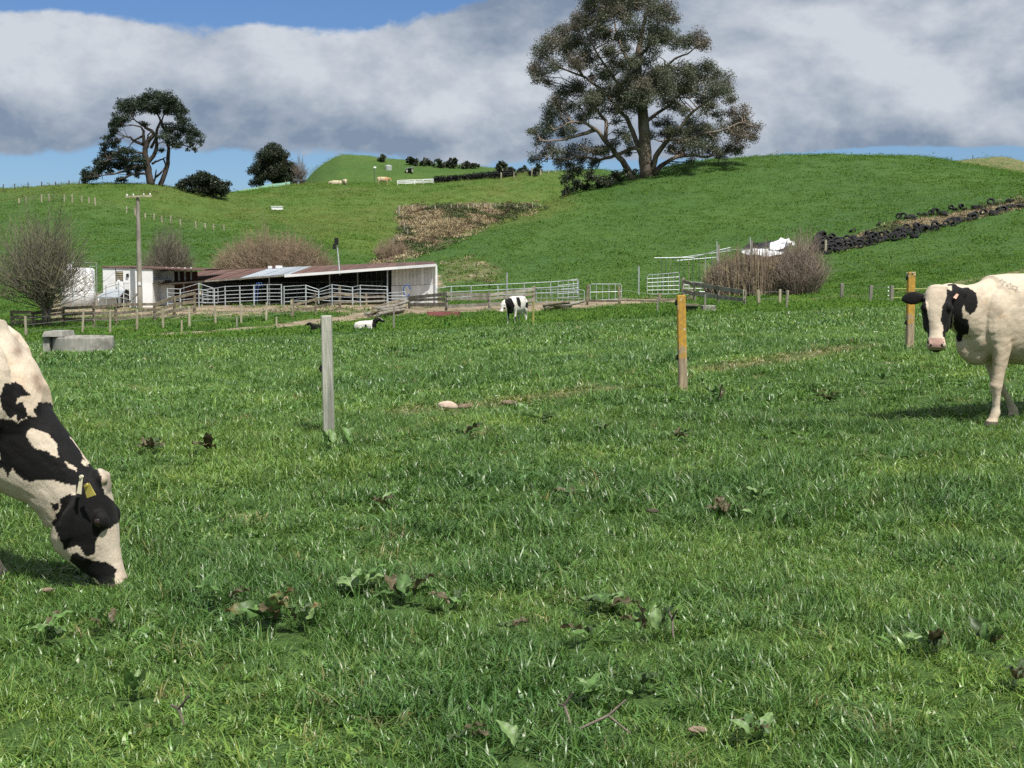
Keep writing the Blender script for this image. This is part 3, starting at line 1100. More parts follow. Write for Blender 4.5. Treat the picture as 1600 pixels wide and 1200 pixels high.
def head_at(mb, O, a, n, k=1.0, ears=(1, 1), ear_dir=None, deep=1.0):
    """head: O poll, a down the face, n out of the forehead"""
    a = np.asarray(a, float); a /= np.linalg.norm(a)
    n = np.asarray(n, float); n = n - a * (a @ n); n /= np.linalg.norm(n)
    s = np.cross(n, a)                                   # to one side
    rings = []
    for t, f, b, w in HEAD:
        b *= deep if .08 < t < .42 else 1
        cc = np.asarray(O) + a * t * k + n * (f - b) / 2 * k
        rings.append(ring(cc, s * w * k, n * (f + b) / 2 * k, 26, 2.35))
    loft(mb, rings)
    for q in (-1, 1):                                    # brow, cheek, nostril rim, jaw
        ellipsoid(mb, O + (a * .165 + n * .040 + s * q * .098) * k, np.array((.034, .036, .048)) * k, (s, n, a))
        ellipsoid(mb, O + (a * .245 - n * .085 + s * q * .082) * k, np.array((.036, .085, .105)) * k, (s, n, a))
        ellipsoid(mb, O + (a * .505 + n * .018 + s * q * .052) * k, np.array((.030, .034, .034)) * k, (s, n, a))
    ellipsoid(mb, O + (a * .50 - n * .062) * k, np.array((.056, .030, .050)) * k, (s, n, a))
    ellipsoid(mb, O + (a * -.012 + n * .01) * k, np.array((.088, .06, .045)) * k, (s, n, a))
    for q, on in zip((-1, 1), ears):
        if not on:
            continue
        if ear_dir is not None and ear_dir[0 if q < 0 else 1] is not None:
            e = np.asarray(ear_dir[0 if q < 0 else 1], float)
        else:
            e = s * q * .92 + a * .22 - n * .18
        e = e / np.linalg.norm(e)
        wv = a * .9 - n * .25
        wv = wv - e * (wv @ e); wv /= np.linalg.norm(wv)
        th = np.cross(e, wv)
        b0 = O + (a * .035 - n * .045 + s * q * .085) * k
        rr = [(0, .030, .026), (.045, .040, .020), (.10, .062, .015), (.15, .060, .013), (.19, .040, .012), (.215, .016, .010)]
        rings = [ring(b0 + e * t * k + th * .012 * math.sin(t / .215 * 3.1) * k, wv * w * k, th * h * k, 14, 2) for t, w, h in rr]
        loft(mb, rings)
    return s


def leg(mb, pts):
    """(x, y, z, rx, ry) stations from the body down to the hoof"""
    rings = [ring((x, y, z), (rx, 0, 0), (0, ry, 0), 18, 2.1) for x, y, z, rx, ry in pts]
    loft(mb, rings)


def body_parts(mb, fore=((0, 0), (0, 0)), belly=0.0):
    tr = [(-1.70, 1.14, .06, .09), (-1.66, 1.12, .13, .17), (-1.56, 1.09, .21, .27), (-1.38, 1.06, .26, .34), (-1.15, 1.03, .29, .385), (-.85, .99, .325, .42),
          (-.5, .975, .345, .435), (-.22, .99, .315, .43), (0, 1.0, .265, .40), (.13, .94, .215, .30), (.24, .88, .16, .23), (.31, .86, .08, .13)]
    loft(mb, [ring((x, 0, z), (0, w, 0), (0, 0, h), 30, 2.25) for x, z, w, h in tr])
    ellipsoid(mb, (-.24, 0, 1.30), (.26, .07, .12))                  # withers
    ellipsoid(mb, (-1.12, .21, 1.30), (.12, .08, .09)); ellipsoid(mb, (-1.12, -.21, 1.30), (.12, .08, .09))
    ellipsoid(mb, (.14, 0, .72), (.17, .12, .17))                    # brisket
    ellipsoid(mb, (-1.10, 0, .60), (.24, .16, .16))                  # udder
    for q in (-1, 1):
        fx, lean = fore[0 if q > 0 else 1]
        ellipsoid(mb, (.02, q * .175, .98), (.19, .10, .30))         # shoulder
        ellipsoid(mb, (-1.38, q * .17, .98), (.24, .13, .30))        # thigh

        def X(z):
            return fx * (1 - z / .9) + lean * max(0, .38 - z)
        fl = [(.02, .175, .82, .125, .085), (.0, .18, .66, .088, .070), (.005, .18, .54, .066, .058), (.02, .18, .43, .056, .052), (.028, .18, .375, .058, .054),
              (.022, .18, .32, .045, .043), (.012, .18, .25, .034, .036), (.008, .18, .17, .034, .036), (.010, .18, .115, .047, .046), (.03, .18, .07, .043, .045),
              (.045, .18, .045, .055, .056), (.055, .18, .0, .066, .060)]
        leg(mb, [(x + X(z), q * y, z, rx, ry) for x, y, z, rx, ry in fl])
        hl = [(-1.36, .19, .92, .21, .11), (-1.34, .20, .76, .175, .10), (-1.36, .20, .64, .120, .08), (-1.43, .195, .55, .078, .060), (-1.49, .19, .47, .058, .046),
              (-1.485, .19, .40, .044, .040), (-1.46, .19, .30, .037, .038), (-1.44, .19, .2, .037, .038), (-1.43, .19, .12, .048, .047), (-1.40, .19, .07, .045, .046),
              (-1.385, .19, .04, .056, .056), (-1.375, .19, 0, .066, .060)]
        leg(mb, [(x, q * y, z, rx, ry) for x, y, z, rx, ry in hl])
    mb.tube([(-1.66, 0, 1.22), (-1.74, 0, 1.12), (-1.77, .01, .9), (-1.76, .02, .66), (-1.75, .02, .50)], [.035, .026, .019, .018, .02], 10)
    ellipsoid(mb, (-1.75, .02, .42), (.035, .035, .14))


def fuse(name, mb, voxel, smooth=5):
    me = bpy.data.meshes.new(name)
    me.from_pydata(mb.v, [], mb.f)
    bm = bmesh.new(); bm.from_mesh(me)
    bmesh.ops.triangulate(bm, faces=bm.faces)
    bm.to_mesh(me); bm.free()
    tmp = bpy.data.objects.new('work', me)
    COL.objects.link(tmp)
    r = tmp.modifiers.new('r', 'REMESH'); r.mode = 'VOXEL'; r.voxel_size = voxel
    s = tmp.modifiers.new('s', 'SMOOTH'); s.factor = .5; s.iterations = smooth
    dg = bpy.context.evaluated_depsgraph_get()
    out = bpy.data.meshes.new_from_object(tmp.evaluated_get(dg))
    out.name = name
    bpy.data.objects.remove(tmp); bpy.data.meshes.remove(me)
    if voxel < .01:                            # muscle, loose skin and lie of the hair
        v, nn = coords(out)
        a = fbm(v[:, 0] * 5 + v[:, 1] * 3, v[:, 2] * 5 - v[:, 1] * 2, 61, 3) - .5
        b = fbm(v[:, 0] * 9 + v[:, 2] * 14 + v[:, 1] * 4, v[:, 2] * 5 - v[:, 0] * 7 + v[:, 1] * 5, 71, 2)
        b = np.abs(b - .5) * 2                # creases
        fade = np.clip((v[:, 2] - .1) * 4, 0, 1) * np.where(v[:, 0] > .42, .35, 1)
        w = v + nn * ((a * .012 + (b - .3) * .0055) * fade)[:, None]
        out.vertices.foreach_set('co', w.astype(np.float32).ravel()); out.update()
    out.polygons.foreach_set('use_smooth', np.ones(len(out.polygons), bool))
    return out


def coords(me):
    v = np.empty(len(me.vertices) * 3, np.float32); me.vertices.foreach_get('co', v)
    nn = np.empty(len(me.vertices) * 3, np.float32); me.vertices.foreach_get('normal', nn)
    return v.reshape(-1, 3).astype(float), nn.reshape(-1, 3).astype(float)


def set_col(me, c):
    cc = np.ones((len(c), 4), np.float32); cc[:, :3] = c
    at = me.color_attributes.new('Col', 'FLOAT_COLOR', 'POINT')
    at.data.foreach_set('color', cc.ravel())


def coat_material():
    m, n, b, out = new_mat('cow_coat')
    a = n.node('ShaderNodeAttribute', attribute_name='Col')
    tc = n.node('ShaderNodeTexCoord')
    p = tc.outputs['Object']
    f = n.noise(p, 9, 5, .65)
    g = n.noise(p, 70, 4, .7, .5)
    c = n.mix(n.ramp(f, .50, .72, 0, .38), a.outputs['Color'], n.mix(1.0, a.outputs['Color'], (.86, .70, .52), 'MULTIPLY'))
    c = n.mix(1.0, c, n.ramp(g, .3, .7, .86, 1.10, False), 'MULTIPLY')
    n.put(b.inputs['Base Color'], c)
    b.inputs['Roughness'].default_value = .62
    b.inputs['Specular IOR Level'].default_value = .12
    b.inputs['Sheen Weight'].default_value = .02
    b.inputs['Sheen Roughness'].default_value = .5
    mp = n.node('ShaderNodeMapping'); n.link(p, mp.inputs[0])
    mp.inputs['Scale'].default_value = (1, 1, .35)
    bp = n.node('ShaderNodeBump'); bp.inputs['Strength'].default_value = .55; bp.inputs['Distance'].default_value = .007
    hh = n.math('ADD', n.noise(mp.outputs[0], 130, 4, .7), n.math('MULTIPLY', f, 1.2))
    n.link(hh, bp.inputs['Height']); n.link(bp.outputs[0], b.inputs['Normal'])
    return m


COAT = coat_material()
M['eye'] = simple('eye', (.012, .008, .006), (.02, .012, .008), 20, .08, spec=.6)
M['nostril'] = simple('nostril', (.02, .012, .012), (.03, .02, .02), 20, .5)
M['tag_yellow'] = simple('yellow_tag', (.62, .52, .12), (.50, .42, .10), 18, .5)
M['tag_pale'] = simple('pale_tag', (.80, .74, .55), (.70, .64, .46), 18, .5)
M['tag_orange'] = simple('orange_tag', (.72, .36, .26), (.62, .30, .22), 18, .5)
WHITE = np.array((.575, .495, .395)); BLACK = np.array((.0095, .009, .0095))


def eyes(parent, loc, rz, O, a, n, s, k=1.0):
    for q in (-1, 1):
        c = np.asarray(O) + (a * .168 + n * .028 + s * q * .118) * k
        mb = MB(); ellipsoid(mb, c, np.array((.020, .022, .024)) * k, (s, n, a), 12, 8)
        o = obj('eye', mesh_of('eye', mb, M['eye'], True), None, None)
        o.parent = parent


def ortho(a, n):
    a = np.asarray(a, float); a = a / np.linalg.norm(a)
    n = np.asarray(n, float); n = n - a * (a @ n); n = n / np.linalg.norm(n)
    return a, n, np.cross(n, a)


def to_world(V, loc, rz):
    c, s = math.cos(rz), math.sin(rz)
    return np.stack([V[:, 0] * c - V[:, 1] * s + loc[0], V[:, 0] * s + V[:, 1] * c + loc[1], V[:, 2] + loc[2]], -1)


def to_local(p, loc, rz):
    d = np.asarray(p, float) - np.asarray(loc)
    c, s = math.cos(rz), math.sin(rz)
    return np.array((d[0] * c + d[1] * s, -d[0] * s + d[1] * c, d[2]))


def dir_local(p, rz):
    return to_local(p, (0, 0, 0), rz)


def jitter(V, scale, amp, seed):
    jx = (fbm(V[:, 0] * scale + V[:, 1] * scale * .7, V[:, 2] * scale - V[:, 1] * scale * .4, seed, 3) - .5) * amp
    jy = (fbm(V[:, 0] * scale - V[:, 1] * scale * .5, V[:, 2] * scale + V[:, 1] * scale * .8, seed + 9, 3) - .5) * amp
    return jx, jy


def crop_poly(poly, s, ox, oy):
    return [(ox + x / s, oy + y / s) for x, y in poly]


def grazing_cow():
    D = 6.65
    k = D / FPX
    loc = np.array((P(-20, 925, D)[0], D, 0.0)); loc[2] = P(-20, 925, D)[2] + .01

    def L(px, py, y=0.0):
        return np.array(((px + 20) * k, y, (925 - py) * k)) if y == 0 else P(px, py, D + y) - loc
    mb = MB()
    body_parts(mb, ((-.15, .26), (-.15, .26)))
    spine(mb, [(L(-80, 585), .40, .25), (L(-25, 643), .300, .215), (L(12, 676), .262, .18), (L(46, 707), .228, .15), (L(92, 746), .175, .125), (L(112, 773), .17, .115), (L(126, 800), .165, .105)])
    # head: profile, brow at (181,800), nose line (190,850)-(203,905), jaw from (95,860)
    O = L(147, 757)
    a, n, s = ortho(np.array((.235, 0, -.972)), np.array((.972, 0, .235)))
    ear = (L(127, 806) - L(146, 742)) / .2
    kk = 1.015
    head_at(mb, O, a, n, kk, deep=1.22, ear_dir=(ear + np.array((0, -.35, 0)), ear + np.array((0, .35, 0))))
    for i in range(30):                       # curly tuft on the poll
        r = random.Random(i)
        ellipsoid(mb, L(166 + r.uniform(-6, 5), 755 + r.uniform(-12, 14), 0) + np.array((0, r.uniform(-.05, .05), 0)), np.full(3, r.uniform(.020, .028)))
    ellipsoid(mb, L(164, 754), np.array((.046, .075, .072)), (n, s, a))
    me = fuse('dairy_cow', mb, .0066, 5)
    V, N = coords(me)
    Wv = to_world(V, loc, 0)
    px, py = proj(Wv)
    jx, jy = jitter(V, 24, 8, 3)
    j2, j3 = jitter(V, 60, 2.2, 5)
    qx, qy = px + jx + j2, py + jy + j3
    C = np.tile(WHITE, (len(V), 1))
    # warm tan over the crest and shoulder
    w = np.clip((fbm(V[:, 0] * 3, V[:, 2] * 3, 9, 3) - .42) * 2.5, 0, 1)[:, None]
    C = C * (1 - w * .30) + np.array((.70, .53, .37)) * w * .30
    for cx, cy, r, amt in ((28, 548, 9, .75), (57, 592, 8, .7), (62, 606, 7, .75), (26, 528, 6, .5), (0, 498, 12, .25)):
        g = (np.exp(-(((px + j2 * 2 - cx) / r) ** 2 + ((py + j3 * 3 - cy) / (r * 1.4)) ** 2)) * amt)[:, None]
        C = C * (1 - g) + np.array((.16, .10, .07)) * g
    S = 2.45
    blacks = [
        [(0, 370), (20, 320), (60, 310), (100, 345), (118, 365), (70, 372), (65, 395), (92, 388), (100, 425), (105, 447), (75, 462), (60, 435), (35, 445), (5, 400)],
        [(-60, 450), (45, 452), (75, 468), (110, 445), (140, 450), (130, 420), (150, 390), (195, 392), (245, 470), (292, 560), (325, 612), (345, 640), (300, 690), (292, 700), (240, 700), (200, 680), (150, 680), (110, 695),
         (75, 670), (45, 635), (32, 672), (10, 640), (-60, 625)],
        [(290, 690), (345, 625), (372, 640), (390, 690), (396, 740), (438, 766), (480, 800), (480, 835), (446, 858), (390, 890), (365, 920), (360, 970), (332, 976), (292, 935), (250, 952), (225, 900), (203, 850),
         (215, 832), (210, 815), (237, 800), (230, 750), (290, 740)],
        [(272, 970), (300, 965), (345, 990), (412, 1000), (440, 1030), (436, 1092), (402, 1102), (380, 1080), (310, 1040), (272, 996)],
        [(188, 765), (225, 780), (228, 800), (202, 802)],
    ]
    whites = [[(98, 522), (120, 490), (160, 495), (192, 510), (220, 548), (226, 600), (180, 580), (130, 558)],
              [(240, 604), (262, 622), (298, 640), (296, 652), (258, 634)], [(312, 604), (336, 624), (330, 632), (312, 622)], [(-60, 585), (4, 585), (4, 608), (-60, 610)]]
    blk = np.zeros(len(V), bool)
    for p in blacks:
        blk |= inpoly(qx, qy, crop_poly(p, S, 0, 470))
    for p in whites:
        blk &= ~inpoly(qx, qy, crop_poly(p, S, 0, 470))
    # rest of the body, out of the picture: broad patches of its own
    off = V[:, 0] < -.25
    pat = fbm(V[:, 0] * 1.3 + 7 + V[:, 1] * .9, V[:, 2] * 1.4 + V[:, 1] * .5, 4, 3)
    legs = V[:, 2] < .5
    blk = np.where(off, (pat > .53) & ~legs, blk)
    hv = V - O
    t = hv @ a / kk; f = hv @ n / kk; q = hv @ s / kk
    ear_m = (np.abs(q) > .10) & (t < .22) & (t > -.06) & (f < 0) & (px > 118) & (px < 152) & (np.abs(V[:, 1]) > .108)
    blk = np.where(ear_m, True, blk)
    C[blk] = BLACK
    nose = inpoly(qx, qy, crop_poly([(448, 1090), (470, 1072), (490, 1058), (505, 1075), (480, 1110), (455, 1108)], S, 0, 470))
    C[nose] = (.045, .03, .028)
    fl = np.exp(-(((px - 193) / 13) ** 2 + ((py - 900) / 14) ** 2))[:, None] * .55 * (~blk)[:, None]
    C = C * (1 - fl) + np.array((.42, .32, .26)) * fl
    poll = (px > 153) & (px < 181) & (py > 725) & (py < 800) & ~blk
    pn = fbm(V[:, 0] * 60, V[:, 2] * 40, 8, 2)[:, None]
    pw = (np.exp(-(((px - 170) / 13) ** 2 + ((py - 752) / 34) ** 2)) * poll)[:, None]
    C = C * (1 - pw) + np.array((.42, .37, .29)) * (1 - pn * .5) * pw
    C[V[:, 2] < .045] = (.07, .055, .045)
    set_col(me, C)
    me.materials.append(COAT)
    cow = link(bpy.data.objects.new('dairy_cow', me))
    cow.location = loc
    tag(cow, 'black and white cow with yellow ear tags grazing, head down to the grass', 'cow')
    eyes(cow, loc, 0, O, a, n, s, kk)

    def tag_plate(px, py, w, h, y, mat, tilt):
        c = L(px, py, y)
        x = np.array((math.cos(tilt), -.35, -math.sin(tilt))); x /= np.linalg.norm(x)
        z = np.array((math.sin(tilt), 0, math.cos(tilt))); z = z - x * (x @ z); z /= np.linalg.norm(z)
        yv = np.cross(z, x)
        m_ = MB(); m_.box(c, (w, .004, h), (x, yv, z), .62)
        m_.tube([c + z * h * .42 + yv * .008, c + z * h * .42 - yv * .008], .008, 8)
        o = obj('ear_tag', mesh_of('ear_tag', m_, mat), None, None)
        o.parent = cow
    tag_plate(139, 766, .052, .062, -.180, M['tag_yellow'], -.35)
    tag_plate(125.5, 757, .024, .088, -.172, M['tag_pale'], .16)
    return cow


def standing_cow():
    D = 13.0
    rz = math.atan2(-.38, -.925)
    foot = hit(1551, 667, 9, 17)
    c, s_ = math.cos(rz), math.sin(rz)
    fl = np.array((.09, .18, 0))
    loc = foot - np.array((fl[0] * c - fl[1] * s_, fl[0] * s_ + fl[1] * c, 0))
    loc[2] = float(G(loc[0], loc[1])) + .0
    mb = MB()
    body_parts(mb, ((.06, 0), (-.50, -.15)))
    Dh = loc[1] - .42
    O = to_local(P(1464, 455, Dh), loc, rz)
    toc = np.array((0, 0, EYE)) - P(1464, 480, Dh); toc[2] = 0; toc /= np.linalg.norm(toc)
    aw = toc * .40 + np.array((.01, 0, -.917)); nw = toc * .917 + np.array((0, 0, .40))
    a, n, s = ortho(dir_local(aw, rz), dir_local(nw, rz))
    back = O - n * .05 + a * .08
    spine(mb, [(np.array((-.12, 0, 1.0)), .41, .25), (np.array((.06, 0, 1.02)), .36, .215), (np.array((.22, .02, 1.05)), .29, .175),
               (np.array((.36, .035, 1.09)), .225, .14), (back * .5 + np.array((.43, .05, 1.13)) * .5, .185, .12), (back - n * .02, .15, .105)])
    ellipsoid(mb, (.26, 0, .80), (.12, .075, .20))
    kk = 1.04
    # image-left ear spreads out level, image-right ear swings back along the neck
    el = dir_local(np.array((-1.0, .12, -.10)), rz)
    er = dir_local(np.array((.92, .35, .10)), rz)
    sl = (s @ el) > 0
    head_at(mb, O, a, n, kk, ear_dir=((er, el) if sl else (el, er)))
    me = fuse('dairy_cow', mb, .0085, 4)
    V, N = coords(me)
    Wv = to_world(V, loc, rz)
    px, py = proj(Wv)
    view = Wv - np.array((0, 0, EYE))
    Nw = to_world(N, (0, 0, 0), rz)
    front = (Nw * view).sum(1) < 0.15 * np.linalg.norm(view, axis=1)
    j2, j3 = jitter(V, 40, 2.2, 15)
    qx, qy = px + j2, py + j3
    hv = V - O
    t = hv @ a / kk; f = hv @ n / kk; q = hv @ s / kk
    on_head = (t > -.09) & (t < .6) & (f > -.22) & (np.abs(q) < .135) & (hv @ n > -.24)
    C = np.tile(WHITE * np.array((1.0, .985, .96)), (len(V), 1))
    w = np.clip((fbm(V[:, 0] * 3.5, V[:, 2] * 3.5 + V[:, 1], 19, 4) - .40) * 3, 0, 1)
    w = w * np.clip((1.35 - V[:, 2]) * 1.5, .25, 1)
    C = C * (1 - .50 * w[:, None]) + np.array((.40, .31, .205)) * .50 * w[:, None]
    w2 = np.clip((fbm(V[:, 0] * 9, V[:, 2] * 9 + V[:, 1] * 2, 23, 4) - .52) * 4, 0, 1)[:, None] * (V[:, 2] < 1.3)[:, None]
    C = C * (1 - .45 * w2) + np.array((.25, .20, .15)) * .45 * w2
    und = np.clip((.78 - V[:, 2]) * 5, 0, 1) * np.clip((V[:, 2] - .5) * 8, 0, 1) * (np.abs(V[:, 1]) < .2)
    C = C * (1 - .35 * und[:, None]) + np.array((.44, .31, .21)) * .35 * und[:, None]
    kn = np.exp(-((V[:, 2] - .375) / .05) ** 2) * .35 * (V[:, 0] > -.5)
    C = C * (1 - kn[:, None]) + np.array((.40, .30, .20)) * kn[:, None]
    S, ox, oy = 4.0, 1380, 400
    blacks = [[(205, 190), (250, 212), (262, 215), (252, 262), (266, 340), (284, 400), (284, 452), (268, 475), (225, 480), (215, 300), (150, 300)],
              [(398, 190), (440, 170), (500, 260), (445, 280), (437, 360), (432, 440), (385, 520), (370, 500), (376, 450), (360, 400), (370, 320), (386, 285), (396, 250)],
              [(400, 178), (450, 178), (490, 203), (530, 193), (580, 230), (594, 292), (572, 345), (542, 367), (515, 345), (505, 292), (445, 288), (430, 240)],
              [(438, 288), (488, 308), (500, 390), (530, 393), (538, 450), (527, 490), (497, 490), (492, 530), (466, 542), (454, 512), (462, 482), (440, 440)],
              [(272, 525), (320, 532), (372, 520), (382, 545), (330, 556), (275, 548)]]
    whites = [[(398, 186), (430, 190), (450, 212), (445, 222), (425, 218), (402, 204)], [(434, 290), (444, 290), (452, 312), (448, 335)]]
    blk = np.zeros(len(V), bool)
    for p in blacks[:2] + blacks[4:]:
        blk |= inpoly(qx, qy, crop_poly(p, S, ox, oy)) & (on_head | (py < 530))
    for p in blacks[2:4]:
        blk |= inpoly(qx, qy, crop_poly(p, S, ox, oy))
    for p in whites:
        blk &= ~inpoly(qx, qy, crop_poly(p, S, ox, oy))
    # cheeks and ears are black wherever they face
    side_face = on_head & (t > .07) & (t < .50) & (np.abs(q) > np.interp(t, [.0, .1, .2, .3, .4, .5], [.12, .096, .082, .064, .058, .078]))
    blk |= side_face
    ears = (np.abs(q) > .112) & (t > -.09) & (t < .17) & (f < .03) & (f > -.25) & (V[:, 2] > 1.05) & ((px < 1438) | ((px > 1487) & (np.abs(q) > .125) & (hv @ n > -.17)))
    blk |= ears
    blk |= (px < 1436) & (V[:, 2] > 1.0)
    blk &= (V[:, 0] > -.1)
    pat = fbm(V[:, 0] * 1.3 + 3 + V[:, 1] * .9, V[:, 2] * 1.4 - V[:, 1] * .5, 14, 3)
    far = (V[:, 0] < -.75) & (pat > .60) & (V[:, 2] > .6)
    back_pat = ~front & (V[:, 0] < .3) & (V[:, 2] > .6) & (pat > .56)
    C[far | back_pat] = BLACK
    C[blk] = BLACK
    nose = on_head & (t > .455) & (f > -.045)
    pink = np.array((.40, .255, .21)) * (1 + .35 * (fbm(V[:, 0] * 70, V[:, 2] * 70 + V[:, 1] * 50, 25, 3)[:, None] - .5))
    nm = nose & (np.abs(q) < .06) & (fbm(V[:, 0] * 26 + V[:, 1] * 30, V[:, 2] * 30, 27, 2) < .62)
    C[nm] = pink[nm]
    C[on_head & (t > .50) & (f < -.012)] = (.03, .026, .026)
    # freeze brand on the shoulder blade: rough dark strokes
    for pl in ([(1562, 439), (1566, 437), (1569, 441), (1565, 447)], [(1571, 440), (1575, 448)], [(1572, 447), (1579, 443), (1580, 450)], [(1582, 446), (1583, 453)],
               [(1584, 447), (1590, 449), (1586, 455), (1592, 457)], [(1576, 451), (1590, 453)]):
        for (x0, y0), (x1, y1) in zip(pl[:-1], pl[1:]):
            tt = np.clip(((px - x0) * (x1 - x0) + (py - y0) * (y1 - y0)) / ((x1 - x0) ** 2 + (y1 - y0) ** 2), 0, 1)
            dd = np.hypot(px + j2 * .3 - x0 - tt * (x1 - x0), py + j3 * .3 - y0 - tt * (y1 - y0))
            g = (np.clip(1.35 - dd, 0, 1) * .62 * front)[:, None]
            C = C * (1 - g) + np.array((.12, .105, .10)) * g
    C[V[:, 2] < .045] = (.10, .085, .07)
    set_col(me, C)
    me.materials.append(COAT)
    cow = link(bpy.data.objects.new('dairy_cow', me))
    cow.location = loc
    cow.rotation_euler = (0, 0, rz)
    tag(cow, 'cream cow with white blaze and black cheeks standing and looking ahead by a mossy post', 'cow')
    eyes(cow, loc, rz, O, a, n, s, kk)
    for q_ in (-1, 1):
        m_ = MB(); ellipsoid(m_, O + (a * .512 + n * .036 + s * q_ * .046) * kk, np.array((.017, .014, .020)) * kk, (s, n, a), 10, 7)
        o = obj('nostril', mesh_of('nostril', m_, M['nostril'], True), None, None); o.parent = cow
    e = er / np.linalg.norm(er)
    qs = 1 if (s @ er) > 0 else -1
    cc = O + (a * .035 - n * .045 + s * qs * .085) * kk + e * .10 + n * .06 + a * .03
    m_ = MB(); up = a * -.75 + e * .65; up /= np.linalg.norm(up); sd = np.cross(up, n); sd /= np.linalg.norm(sd)
    m_.box(cc, (.030, .005, .058), (sd, n, up), .7)
    o = obj('ear_tag', mesh_of('ear_tag', m_, M['tag_orange']), None, None); o.parent = cow
    return cow


def far_cow():
    D = 70
    foot = hit(800, 508, 50, 95)
    D = foot[1]
    rz = math.atan2(-.92, -.36)
    loc = foot + np.array((0, .2, 0)); loc[2] = float(G(loc[0], loc[1]))
    mb = MB()
    body_parts(mb, ((.02, 0), (.10, 0)))
    O = np.array((.62, -.18, 1.16))
    a, n, s = ortho((.42, -.10, -.90), (.90, -.2, .42))
    spine(mb, [((-.1, 0, 1.0), .40, .24), ((.12, -.01, 1.03), .33, .19), ((.32, -.05, 1.06), .25, .15), ((.48, -.12, 1.10), .19, .12), (O - n * .04 + a * .06, .15, .1)])
    head_at(mb, O, a, n, 1.04)
    me = fuse('dairy_cow', mb, .02, 2)
    V, N = coords(me)
    px, py = proj(to_world(V, loc, rz))
    C = np.tile(np.array((.62, .60, .55)), (len(V), 1))
    S, ox, oy = 4.706, 660, 380
    blk = np.zeros(len(V), bool)
    for p in ([(610, 395), (655, 405), (680, 460), (668, 505), (640, 500), (618, 470), (606, 430)], [(688, 398), (712, 396), (726, 440), (722, 480), (700, 455)], [(590, 480), (622, 490), (630, 545), (640, 600), (655, 600), (652, 560), (668, 545), (665, 505), (600, 470)],
              [(545, 415), (585, 420), (580, 440), (548, 438)], [(680, 540), (712, 540), (700, 600), (685, 600)]):
        blk |= inpoly(px, py, crop_poly(p, S, ox, oy))
    blk |= (fbm(V[:, 0] * 1.6, V[:, 1] * 2 + V[:, 2] * 1.5, 4, 2) > .56) & (V[:, 0] < -.2) & (V[:, 2] > .6)
    C[blk] = BLACK
    set_col(me, C); me.materials.append(COAT)
    cow = link(bpy.data.objects.new('dairy_cow', me)); cow.location = loc; cow.rotation_euler = (0, 0, rz)
    tag(cow, 'small black and white cow standing far off in front of the timber rails', 'cow')
    return cow, me


def lying_calf(px, py, rz, label, dark, sc=1.0):
    p = hit(px, py, 50, 100)
    mb = MB()
    loft(mb, [ring((x, 0, z), (0, w, 0), (0, 0, h), 18, 2.3) for x, z, w, h in
              ((-.62, .18, .06, .10), (-.55, .21, .16, .19), (-.38, .23, .22, .23), (-.1, .24, .24, .25), (.15, .25, .22, .25), (.32, .28, .15, .2), (.40, .3, .08, .1))])
    for q in (-1, 1):
        mb.tube([(-.30, q * .22, .12), (-.05, q * .30, .06), (-.32, q * .31, .05)], [.09, .055, .04], 8)
        mb.tube([(.22, q * .15, .14), (.42, q * .17, .07), (.22, q * .2, .05)], [.08, .05, .04], 8)
    spine(mb, [((.2, 0, .34), .17, .13), ((.36, 0, .45), .12, .1), ((.47, 0, .55), .1, .085)])
    O = np.array((.50, 0, .60)); a, n, s = ortho((.9, 0, -.42), (.42, 0, .9))
    head_at(mb, O, a, n, .62)
    me = fuse('calf', mb, .014, 2)
    V, N = coords(me)
    C = np.tile(np.array((.60, .585, .54)), (len(V), 1))
    blk = V[:, 0] > .26
    blk |= np.hypot(V[:, 0] + .02, V[:, 2] - .27) < .055
    blk |= (V[:, 0] < -.5) & (V[:, 2] < .16)
    if dark:
        blk[:] = True
    blaze = (V[:, 0] > .5) & (np.abs(V[:, 1]) < .03) & (V[:, 2] > .52)
    C[blk & ~blaze] = BLACK
    set_col(me, C); me.materials.append(COAT)
    o = link(bpy.data.objects.new('calf', me)); o.location = p; o.rotation_euler = (0, 0, rz); o.scale = (sc,) * 3
    return tag(o, label, 'calf')


grazing_cow()
standing_cow()
FAR_COW, FAR_ME = far_cow()
lying_calf(574, 518, -.15, 'white calf with a black head lying on the grass near the log pile', False, 1.12)
lying_calf(495, 518.5, 2.9, 'dark calf lying flat in the grass beyond the grey post', True, .8)


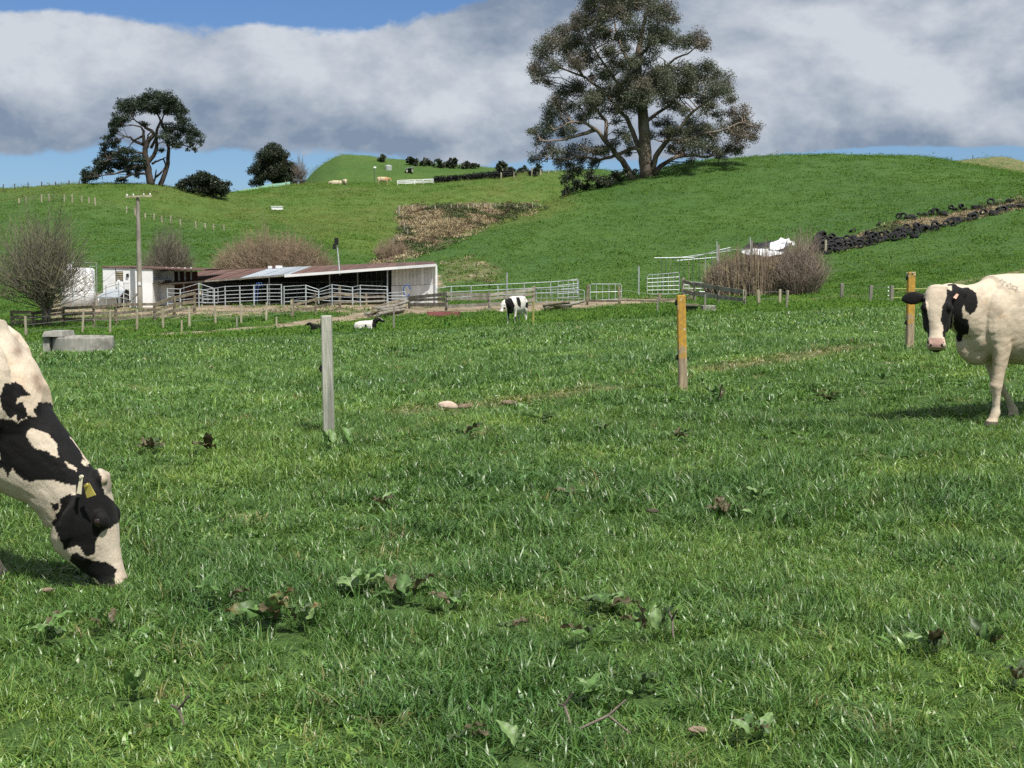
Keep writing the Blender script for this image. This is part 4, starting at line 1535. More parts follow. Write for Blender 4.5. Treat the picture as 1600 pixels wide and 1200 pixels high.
def ridge_cattle():
    me0 = FAR_ME.copy()
    tan = bpy.data.meshes.new_from_object(FAR_COW)
    tan.materials.clear()
    tan.color_attributes.remove(tan.color_attributes['Col'])
    V, _ = coords(tan)
    C = np.tile(np.array((.50, .39, .25)), (len(V), 1))
    C[(V[:, 2] > .9) & (V[:, 0] > -.3)] = (.45, .27, .14)
    set_col(tan, C); tan.materials.append(COAT)
    pale = tan.copy()
    C2 = np.tile(np.array((.54, .46, .33)), (len(V), 1))
    pale.color_attributes['Col'].data.foreach_set('color', np.concatenate([C2, np.ones((len(V), 1))], 1).astype(np.float32).ravel())
    for px, py, rz, me, sc, dz, lab in (
            (604, 289, .2, tan, .98, 0, 'tan cow standing on the ridge left of the white rail fence'),
            (520, 289, 3.3, pale, .95, -.55, 'pale cow lying on the ridge, left one of a close pair'),
            (540, 289, -1.2, pale, .95, -.3, 'pale cow facing away on the ridge, right one of a close pair'),
            (402, 295, 3.0, pale, 1.0, -.5, 'pale cow lying behind the green netting below the conical tree'),
            (416, 294, .3, tan, 1.0, -.5, 'brown cow lying behind the green netting below the conical tree')):
        p = hit(px, py, 200, 300)
        if p[1] < 215 or p[1] > 290:
            p = ground(px, 258)
        o = link(bpy.data.objects.new('beef_cow', me))
        o.location = (p[0], p[1], p[2] + dz); o.rotation_euler = (0, 0, rz); o.scale = (sc,) * 3
        tag(o, lab, 'cow', 'cattle on the far ridge')


ridge_cattle()

# ------------------------------------------------------------------ trees and bushes
def leaves_np(cents, rads, per, size, rng, cols, droop=.3, flat=.8, shell=.2):
    """leaf sprays: small quads spread through blobs; cents (N,3), rads (N,), cols (N,3)"""
    V, C = [], []
    for c, r, k in zip(cents, rads, cols):
        n = max(4, int(per * r * r))
        d = rng.normal(size=(n, 3)); d /= np.linalg.norm(d, axis=1, keepdims=True)
        q = c + d * (r * (shell + (1.12 - shell) * rng.uniform(size=(n, 1)) ** .75)) * (1, 1, flat)
        a = rng.normal(size=(n, 3)); a[:, 2] -= droop; a /= np.linalg.norm(a, axis=1, keepdims=True)
        b = np.cross(a, rng.normal(size=(n, 3))); b /= np.maximum(np.linalg.norm(b, axis=1, keepdims=True), 1e-6)
        L = size * rng.uniform(.6, 1.4, (n, 1)); Wd = L * rng.uniform(.35, .6, (n, 1))
        V.append(np.stack([q - a * L * .5, q + b * Wd * .5 + a * L * .05, q + a * L * .5, q - b * Wd * .5], 1))
        cc = k * rng.uniform(.6, 1.5, (n, 1))
        C.append(np.repeat(cc[:, None], 4, 1))
    V = np.concatenate(V).reshape(-1, 3); C = np.concatenate(C).reshape(-1, 3)
    return V, np.arange(len(V)).reshape(-1, 4), C


def sub_blobs(c, r, rng, n=7):
    d = rng.normal(size=(n, 3)); d /= np.linalg.norm(d, axis=1, keepdims=True)
    return c + d * r * rng.uniform(.2, .85, (n, 1)) * (1, 1, .85), r * rng.uniform(.38, .66, n)


def limb_mesh(limbs, rng, n=7):
    mb = MB()
    for pts, r0, r1 in limbs:
        pts = np.asarray(pts, float)
        # resample with a little wander
        t = np.linspace(0, 1, len(pts)); tt = np.linspace(0, 1, max(5, len(pts) * 3))
        q = np.stack([np.interp(tt, t, pts[:, i]) for i in range(3)], -1)
        q[1:-1] += rng.normal(0, .25 * r0 ** .5 * .25, q[1:-1].shape)
        mb.tube(q, np.interp(tt, [0, 1], [r0, r1]), n)
    return mb


def twigs_to(cents, origins, rng, r0=.05, per=3):
    """thin branches that run from the nearest limb point to the foliage"""
    org = np.asarray(origins)
    P0, P1 = [], []
    for c in cents:
        d = np.linalg.norm(org - c, axis=1) + np.maximum(0, org[:, 2] - c[2]) * 1.5
        for k in np.argsort(d)[:per]:
            P0.append(org[k]); P1.append(c)
    P0 = np.array(P0); P1 = np.array(P1)
    mid = (P0 + P1) / 2 + rng.normal(0, .12, P0.shape) * np.linalg.norm(P1 - P0, axis=1, keepdims=True)
    Pt = np.stack([P0, mid, P1], 1)
    R = np.tile(np.array([r0, r0 * .6, r0 * .25]), (len(P0), 1))
    return tubes_np(Pt, R, 4)


def picture_tree(name, label, base_px, D, limbs_px, clusters_px, conv, crown_depth, leaf, palette, bark, cat='tree', group=None, twig_r=.06, per=3, seed=1, droop=.5, subs=8, flat=.8, reach=1.0, front=None):
    """a tree whose limbs and foliage masses are listed where the photograph shows them; depth is given by the builder"""
    rng = np.random.default_rng(seed)
    base = hit(*base_px, D - 40, D + 60) if D else hit(*base_px)
    D = base[1]
    t = thing(name, label, cat, base, group)
    cx = base[0]
    halfw = max(abs(P(*conv(c[0], c[1]), D)[0] - cx) for c in clusters_px)

    def place(x, y, dd):
        return P(*conv(x, y), D + dd)
    limbs, pts_all = [], []
    for l in limbs_px:
        n = len(l['p'])
        dd = np.linspace(l.get('d0', 0), l.get('d1', rng.uniform(-.4, .4) * crown_depth), n)
        pts = [place(x, y, q) for (x, y), q in zip(l['p'], dd)]
        if l.get('root'):
            pts[0] = np.array((pts[0][0], pts[0][1], float(G(pts[0][0], pts[0][1])) - .3))
        limbs.append((pts, l['r0'], l['r1']))
        for a, b in zip(pts[:-1], pts[1:]):
            for k in range(4):
                pts_all.append(a + (b - a) * k / 4)
        pts_all.append(pts[-1])
    mb = limb_mesh(limbs, rng)
    cents, rads, cols = [], [], []
    first = []
    for c in clusters_px:
        x, y, r = c[:3]
        pal = palette[c[3]] if len(c) > 3 else palette[0]
        p0 = place(x, y, 0)
        rr = abs(place(x + r, y, 0)[0] - p0[0])
        off = (p0[0] - cx) / max(halfw, .1)
        dd = rng.uniform(-.75, .75) * crown_depth * math.sqrt(max(.12, 1 - off * off)) if crown_depth else 0
        if front and front[0] < x < front[1] and front[2] < y < front[3]:
            dd = -abs(dd) - .8
        p = place(x, y, dd)
        first.append(p)
        b, q = sub_blobs(p, rr * reach, rng, subs)
        for bb, qq in zip(b, q):
            cents.append(bb); rads.append(qq)
            cols.append(np.array(pal[rng.integers(0, len(pal))]) * rng.uniform(.8, 1.2))
    Vt, Ft = twigs_to(np.array(first), pts_all, rng, twig_r, per)
    Vs, Fs = twigs_to(np.array(cents), first, rng, twig_r * .35, 1)
    b0 = len(mb.v)
    V = np.concatenate([np.array(mb.v) if b0 else np.zeros((0, 3)), Vt, Vs])
    faces = list(mb.f) + [tuple(f + b0) for f in Ft] + [tuple(f + b0 + len(Vt)) for f in Fs]
    me = bpy.data.meshes.new('trunk')
    me.from_pydata([tuple(p) for p in V], [], faces)
    for p in me.polygons: p.use_smooth = True
    me.materials.append(bark)
    obj('trunk', me, None, t)
    V, F, C = leaves_np(np.array(cents), np.array(rads), leaf['per'], leaf['size'], rng, np.array(cols), droop, flat)
    me = np_mesh('crown', V, F, False, C)
    me.materials.append(M['leaf'])
    obj('crown', me, None, t)
    return t


OLIVE = [(.078, .092, .056), (.094, .106, .066), (.066, .082, .050), (.125, .130, .084)]
RUST = [(.122, .110, .080), (.108, .100, .072), (.14, .120, .090)]
PALE = [(.13, .105, .080), (.11, .095, .070), (.15, .12, .09)]
PINE = [(.028, .044, .024), (.036, .052, .029), (.024, .038, .022)]
PINEL = [(.060, .066, .042), (.048, .056, .036)]
DARKG = [(.016, .026, .013), (.021, .032, .016), (.027, .035, .018)]
CONE = [(.024, .038, .018), (.030, .044, .021), (.020, .032, .016), (.040, .046, .024)]


def build_gum():
    conv = lambda x, y: (800 + x / 3.637, y / 3.637)
    T = []
    for row, pal in (
            ([(450, 40, 70), (540, 15, 70), (640, 0, 80), (740, 5, 80), (830, 45, 70), (885, 110, 58), (395, 85, 60), (345, 145, 58), (425, 140, 55), (520, 105, 55), (610, 75, 45), (470, -30, 60), (580, -50, 70), (700, -55, 70), (800, -30, 60)], 1),
            ([(290, 190, 58), (230, 250, 60), (170, 300, 60), (140, 375, 52), (150, 435, 42), (200, 460, 36), (240, 370, 50), (310, 280, 58), (370, 225, 58), (375, 350, 45), (450, 330, 50), (440, 235, 50)], 1),
            ([(690, 165, 68), (560, 290, 45), (610, 365, 55), (520, 415, 58), (560, 495, 66), (640, 480, 58), (800, 300, 50), (870, 195, 66), (930, 235, 52), (780, 240, 42), (480, 180, 45)], 0),
            ([(1060, 220, 55), (1000, 240, 42), (1098, 262, 38), (1095, 385, 58), (1050, 430, 62), (1160, 440, 58), (1205, 500, 58), (1238, 560, 42), (980, 400, 55), (1150, 520, 58), (1085, 560, 55), (1120, 608, 46)], 0),
            ([(800, 450, 78), (880, 500, 78), (780, 540, 76), (700, 560, 66), (900, 580, 56), (640, 600, 60), (560, 620, 52), (980, 500, 66), (840, 400, 50), (730, 480, 55), (720, 610, 48), (760, 350, 45), (700, 420, 45)], 0),
            ([(300, 530, 58), (250, 580, 52), (380, 515, 58), (230, 650, 56), (320, 620, 55), (430, 585, 55), (480, 550, 46), (200, 720, 46), (150, 780, 50), (280, 720, 44), (390, 680, 34), (130, 740, 34)], 0),
            ([(330, 870, 48), (430, 850, 46), (395, 905, 38), (130, 905, 32), (178, 880, 22), (150, 940, 20), (215, 840, 36), (270, 920, 38), (330, 950, 40), (470, 930, 36), (250, 860, 34)], 0),
            ([(1020, 710, 56), (1080, 760, 56), (960, 745, 44), (1150, 770, 56), (1235, 745, 50), (1240, 840, 46), (1130, 850, 46), (1040, 830, 46), (960, 820, 42), (860, 760, 34), (620, 760, 38), (590, 825, 30), (660, 860, 28), (1180, 890, 34), (1290, 850, 34), (910, 850, 30), (890, 690, 40)], 0),
            ([(1310, 655, 52), (1360, 720, 44), (1305, 780, 52), (1250, 640, 38), (1370, 780, 32), (1300, 720, 50)], 2)):
        for c in row:
            T.append((*c, pal if RNG.uniform() < .72 else (0 if pal == 1 else 1 if pal == 0 else 2)))
            f = RNG.uniform(.2, .6)
            if RNG.uniform() < .75 and c[1] < 900 and abs(c[0] - 735) > 110:
                T.append((c[0] + (735 - c[0]) * f, c[1] + RNG.normal(0, 18), c[2] * .75, 0))
    L = [
        dict(p=[(765, 1005), (755, 850), (745, 700), (735, 560), (710, 420), (720, 300), (735, 200), (760, 90), (780, 10)], r0=.95, r1=.10, root=1, d1=.5),
        dict(p=[(700, 1010), (640, 930), (580, 860), (530, 800), (480, 735), (420, 700), (340, 690), (240, 740)], r0=.46, r1=.07, root=1, d1=-4),
        dict(p=[(790, 990), (820, 880), (890, 790), (960, 720), (1020, 640), (1090, 590), (1180, 520)], r0=.42, r1=.07, d1=-5),
        dict(p=[(800, 990), (850, 940), (930, 895), (1020, 880), (1110, 895), (1220, 860), (1310, 780)], r0=.36, r1=.05, d1=4),
        dict(p=[(760, 960), (690, 760), (660, 680), (600, 610), (520, 520), (400, 430), (280, 390), (190, 330)], r0=.38, r1=.06, d1=5),
        dict(p=[(735, 560), (790, 480), (850, 400), (930, 330), (1010, 300), (1070, 240)], r0=.28, r1=.05, d1=-3),
        dict(p=[(715, 430), (650, 330), (610, 230), (580, 120), (560, 40)], r0=.28, r1=.05, d1=3),
        dict(p=[(720, 330), (790, 250), (830, 150), (850, 60)], r0=.24, r1=.05, d1=-3),
        dict(p=[(745, 650), (680, 560), (600, 470), (500, 330), (440, 230), (400, 110)], r0=.28, r1=.05, d1=-5),
        dict(p=[(750, 700), (830, 640), (920, 580), (1010, 480), (1100, 420)], r0=.28, r1=.05, d1=6),
        dict(p=[(740, 850), (690, 840), (600, 880), (500, 910), (400, 890), (290, 910), (170, 900)], r0=.32, r1=.05, d1=-2),
        dict(p=[(480, 735), (380, 770), (270, 800), (160, 800)], r0=.30, r1=.05, d0=-2, d1=-4),
        dict(p=[(530, 800), (540, 700), (480, 620), (420, 560), (390, 500)], r0=.3, r1=.05, d0=-2, d1=2),
        dict(p=[(400, 430), (330, 330), (300, 250), (270, 190)], r0=.22, r1=.05, d0=3, d1=3),
        dict(p=[(890, 790), (990, 800), (1080, 760), (1200, 740), (1310, 690), (1370, 720)], r0=.26, r1=.05, d0=-2, d1=-3),
    ]
    picture_tree('gum_tree', 'huge spreading gum tree with pale limbs on the crest of the green hill', (1010, 277), 196, L, T, conv, 9, dict(per=235, size=.19),
                 [OLIVE, RUST + OLIVE[:1], PALE], M['bark_euc'], seed=21, twig_r=.09, per=2, subs=10, droop=.8, reach=1.45, front=(640, 900, 130, 640))
    H = [(300, 1020, 52), (360, 970, 52), (440, 1010, 55), (420, 1070, 50), (520, 1020, 48), (330, 1085, 46), (580, 1000, 42), (650, 985, 34), (700, 975, 26), (290, 1105, 30), (490, 1050, 40), (370, 1050, 45), (560, 1030, 36), (620, 1015, 28)]
    picture_tree('shrub', 'dark evergreen shrubs in a clump below the huge gum tree', (950, 292), 192, [dict(p=[(430, 1100), (430, 1010)], r0=.2, r1=.05, root=1, d1=0), dict(p=[(560, 1060), (560, 1000)], r0=.15, r1=.05, root=1, d1=0)],
                 H, conv, 2.5, dict(per=230, size=.28), [DARKG + OLIVE[:1]], M['bark_dark'], cat='shrub', seed=22, twig_r=.05, subs=8, droop=.2)


def build_pine():
    conv = lambda x, y: (80 + x / 6.154, 130 + y / 6.154)
    A = [(1010, 120, 70), (940, 130, 60), (1090, 130, 60), (880, 170, 60), (800, 185, 62), (720, 210, 60), (690, 270, 55), (780, 250, 60), (960, 200, 70), (1060, 200, 70), (1150, 190, 60), (1220, 240, 60), (1270, 280, 50), (1250, 330, 50),
         (1180, 270, 55), (620, 350, 52), (590, 390, 36), (620, 450, 52), (700, 350, 50), (660, 400, 44), (590, 490, 32), (880, 240, 55), (1010, 260, 55), (1110, 280, 45), (1300, 380, 50), (1180, 430, 55), (1110, 450, 50), (1260, 450, 56), (1350, 470, 55), (1410, 500, 45),
         (1330, 530, 46), (1210, 520, 50), (1120, 530, 46), (1420, 570, 36), (1350, 590, 32), (1230, 590, 40), (1380, 640, 22), (1070, 640, 26), (1310, 640, 18), (1160, 590, 36), (1060, 510, 34), (910, 400, 36)]
    B = [(540, 560, 50), (520, 610, 44), (600, 600, 46), (640, 560, 34), (560, 680, 52), (640, 700, 50), (690, 640, 52), (750, 650, 44), (720, 720, 50), (800, 720, 46), (500, 700, 42)]
    Cc = [(480, 760, 55), (430, 750, 42), (540, 780, 52), (620, 780, 55), (700, 790, 54), (780, 790, 50), (850, 740, 46), (420, 830, 55), (360, 850, 46), (320, 870, 30), (480, 840, 46), (350, 920, 50), (310, 930, 30), (410, 900, 46), (560, 850, 36),
          (840, 820, 44), (900, 800, 40), (650, 930, 40), (690, 930, 30), (740, 860, 36), (320, 850, 24), (820, 880, 30)]
    T = [(*c, 0) for c in A] + [(*c, 1 if RNG.uniform() < .6 else 0) for c in B] + [(*c, 0) for c in Cc]
    L = [
        dict(p=[(960, 975), (940, 850), (910, 720), (905, 640), (930, 560), (985, 500), (970, 460), (900, 420), (840, 380), (790, 345)], r0=.62, r1=.08, root=1, d1=-1),
        dict(p=[(930, 760), (990, 690), (1015, 600), (1005, 500), (1030, 420), (1050, 360), (1010, 280), (960, 200)], r0=.36, r1=.09, d1=1.5),
        dict(p=[(1045, 990), (1090, 890), (1120, 780), (1130, 660), (1120, 560), (1090, 450), (1060, 370), (1100, 250)], r0=.44, r1=.09, root=1, d0=2, d1=2),
        dict(p=[(905, 640), (890, 560), (890, 460), (860, 420), (750, 400)], r0=.34, r1=.07, d1=-2),
        dict(p=[(900, 600), (800, 560), (760, 520), (710, 510), (640, 555)], r0=.26, r1=.06, d1=-2),
        dict(p=[(880, 510), (800, 550), (740, 620)], r0=.2, r1=.05, d1=-1),
        dict(p=[(900, 680), (800, 660), (700, 660)], r0=.24, r1=.06, d1=-2),
        dict(p=[(960, 620), (1000, 540), (1020, 500)], r0=.24, r1=.12, d1=1),
        dict(p=[(1060, 370), (1075, 440), (1180, 440), (1300, 450)], r0=.2, r1=.05, d0=2, d1=2),
        dict(p=[(970, 775), (1040, 740), (1100, 715)], r0=.2, r1=.08, d1=2),
        dict(p=[(1080, 730), (1100, 790), (1090, 860)], r0=.14, r1=.1, d0=1, d1=2),
        dict(p=[(1010, 900), (1060, 860), (1100, 800)], r0=.2, r1=.10, d1=2),
        dict(p=[(930, 800), (820, 800), (700, 850), (560, 880), (420, 900)], r0=.3, r1=.06, d1=-3),
        dict(p=[(930, 870), (850, 870), (760, 880), (650, 930)], r0=.24, r1=.06, d1=-3),
        dict(p=[(920, 750), (780, 750), (620, 730), (480, 760)], r0=.26, r1=.05, d1=-2),
        dict(p=[(930, 560), (930, 500), (960, 470)], r0=.16, r1=.08, d1=0),
        dict(p=[(980, 980), (1000, 900), (1010, 830)], r0=.2, r1=.08, root=1, d1=1),
        dict(p=[(1120, 600), (1200, 590), (1300, 600), (1380, 640)], r0=.14, r1=.04, d0=2, d1=2),
        dict(p=[(960, 830), (920, 820), (860, 850), (740, 900)], r0=.16, r1=.05, d1=-1)]
    picture_tree('pine_tree', 'old leaning pine with bare twisted trunks and a flat crown on the left hilltop', (240, 289), 228, L, T, conv, 4.0, dict(per=190, size=.26),
                 [PINE, PINEL + PINE[:1]], M['bark_dark'], seed=31, twig_r=.06, per=2, subs=9, droop=-.1, flat=.7, reach=1.5)


def blob_tree(name, label, px, py, D, w, h, shape, n, r, palette, seed, cat='tree', group=None, leaf=dict(per=150, size=.34), depth=None, bark=None, twig_r=.06, lift=0.0):
    """a dense evergreen: foliage masses through an outline; w, h in picture pixels"""
    rng = np.random.default_rng(seed)
    cl = []
    for i in range(n):
        t = rng.uniform(0, 1)
        hw = shape(t) * w / 2
        s = rng.uniform(-1, 1)
        cl.append((px + s * max(hw - r * .6, 1) + rng.normal(0, r * .12), py - lift - t * (h - r * .8) - r * .25, r * rng.uniform(.75, 1.2)))
    mid = [dict(p=[(px, py), (px, py - h * .5), (px, py - h * .85)], r0=.3 * h * D / FPX / 5, r1=.06, root=1, d1=0)]
    dp = depth if depth is not None else w * D / FPX * .45
    return picture_tree(name, label, (px, py), D, mid, cl, lambda x, y: (x, y), dp, leaf, [palette], bark or M['bark_dark'], cat=cat, group=group, seed=seed, subs=8, per=1, twig_r=twig_r, droop=.15)


def twig_cloud(name, label, base, height, spread, n, cols, seed, cat='tree', crown=None, stem_r=.02, fork=3, lean=0.0, trunk=None, bark=None, group=None, rough=.14, depth=None, tight=1.0):
    """bare deciduous growth: many thin stems that fork outward. spread = half width in metres"""
    rng = np.random.default_rng(seed)
    t = thing(name, label, cat, base, group)
    dep = depth if depth is not None else spread
    th = rng.uniform(0, 2 * math.pi, n)
    rad = np.sqrt(rng.uniform(0, 1, n))
    ex = np.cos(th) * rad * spread; ey = np.sin(th) * rad * dep
    ez = height * np.sqrt(np.clip(1 - (rad * .92) ** 2, .04, 1)) * np.clip(rng.normal(.86, .15, n), .5, 1.25) * (.82 + .36 * fbm(np.cos(th) * 2.2 + seed, np.sin(th) * 2.2 + rad * 2, seed, 2))
    root = np.stack([ex * .22 * tight, ey * .22 * tight, np.full(n, .02)], -1)
    if trunk:
        root = np.stack([rng.normal(0, .12, n), rng.normal(0, .12, n), rng.uniform(trunk * .55, trunk * 1.5, n)], -1)
    tip = np.stack([ex + lean * ez, ey, ez], -1)
    S = 6
    tt = np.linspace(0, 1, S)
    mid = root + (tip - root) * np.array((.85, .85, .50) if trunk else (.6, .6, .42))
    Pt = (1 - tt)[None, :, None] ** 2 * root[:, None] + 2 * ((1 - tt) * tt)[None, :, None] * mid[:, None] + tt[None, :, None] ** 2 * tip[:, None]
    Pt[:, 1:] += np.cumsum(rng.normal(0, rough * height * .06, (n, S - 1, 3)), 1)
    R = stem_r * np.interp(tt, [0, 1], [1.3, .35])[None] * rng.uniform(.6, 1.4, (n, 1))
    Vl, Fl, Cl = [], [], []
    cc = np.array(cols)

    def push(Pq, Rq, sides):
        V, F = tubes_np(Pq, Rq, sides)
        b = sum(len(v) for v in Vl)
        Vl.append(V); Fl.append(F + b)
        k = cc[rng.integers(0, len(cc), len(Pq))] * rng.uniform(.7, 1.3, (len(Pq), 1))
        Cl.append(np.repeat(k, Pq.shape[1] * sides, 0))
    push(Pt, R, 3)
    for gen in range(fork):
        i = rng.integers(0, n, n); k = rng.integers(2, S - 1, n)
        p0 = Pt[i, k]
        d = tip[i] - p0 + rng.normal(0, .35 * spread, (n, 3)) * (1, 1, .6)
        d[:, 2] = np.abs(d[:, 2]) + .1 * height
        ln = rng.uniform(.25, .7, (n, 1)) * height * .5
        d = d / np.linalg.norm(d, axis=1, keepdims=True) * ln
        Pq = np.stack([p0, p0 + d * .5 + rng.normal(0, .05 * height * .3, (n, 3)), p0 + d], 1)
        push(Pq, np.tile(stem_r * np.array((.6, .42, .22)), (n, 1)), 3)
    V = np.concatenate(Vl); F = np.concatenate(Fl); C = np.concatenate(Cl)
    if trunk:
        mb = MB()
        for k in range(4):
            a = rng.uniform(0, 6.28)
            dx, dy = math.cos(a) * .35, math.sin(a) * .35
            mb.tube([(dx * .5, dy * .5, -.2), (dx * .4, dy * .4, trunk * .5), (dx * 1.6, dy * 1.6, trunk * 1.3), (dx * 3.5, dy * 3.5, trunk * 2.2)], [.17, .14, .09, .04], 7)
        mt = mesh_of('trunk', mb, bark or M['bark_grey'], True)
        o = link(bpy.data.objects.new('trunk', mt)); o.parent = t
    me = np_mesh('crown' if trunk else 'stems', V, F, False, C)
    me.materials.append(M['twig'])
    o = link(bpy.data.objects.new('crown' if trunk else 'branches', me)); o.parent = t
    return t


def build_trees():
    build_gum()
    build_pine()
    cone = lambda t: max(.12, 1.0 - .10 * t - .78 * max(0, t - .35) ** 1.15 * 1.35)
    dome = lambda t: math.sqrt(max(.05, 1 - (t * .95) ** 2))
    blob_tree('evergreen_tree', 'dense dark tree with a domed top on the ridge left of the far knoll', 427, 292, 262, 84, 66, cone, 70, 12, CONE, 41, depth=4)
    blob_tree('evergreen_tree', 'low rounded dark evergreen bush beside the old pine on the hilltop', 316, 304, 240, 88, 36, dome, 60, 10, DARKG, 42, depth=3, cat='bush')
    twig_cloud('bare_tree', 'thin leafless tree just right of the dense dark tree on the ridge', ground(471, 262), 5.2, 1.4, 90, [(.20, .16, .13), (.16, .13, .11)], 43, trunk=1.4, stem_r=.03)
    k = 0
    labs = ['lone small tree on the crest of the far knoll', 'dark tree at the left end of the row on the far knoll', 'dark tree second from the left in the row on the far knoll', 'dark tree in the middle of the row on the far knoll',
            'broad dark tree right of the middle of the row on the far knoll', 'dark tree near the right end of the row on the far knoll', 'small dark tree ending the row on the far knoll at right',
            'dark tree beyond the black hedge, left of two', 'dark low tree beyond the black hedge, right of two', 'dark tree close left of the gum tree at its lowest branches', 'low dark bush at the fence just left of the gum tree']
    for (px, py, D, w, h), lb in zip([(597, 251, 395, 15, 12), (645, 256, 400, 26, 13), (665, 257, 402, 24, 13), (685, 259, 400, 24, 12), (706, 260, 402, 26, 15), (725, 261, 400, 24, 13), (741, 261, 400, 18, 8),
                                      (784, 267, 330, 20, 17), (798, 268, 330, 16, 9), (818, 271, 320, 22, 13), (838, 271, 320, 26, 11)], labs):
        p = hit(px, py, D - 130, D + 60)
        blob_tree('distant_tree', lb, px, py + 2, p[1], w, h, dome, 14, max(3.2, h * .30), OLIVE if k == 0 else DARKG + OLIVE[:2], 50 + k, group=None, leaf=dict(per=46, size=.75), depth=2.5)
        k += 1
    # bare bushes round the shed and the yards
    b = hit(72, 512, 60, 110)
    twig_cloud('bare_tree', 'multi-stemmed leafless tree with lichened twigs in front of the white tank', b, 7.2, 3.3, 380, [(.15, .135, .105), (.20, .18, .13), (.11, .10, .085), (.22, .20, .12)], 60, trunk=1.7, stem_r=.017, fork=5, lean=-.06, rough=.30)
    b = ground(264, 126)
    twig_cloud('bare_bush', 'grey leafless bush behind the white building and the power pole', b, 5.4, 2.4, 420, [(.17, .15, .12), (.13, .115, .095), (.20, .18, .13)], 61, trunk=.8, stem_r=.019, fork=4)
    b = ground(430, 130)
    twig_cloud('bare_bush', 'wide domed reddish brown leafless bush behind the long milking shed', b, 5.2, 5.9, 1900, [(.30, .22, .16), (.26, .19, .135), (.36, .27, .19), (.23, .20, .13)], 62, stem_r=.018, fork=4, depth=3.0, tight=2.6)
    p = hit(1180, 462, 85, 125)
    twig_cloud('reed_clump', 'tall straw and brown reed clump behind the grey ramp rails', p, 3.35, 3.7, 1500, [(.24, .19, .14), (.19, .15, .115), (.37, .30, .18), (.27, .21, .15), (.17, .14, .115)], 63, cat='reeds', stem_r=.022, fork=1, depth=1.6, tight=4.2, rough=.10)
    p = hit(1252, 460, 85, 125)
    twig_cloud('bare_bush', 'rounded purplish brown leafless bush at the right end of the reeds', p, 4.2, 1.8, 480, [(.27, .21, .175), (.33, .26, .21), (.22, .175, .145)], 64, stem_r=.012, fork=5, tight=2.2, rough=.35)
    p = ground(612, 150)
    twig_cloud('bare_bush', 'low pinkish brown scrub bush above the end of the shed roof', p, 2.4, 2.0, 300, [(.24, .17, .13), (.30, .24, .16)], 65, stem_r=.02, fork=3, tight=2.6)


build_trees()

# ------------------------------------------------------------------ posts, fences, gates
def post_box(mb, base, h, w, lean=(0, 0), chamfer=True, sink=.12):
    b = np.asarray(base, float)
    top = b + (lean[0] * h, lean[1] * h, h)
    d = (top - b) / np.linalg.norm(top - b)
    x = np.cross((0, 1.0, 0), d); x /= np.linalg.norm(x); y = np.cross(d, x)
    lo = b - d * sink
    rings = []
    for c, s in ((lo, w), (b, w), (b + (top - b) * .5, w * .985), (top - d * .012, w * .97), (top, w * .90)):
        hw = s / 2; q = hw * .80
        rings.append(np.array([c + x * i + y * j for i, j in ((-q, -hw), (q, -hw), (hw, -q), (hw, q), (q, hw), (-q, hw), (-hw, q), (-hw, -q))]))
    loft(mb, rings)
    return top


def lichen_post_material():
    m, n, b, out = new_mat('lichen_wood')
    tc = n.node('ShaderNodeTexCoord'); p = tc.outputs['Object']
    mp = n.node('ShaderNodeMapping'); n.link(p, mp.inputs[0]); mp.inputs['Scale'].default_value = (2.5, 2.5, .3)
    g = n.noise(mp.outputs[0], 14, 5, .65)
    wood = n.mix(n.ramp(g, .35, .65), (.40, .31, .20), (.24, .19, .13))
    sep = n.node('ShaderNodeSeparateXYZ'); n.link(p, sep.inputs[0])
    hgt = n.ramp(sep.outputs[2], .05, .85, -.22, .18)
    l = n.noise(p, 6, 5, .6)
    lic = n.ramp(n.math('ADD', l, hgt), .44, .56)
    c = n.mix(lic, wood, n.mix(n.ramp(n.noise(p, 22, 3, .6), .4, .6), (.50, .28, .035), (.36, .22, .05)))
    w = n.noise(p, 8, 4, .6, .4)
    c = n.mix(n.ramp(w, .62, .67), c, (.62, .60, .55))
    n.put(b.inputs['Base Color'], c)
    b.inputs['Roughness'].default_value = .85
    bp = n.node('ShaderNodeBump'); bp.inputs['Strength'].default_value = .5; bp.inputs['Distance'].default_value = .012
    n.link(n.math('ADD', g, w), bp.inputs['Height']); n.link(bp.outputs[0], b.inputs['Normal'])
    return m


M['post_lichen'] = lichen_post_material()


def near_post(px, py, ptop, wpx, label, mat, lean=0.0, extra=None):
    b = hit(px, py, 8, 30)
    k = b[1] / FPX
    h = (py - ptop) * k
    t = thing('fence_post', label, 'post', b, 'line of posts across the paddock')
    mb = MB(); top = post_box(mb, b, h, wpx * k, (lean, 0))
    o = obj('post', mb, mat, t)
    for f in (.35, .92) if extra != 'grey' else (.55,):
        c = b + (top - b) * f + np.array((-wpx * k * .5 + .008, -.01, 0))
        mb = MB()
        mb.box(c, (.035, .03, .06)); mb.tube([c + (-.012, 0, .03), c + (-.03, 0, 0), c + (-.012, 0, -.03)], .009, 6)
        obj('insulator', mb, M['black'], t)
    return t, b, top


def build_near_posts():
    near_post(514, 677, 492, 16.5, 'square weathered grey post standing alone left of the pale stone', M['post_grey'], -.012, 'grey')
    near_post(1067, 611, 461, 13.5, 'post covered in orange lichen standing in the middle of the paddock', M['post_lichen'], -.03)
    t, b, top = near_post(1421, 547, 425, 11.5, 'lichen topped post standing behind the head of the cream cow', M['post_lichen'], 0)
    rng = np.random.default_rng(3)
    mb = MB()
    for i in range(26):
        a = rng.uniform(0, 6.28)
        ellipsoid(mb, top + (.055 * math.cos(a), .055 * math.sin(a), -abs(rng.normal(0, .07))), np.full(3, rng.uniform(.006, .014)), None, 7, 5)
    m = simple('pale_lichen', (.50, .52, .44), (.36, .38, .28), 30, .9)
    tag(obj('lichen', mb, m, t), kind='stuff')


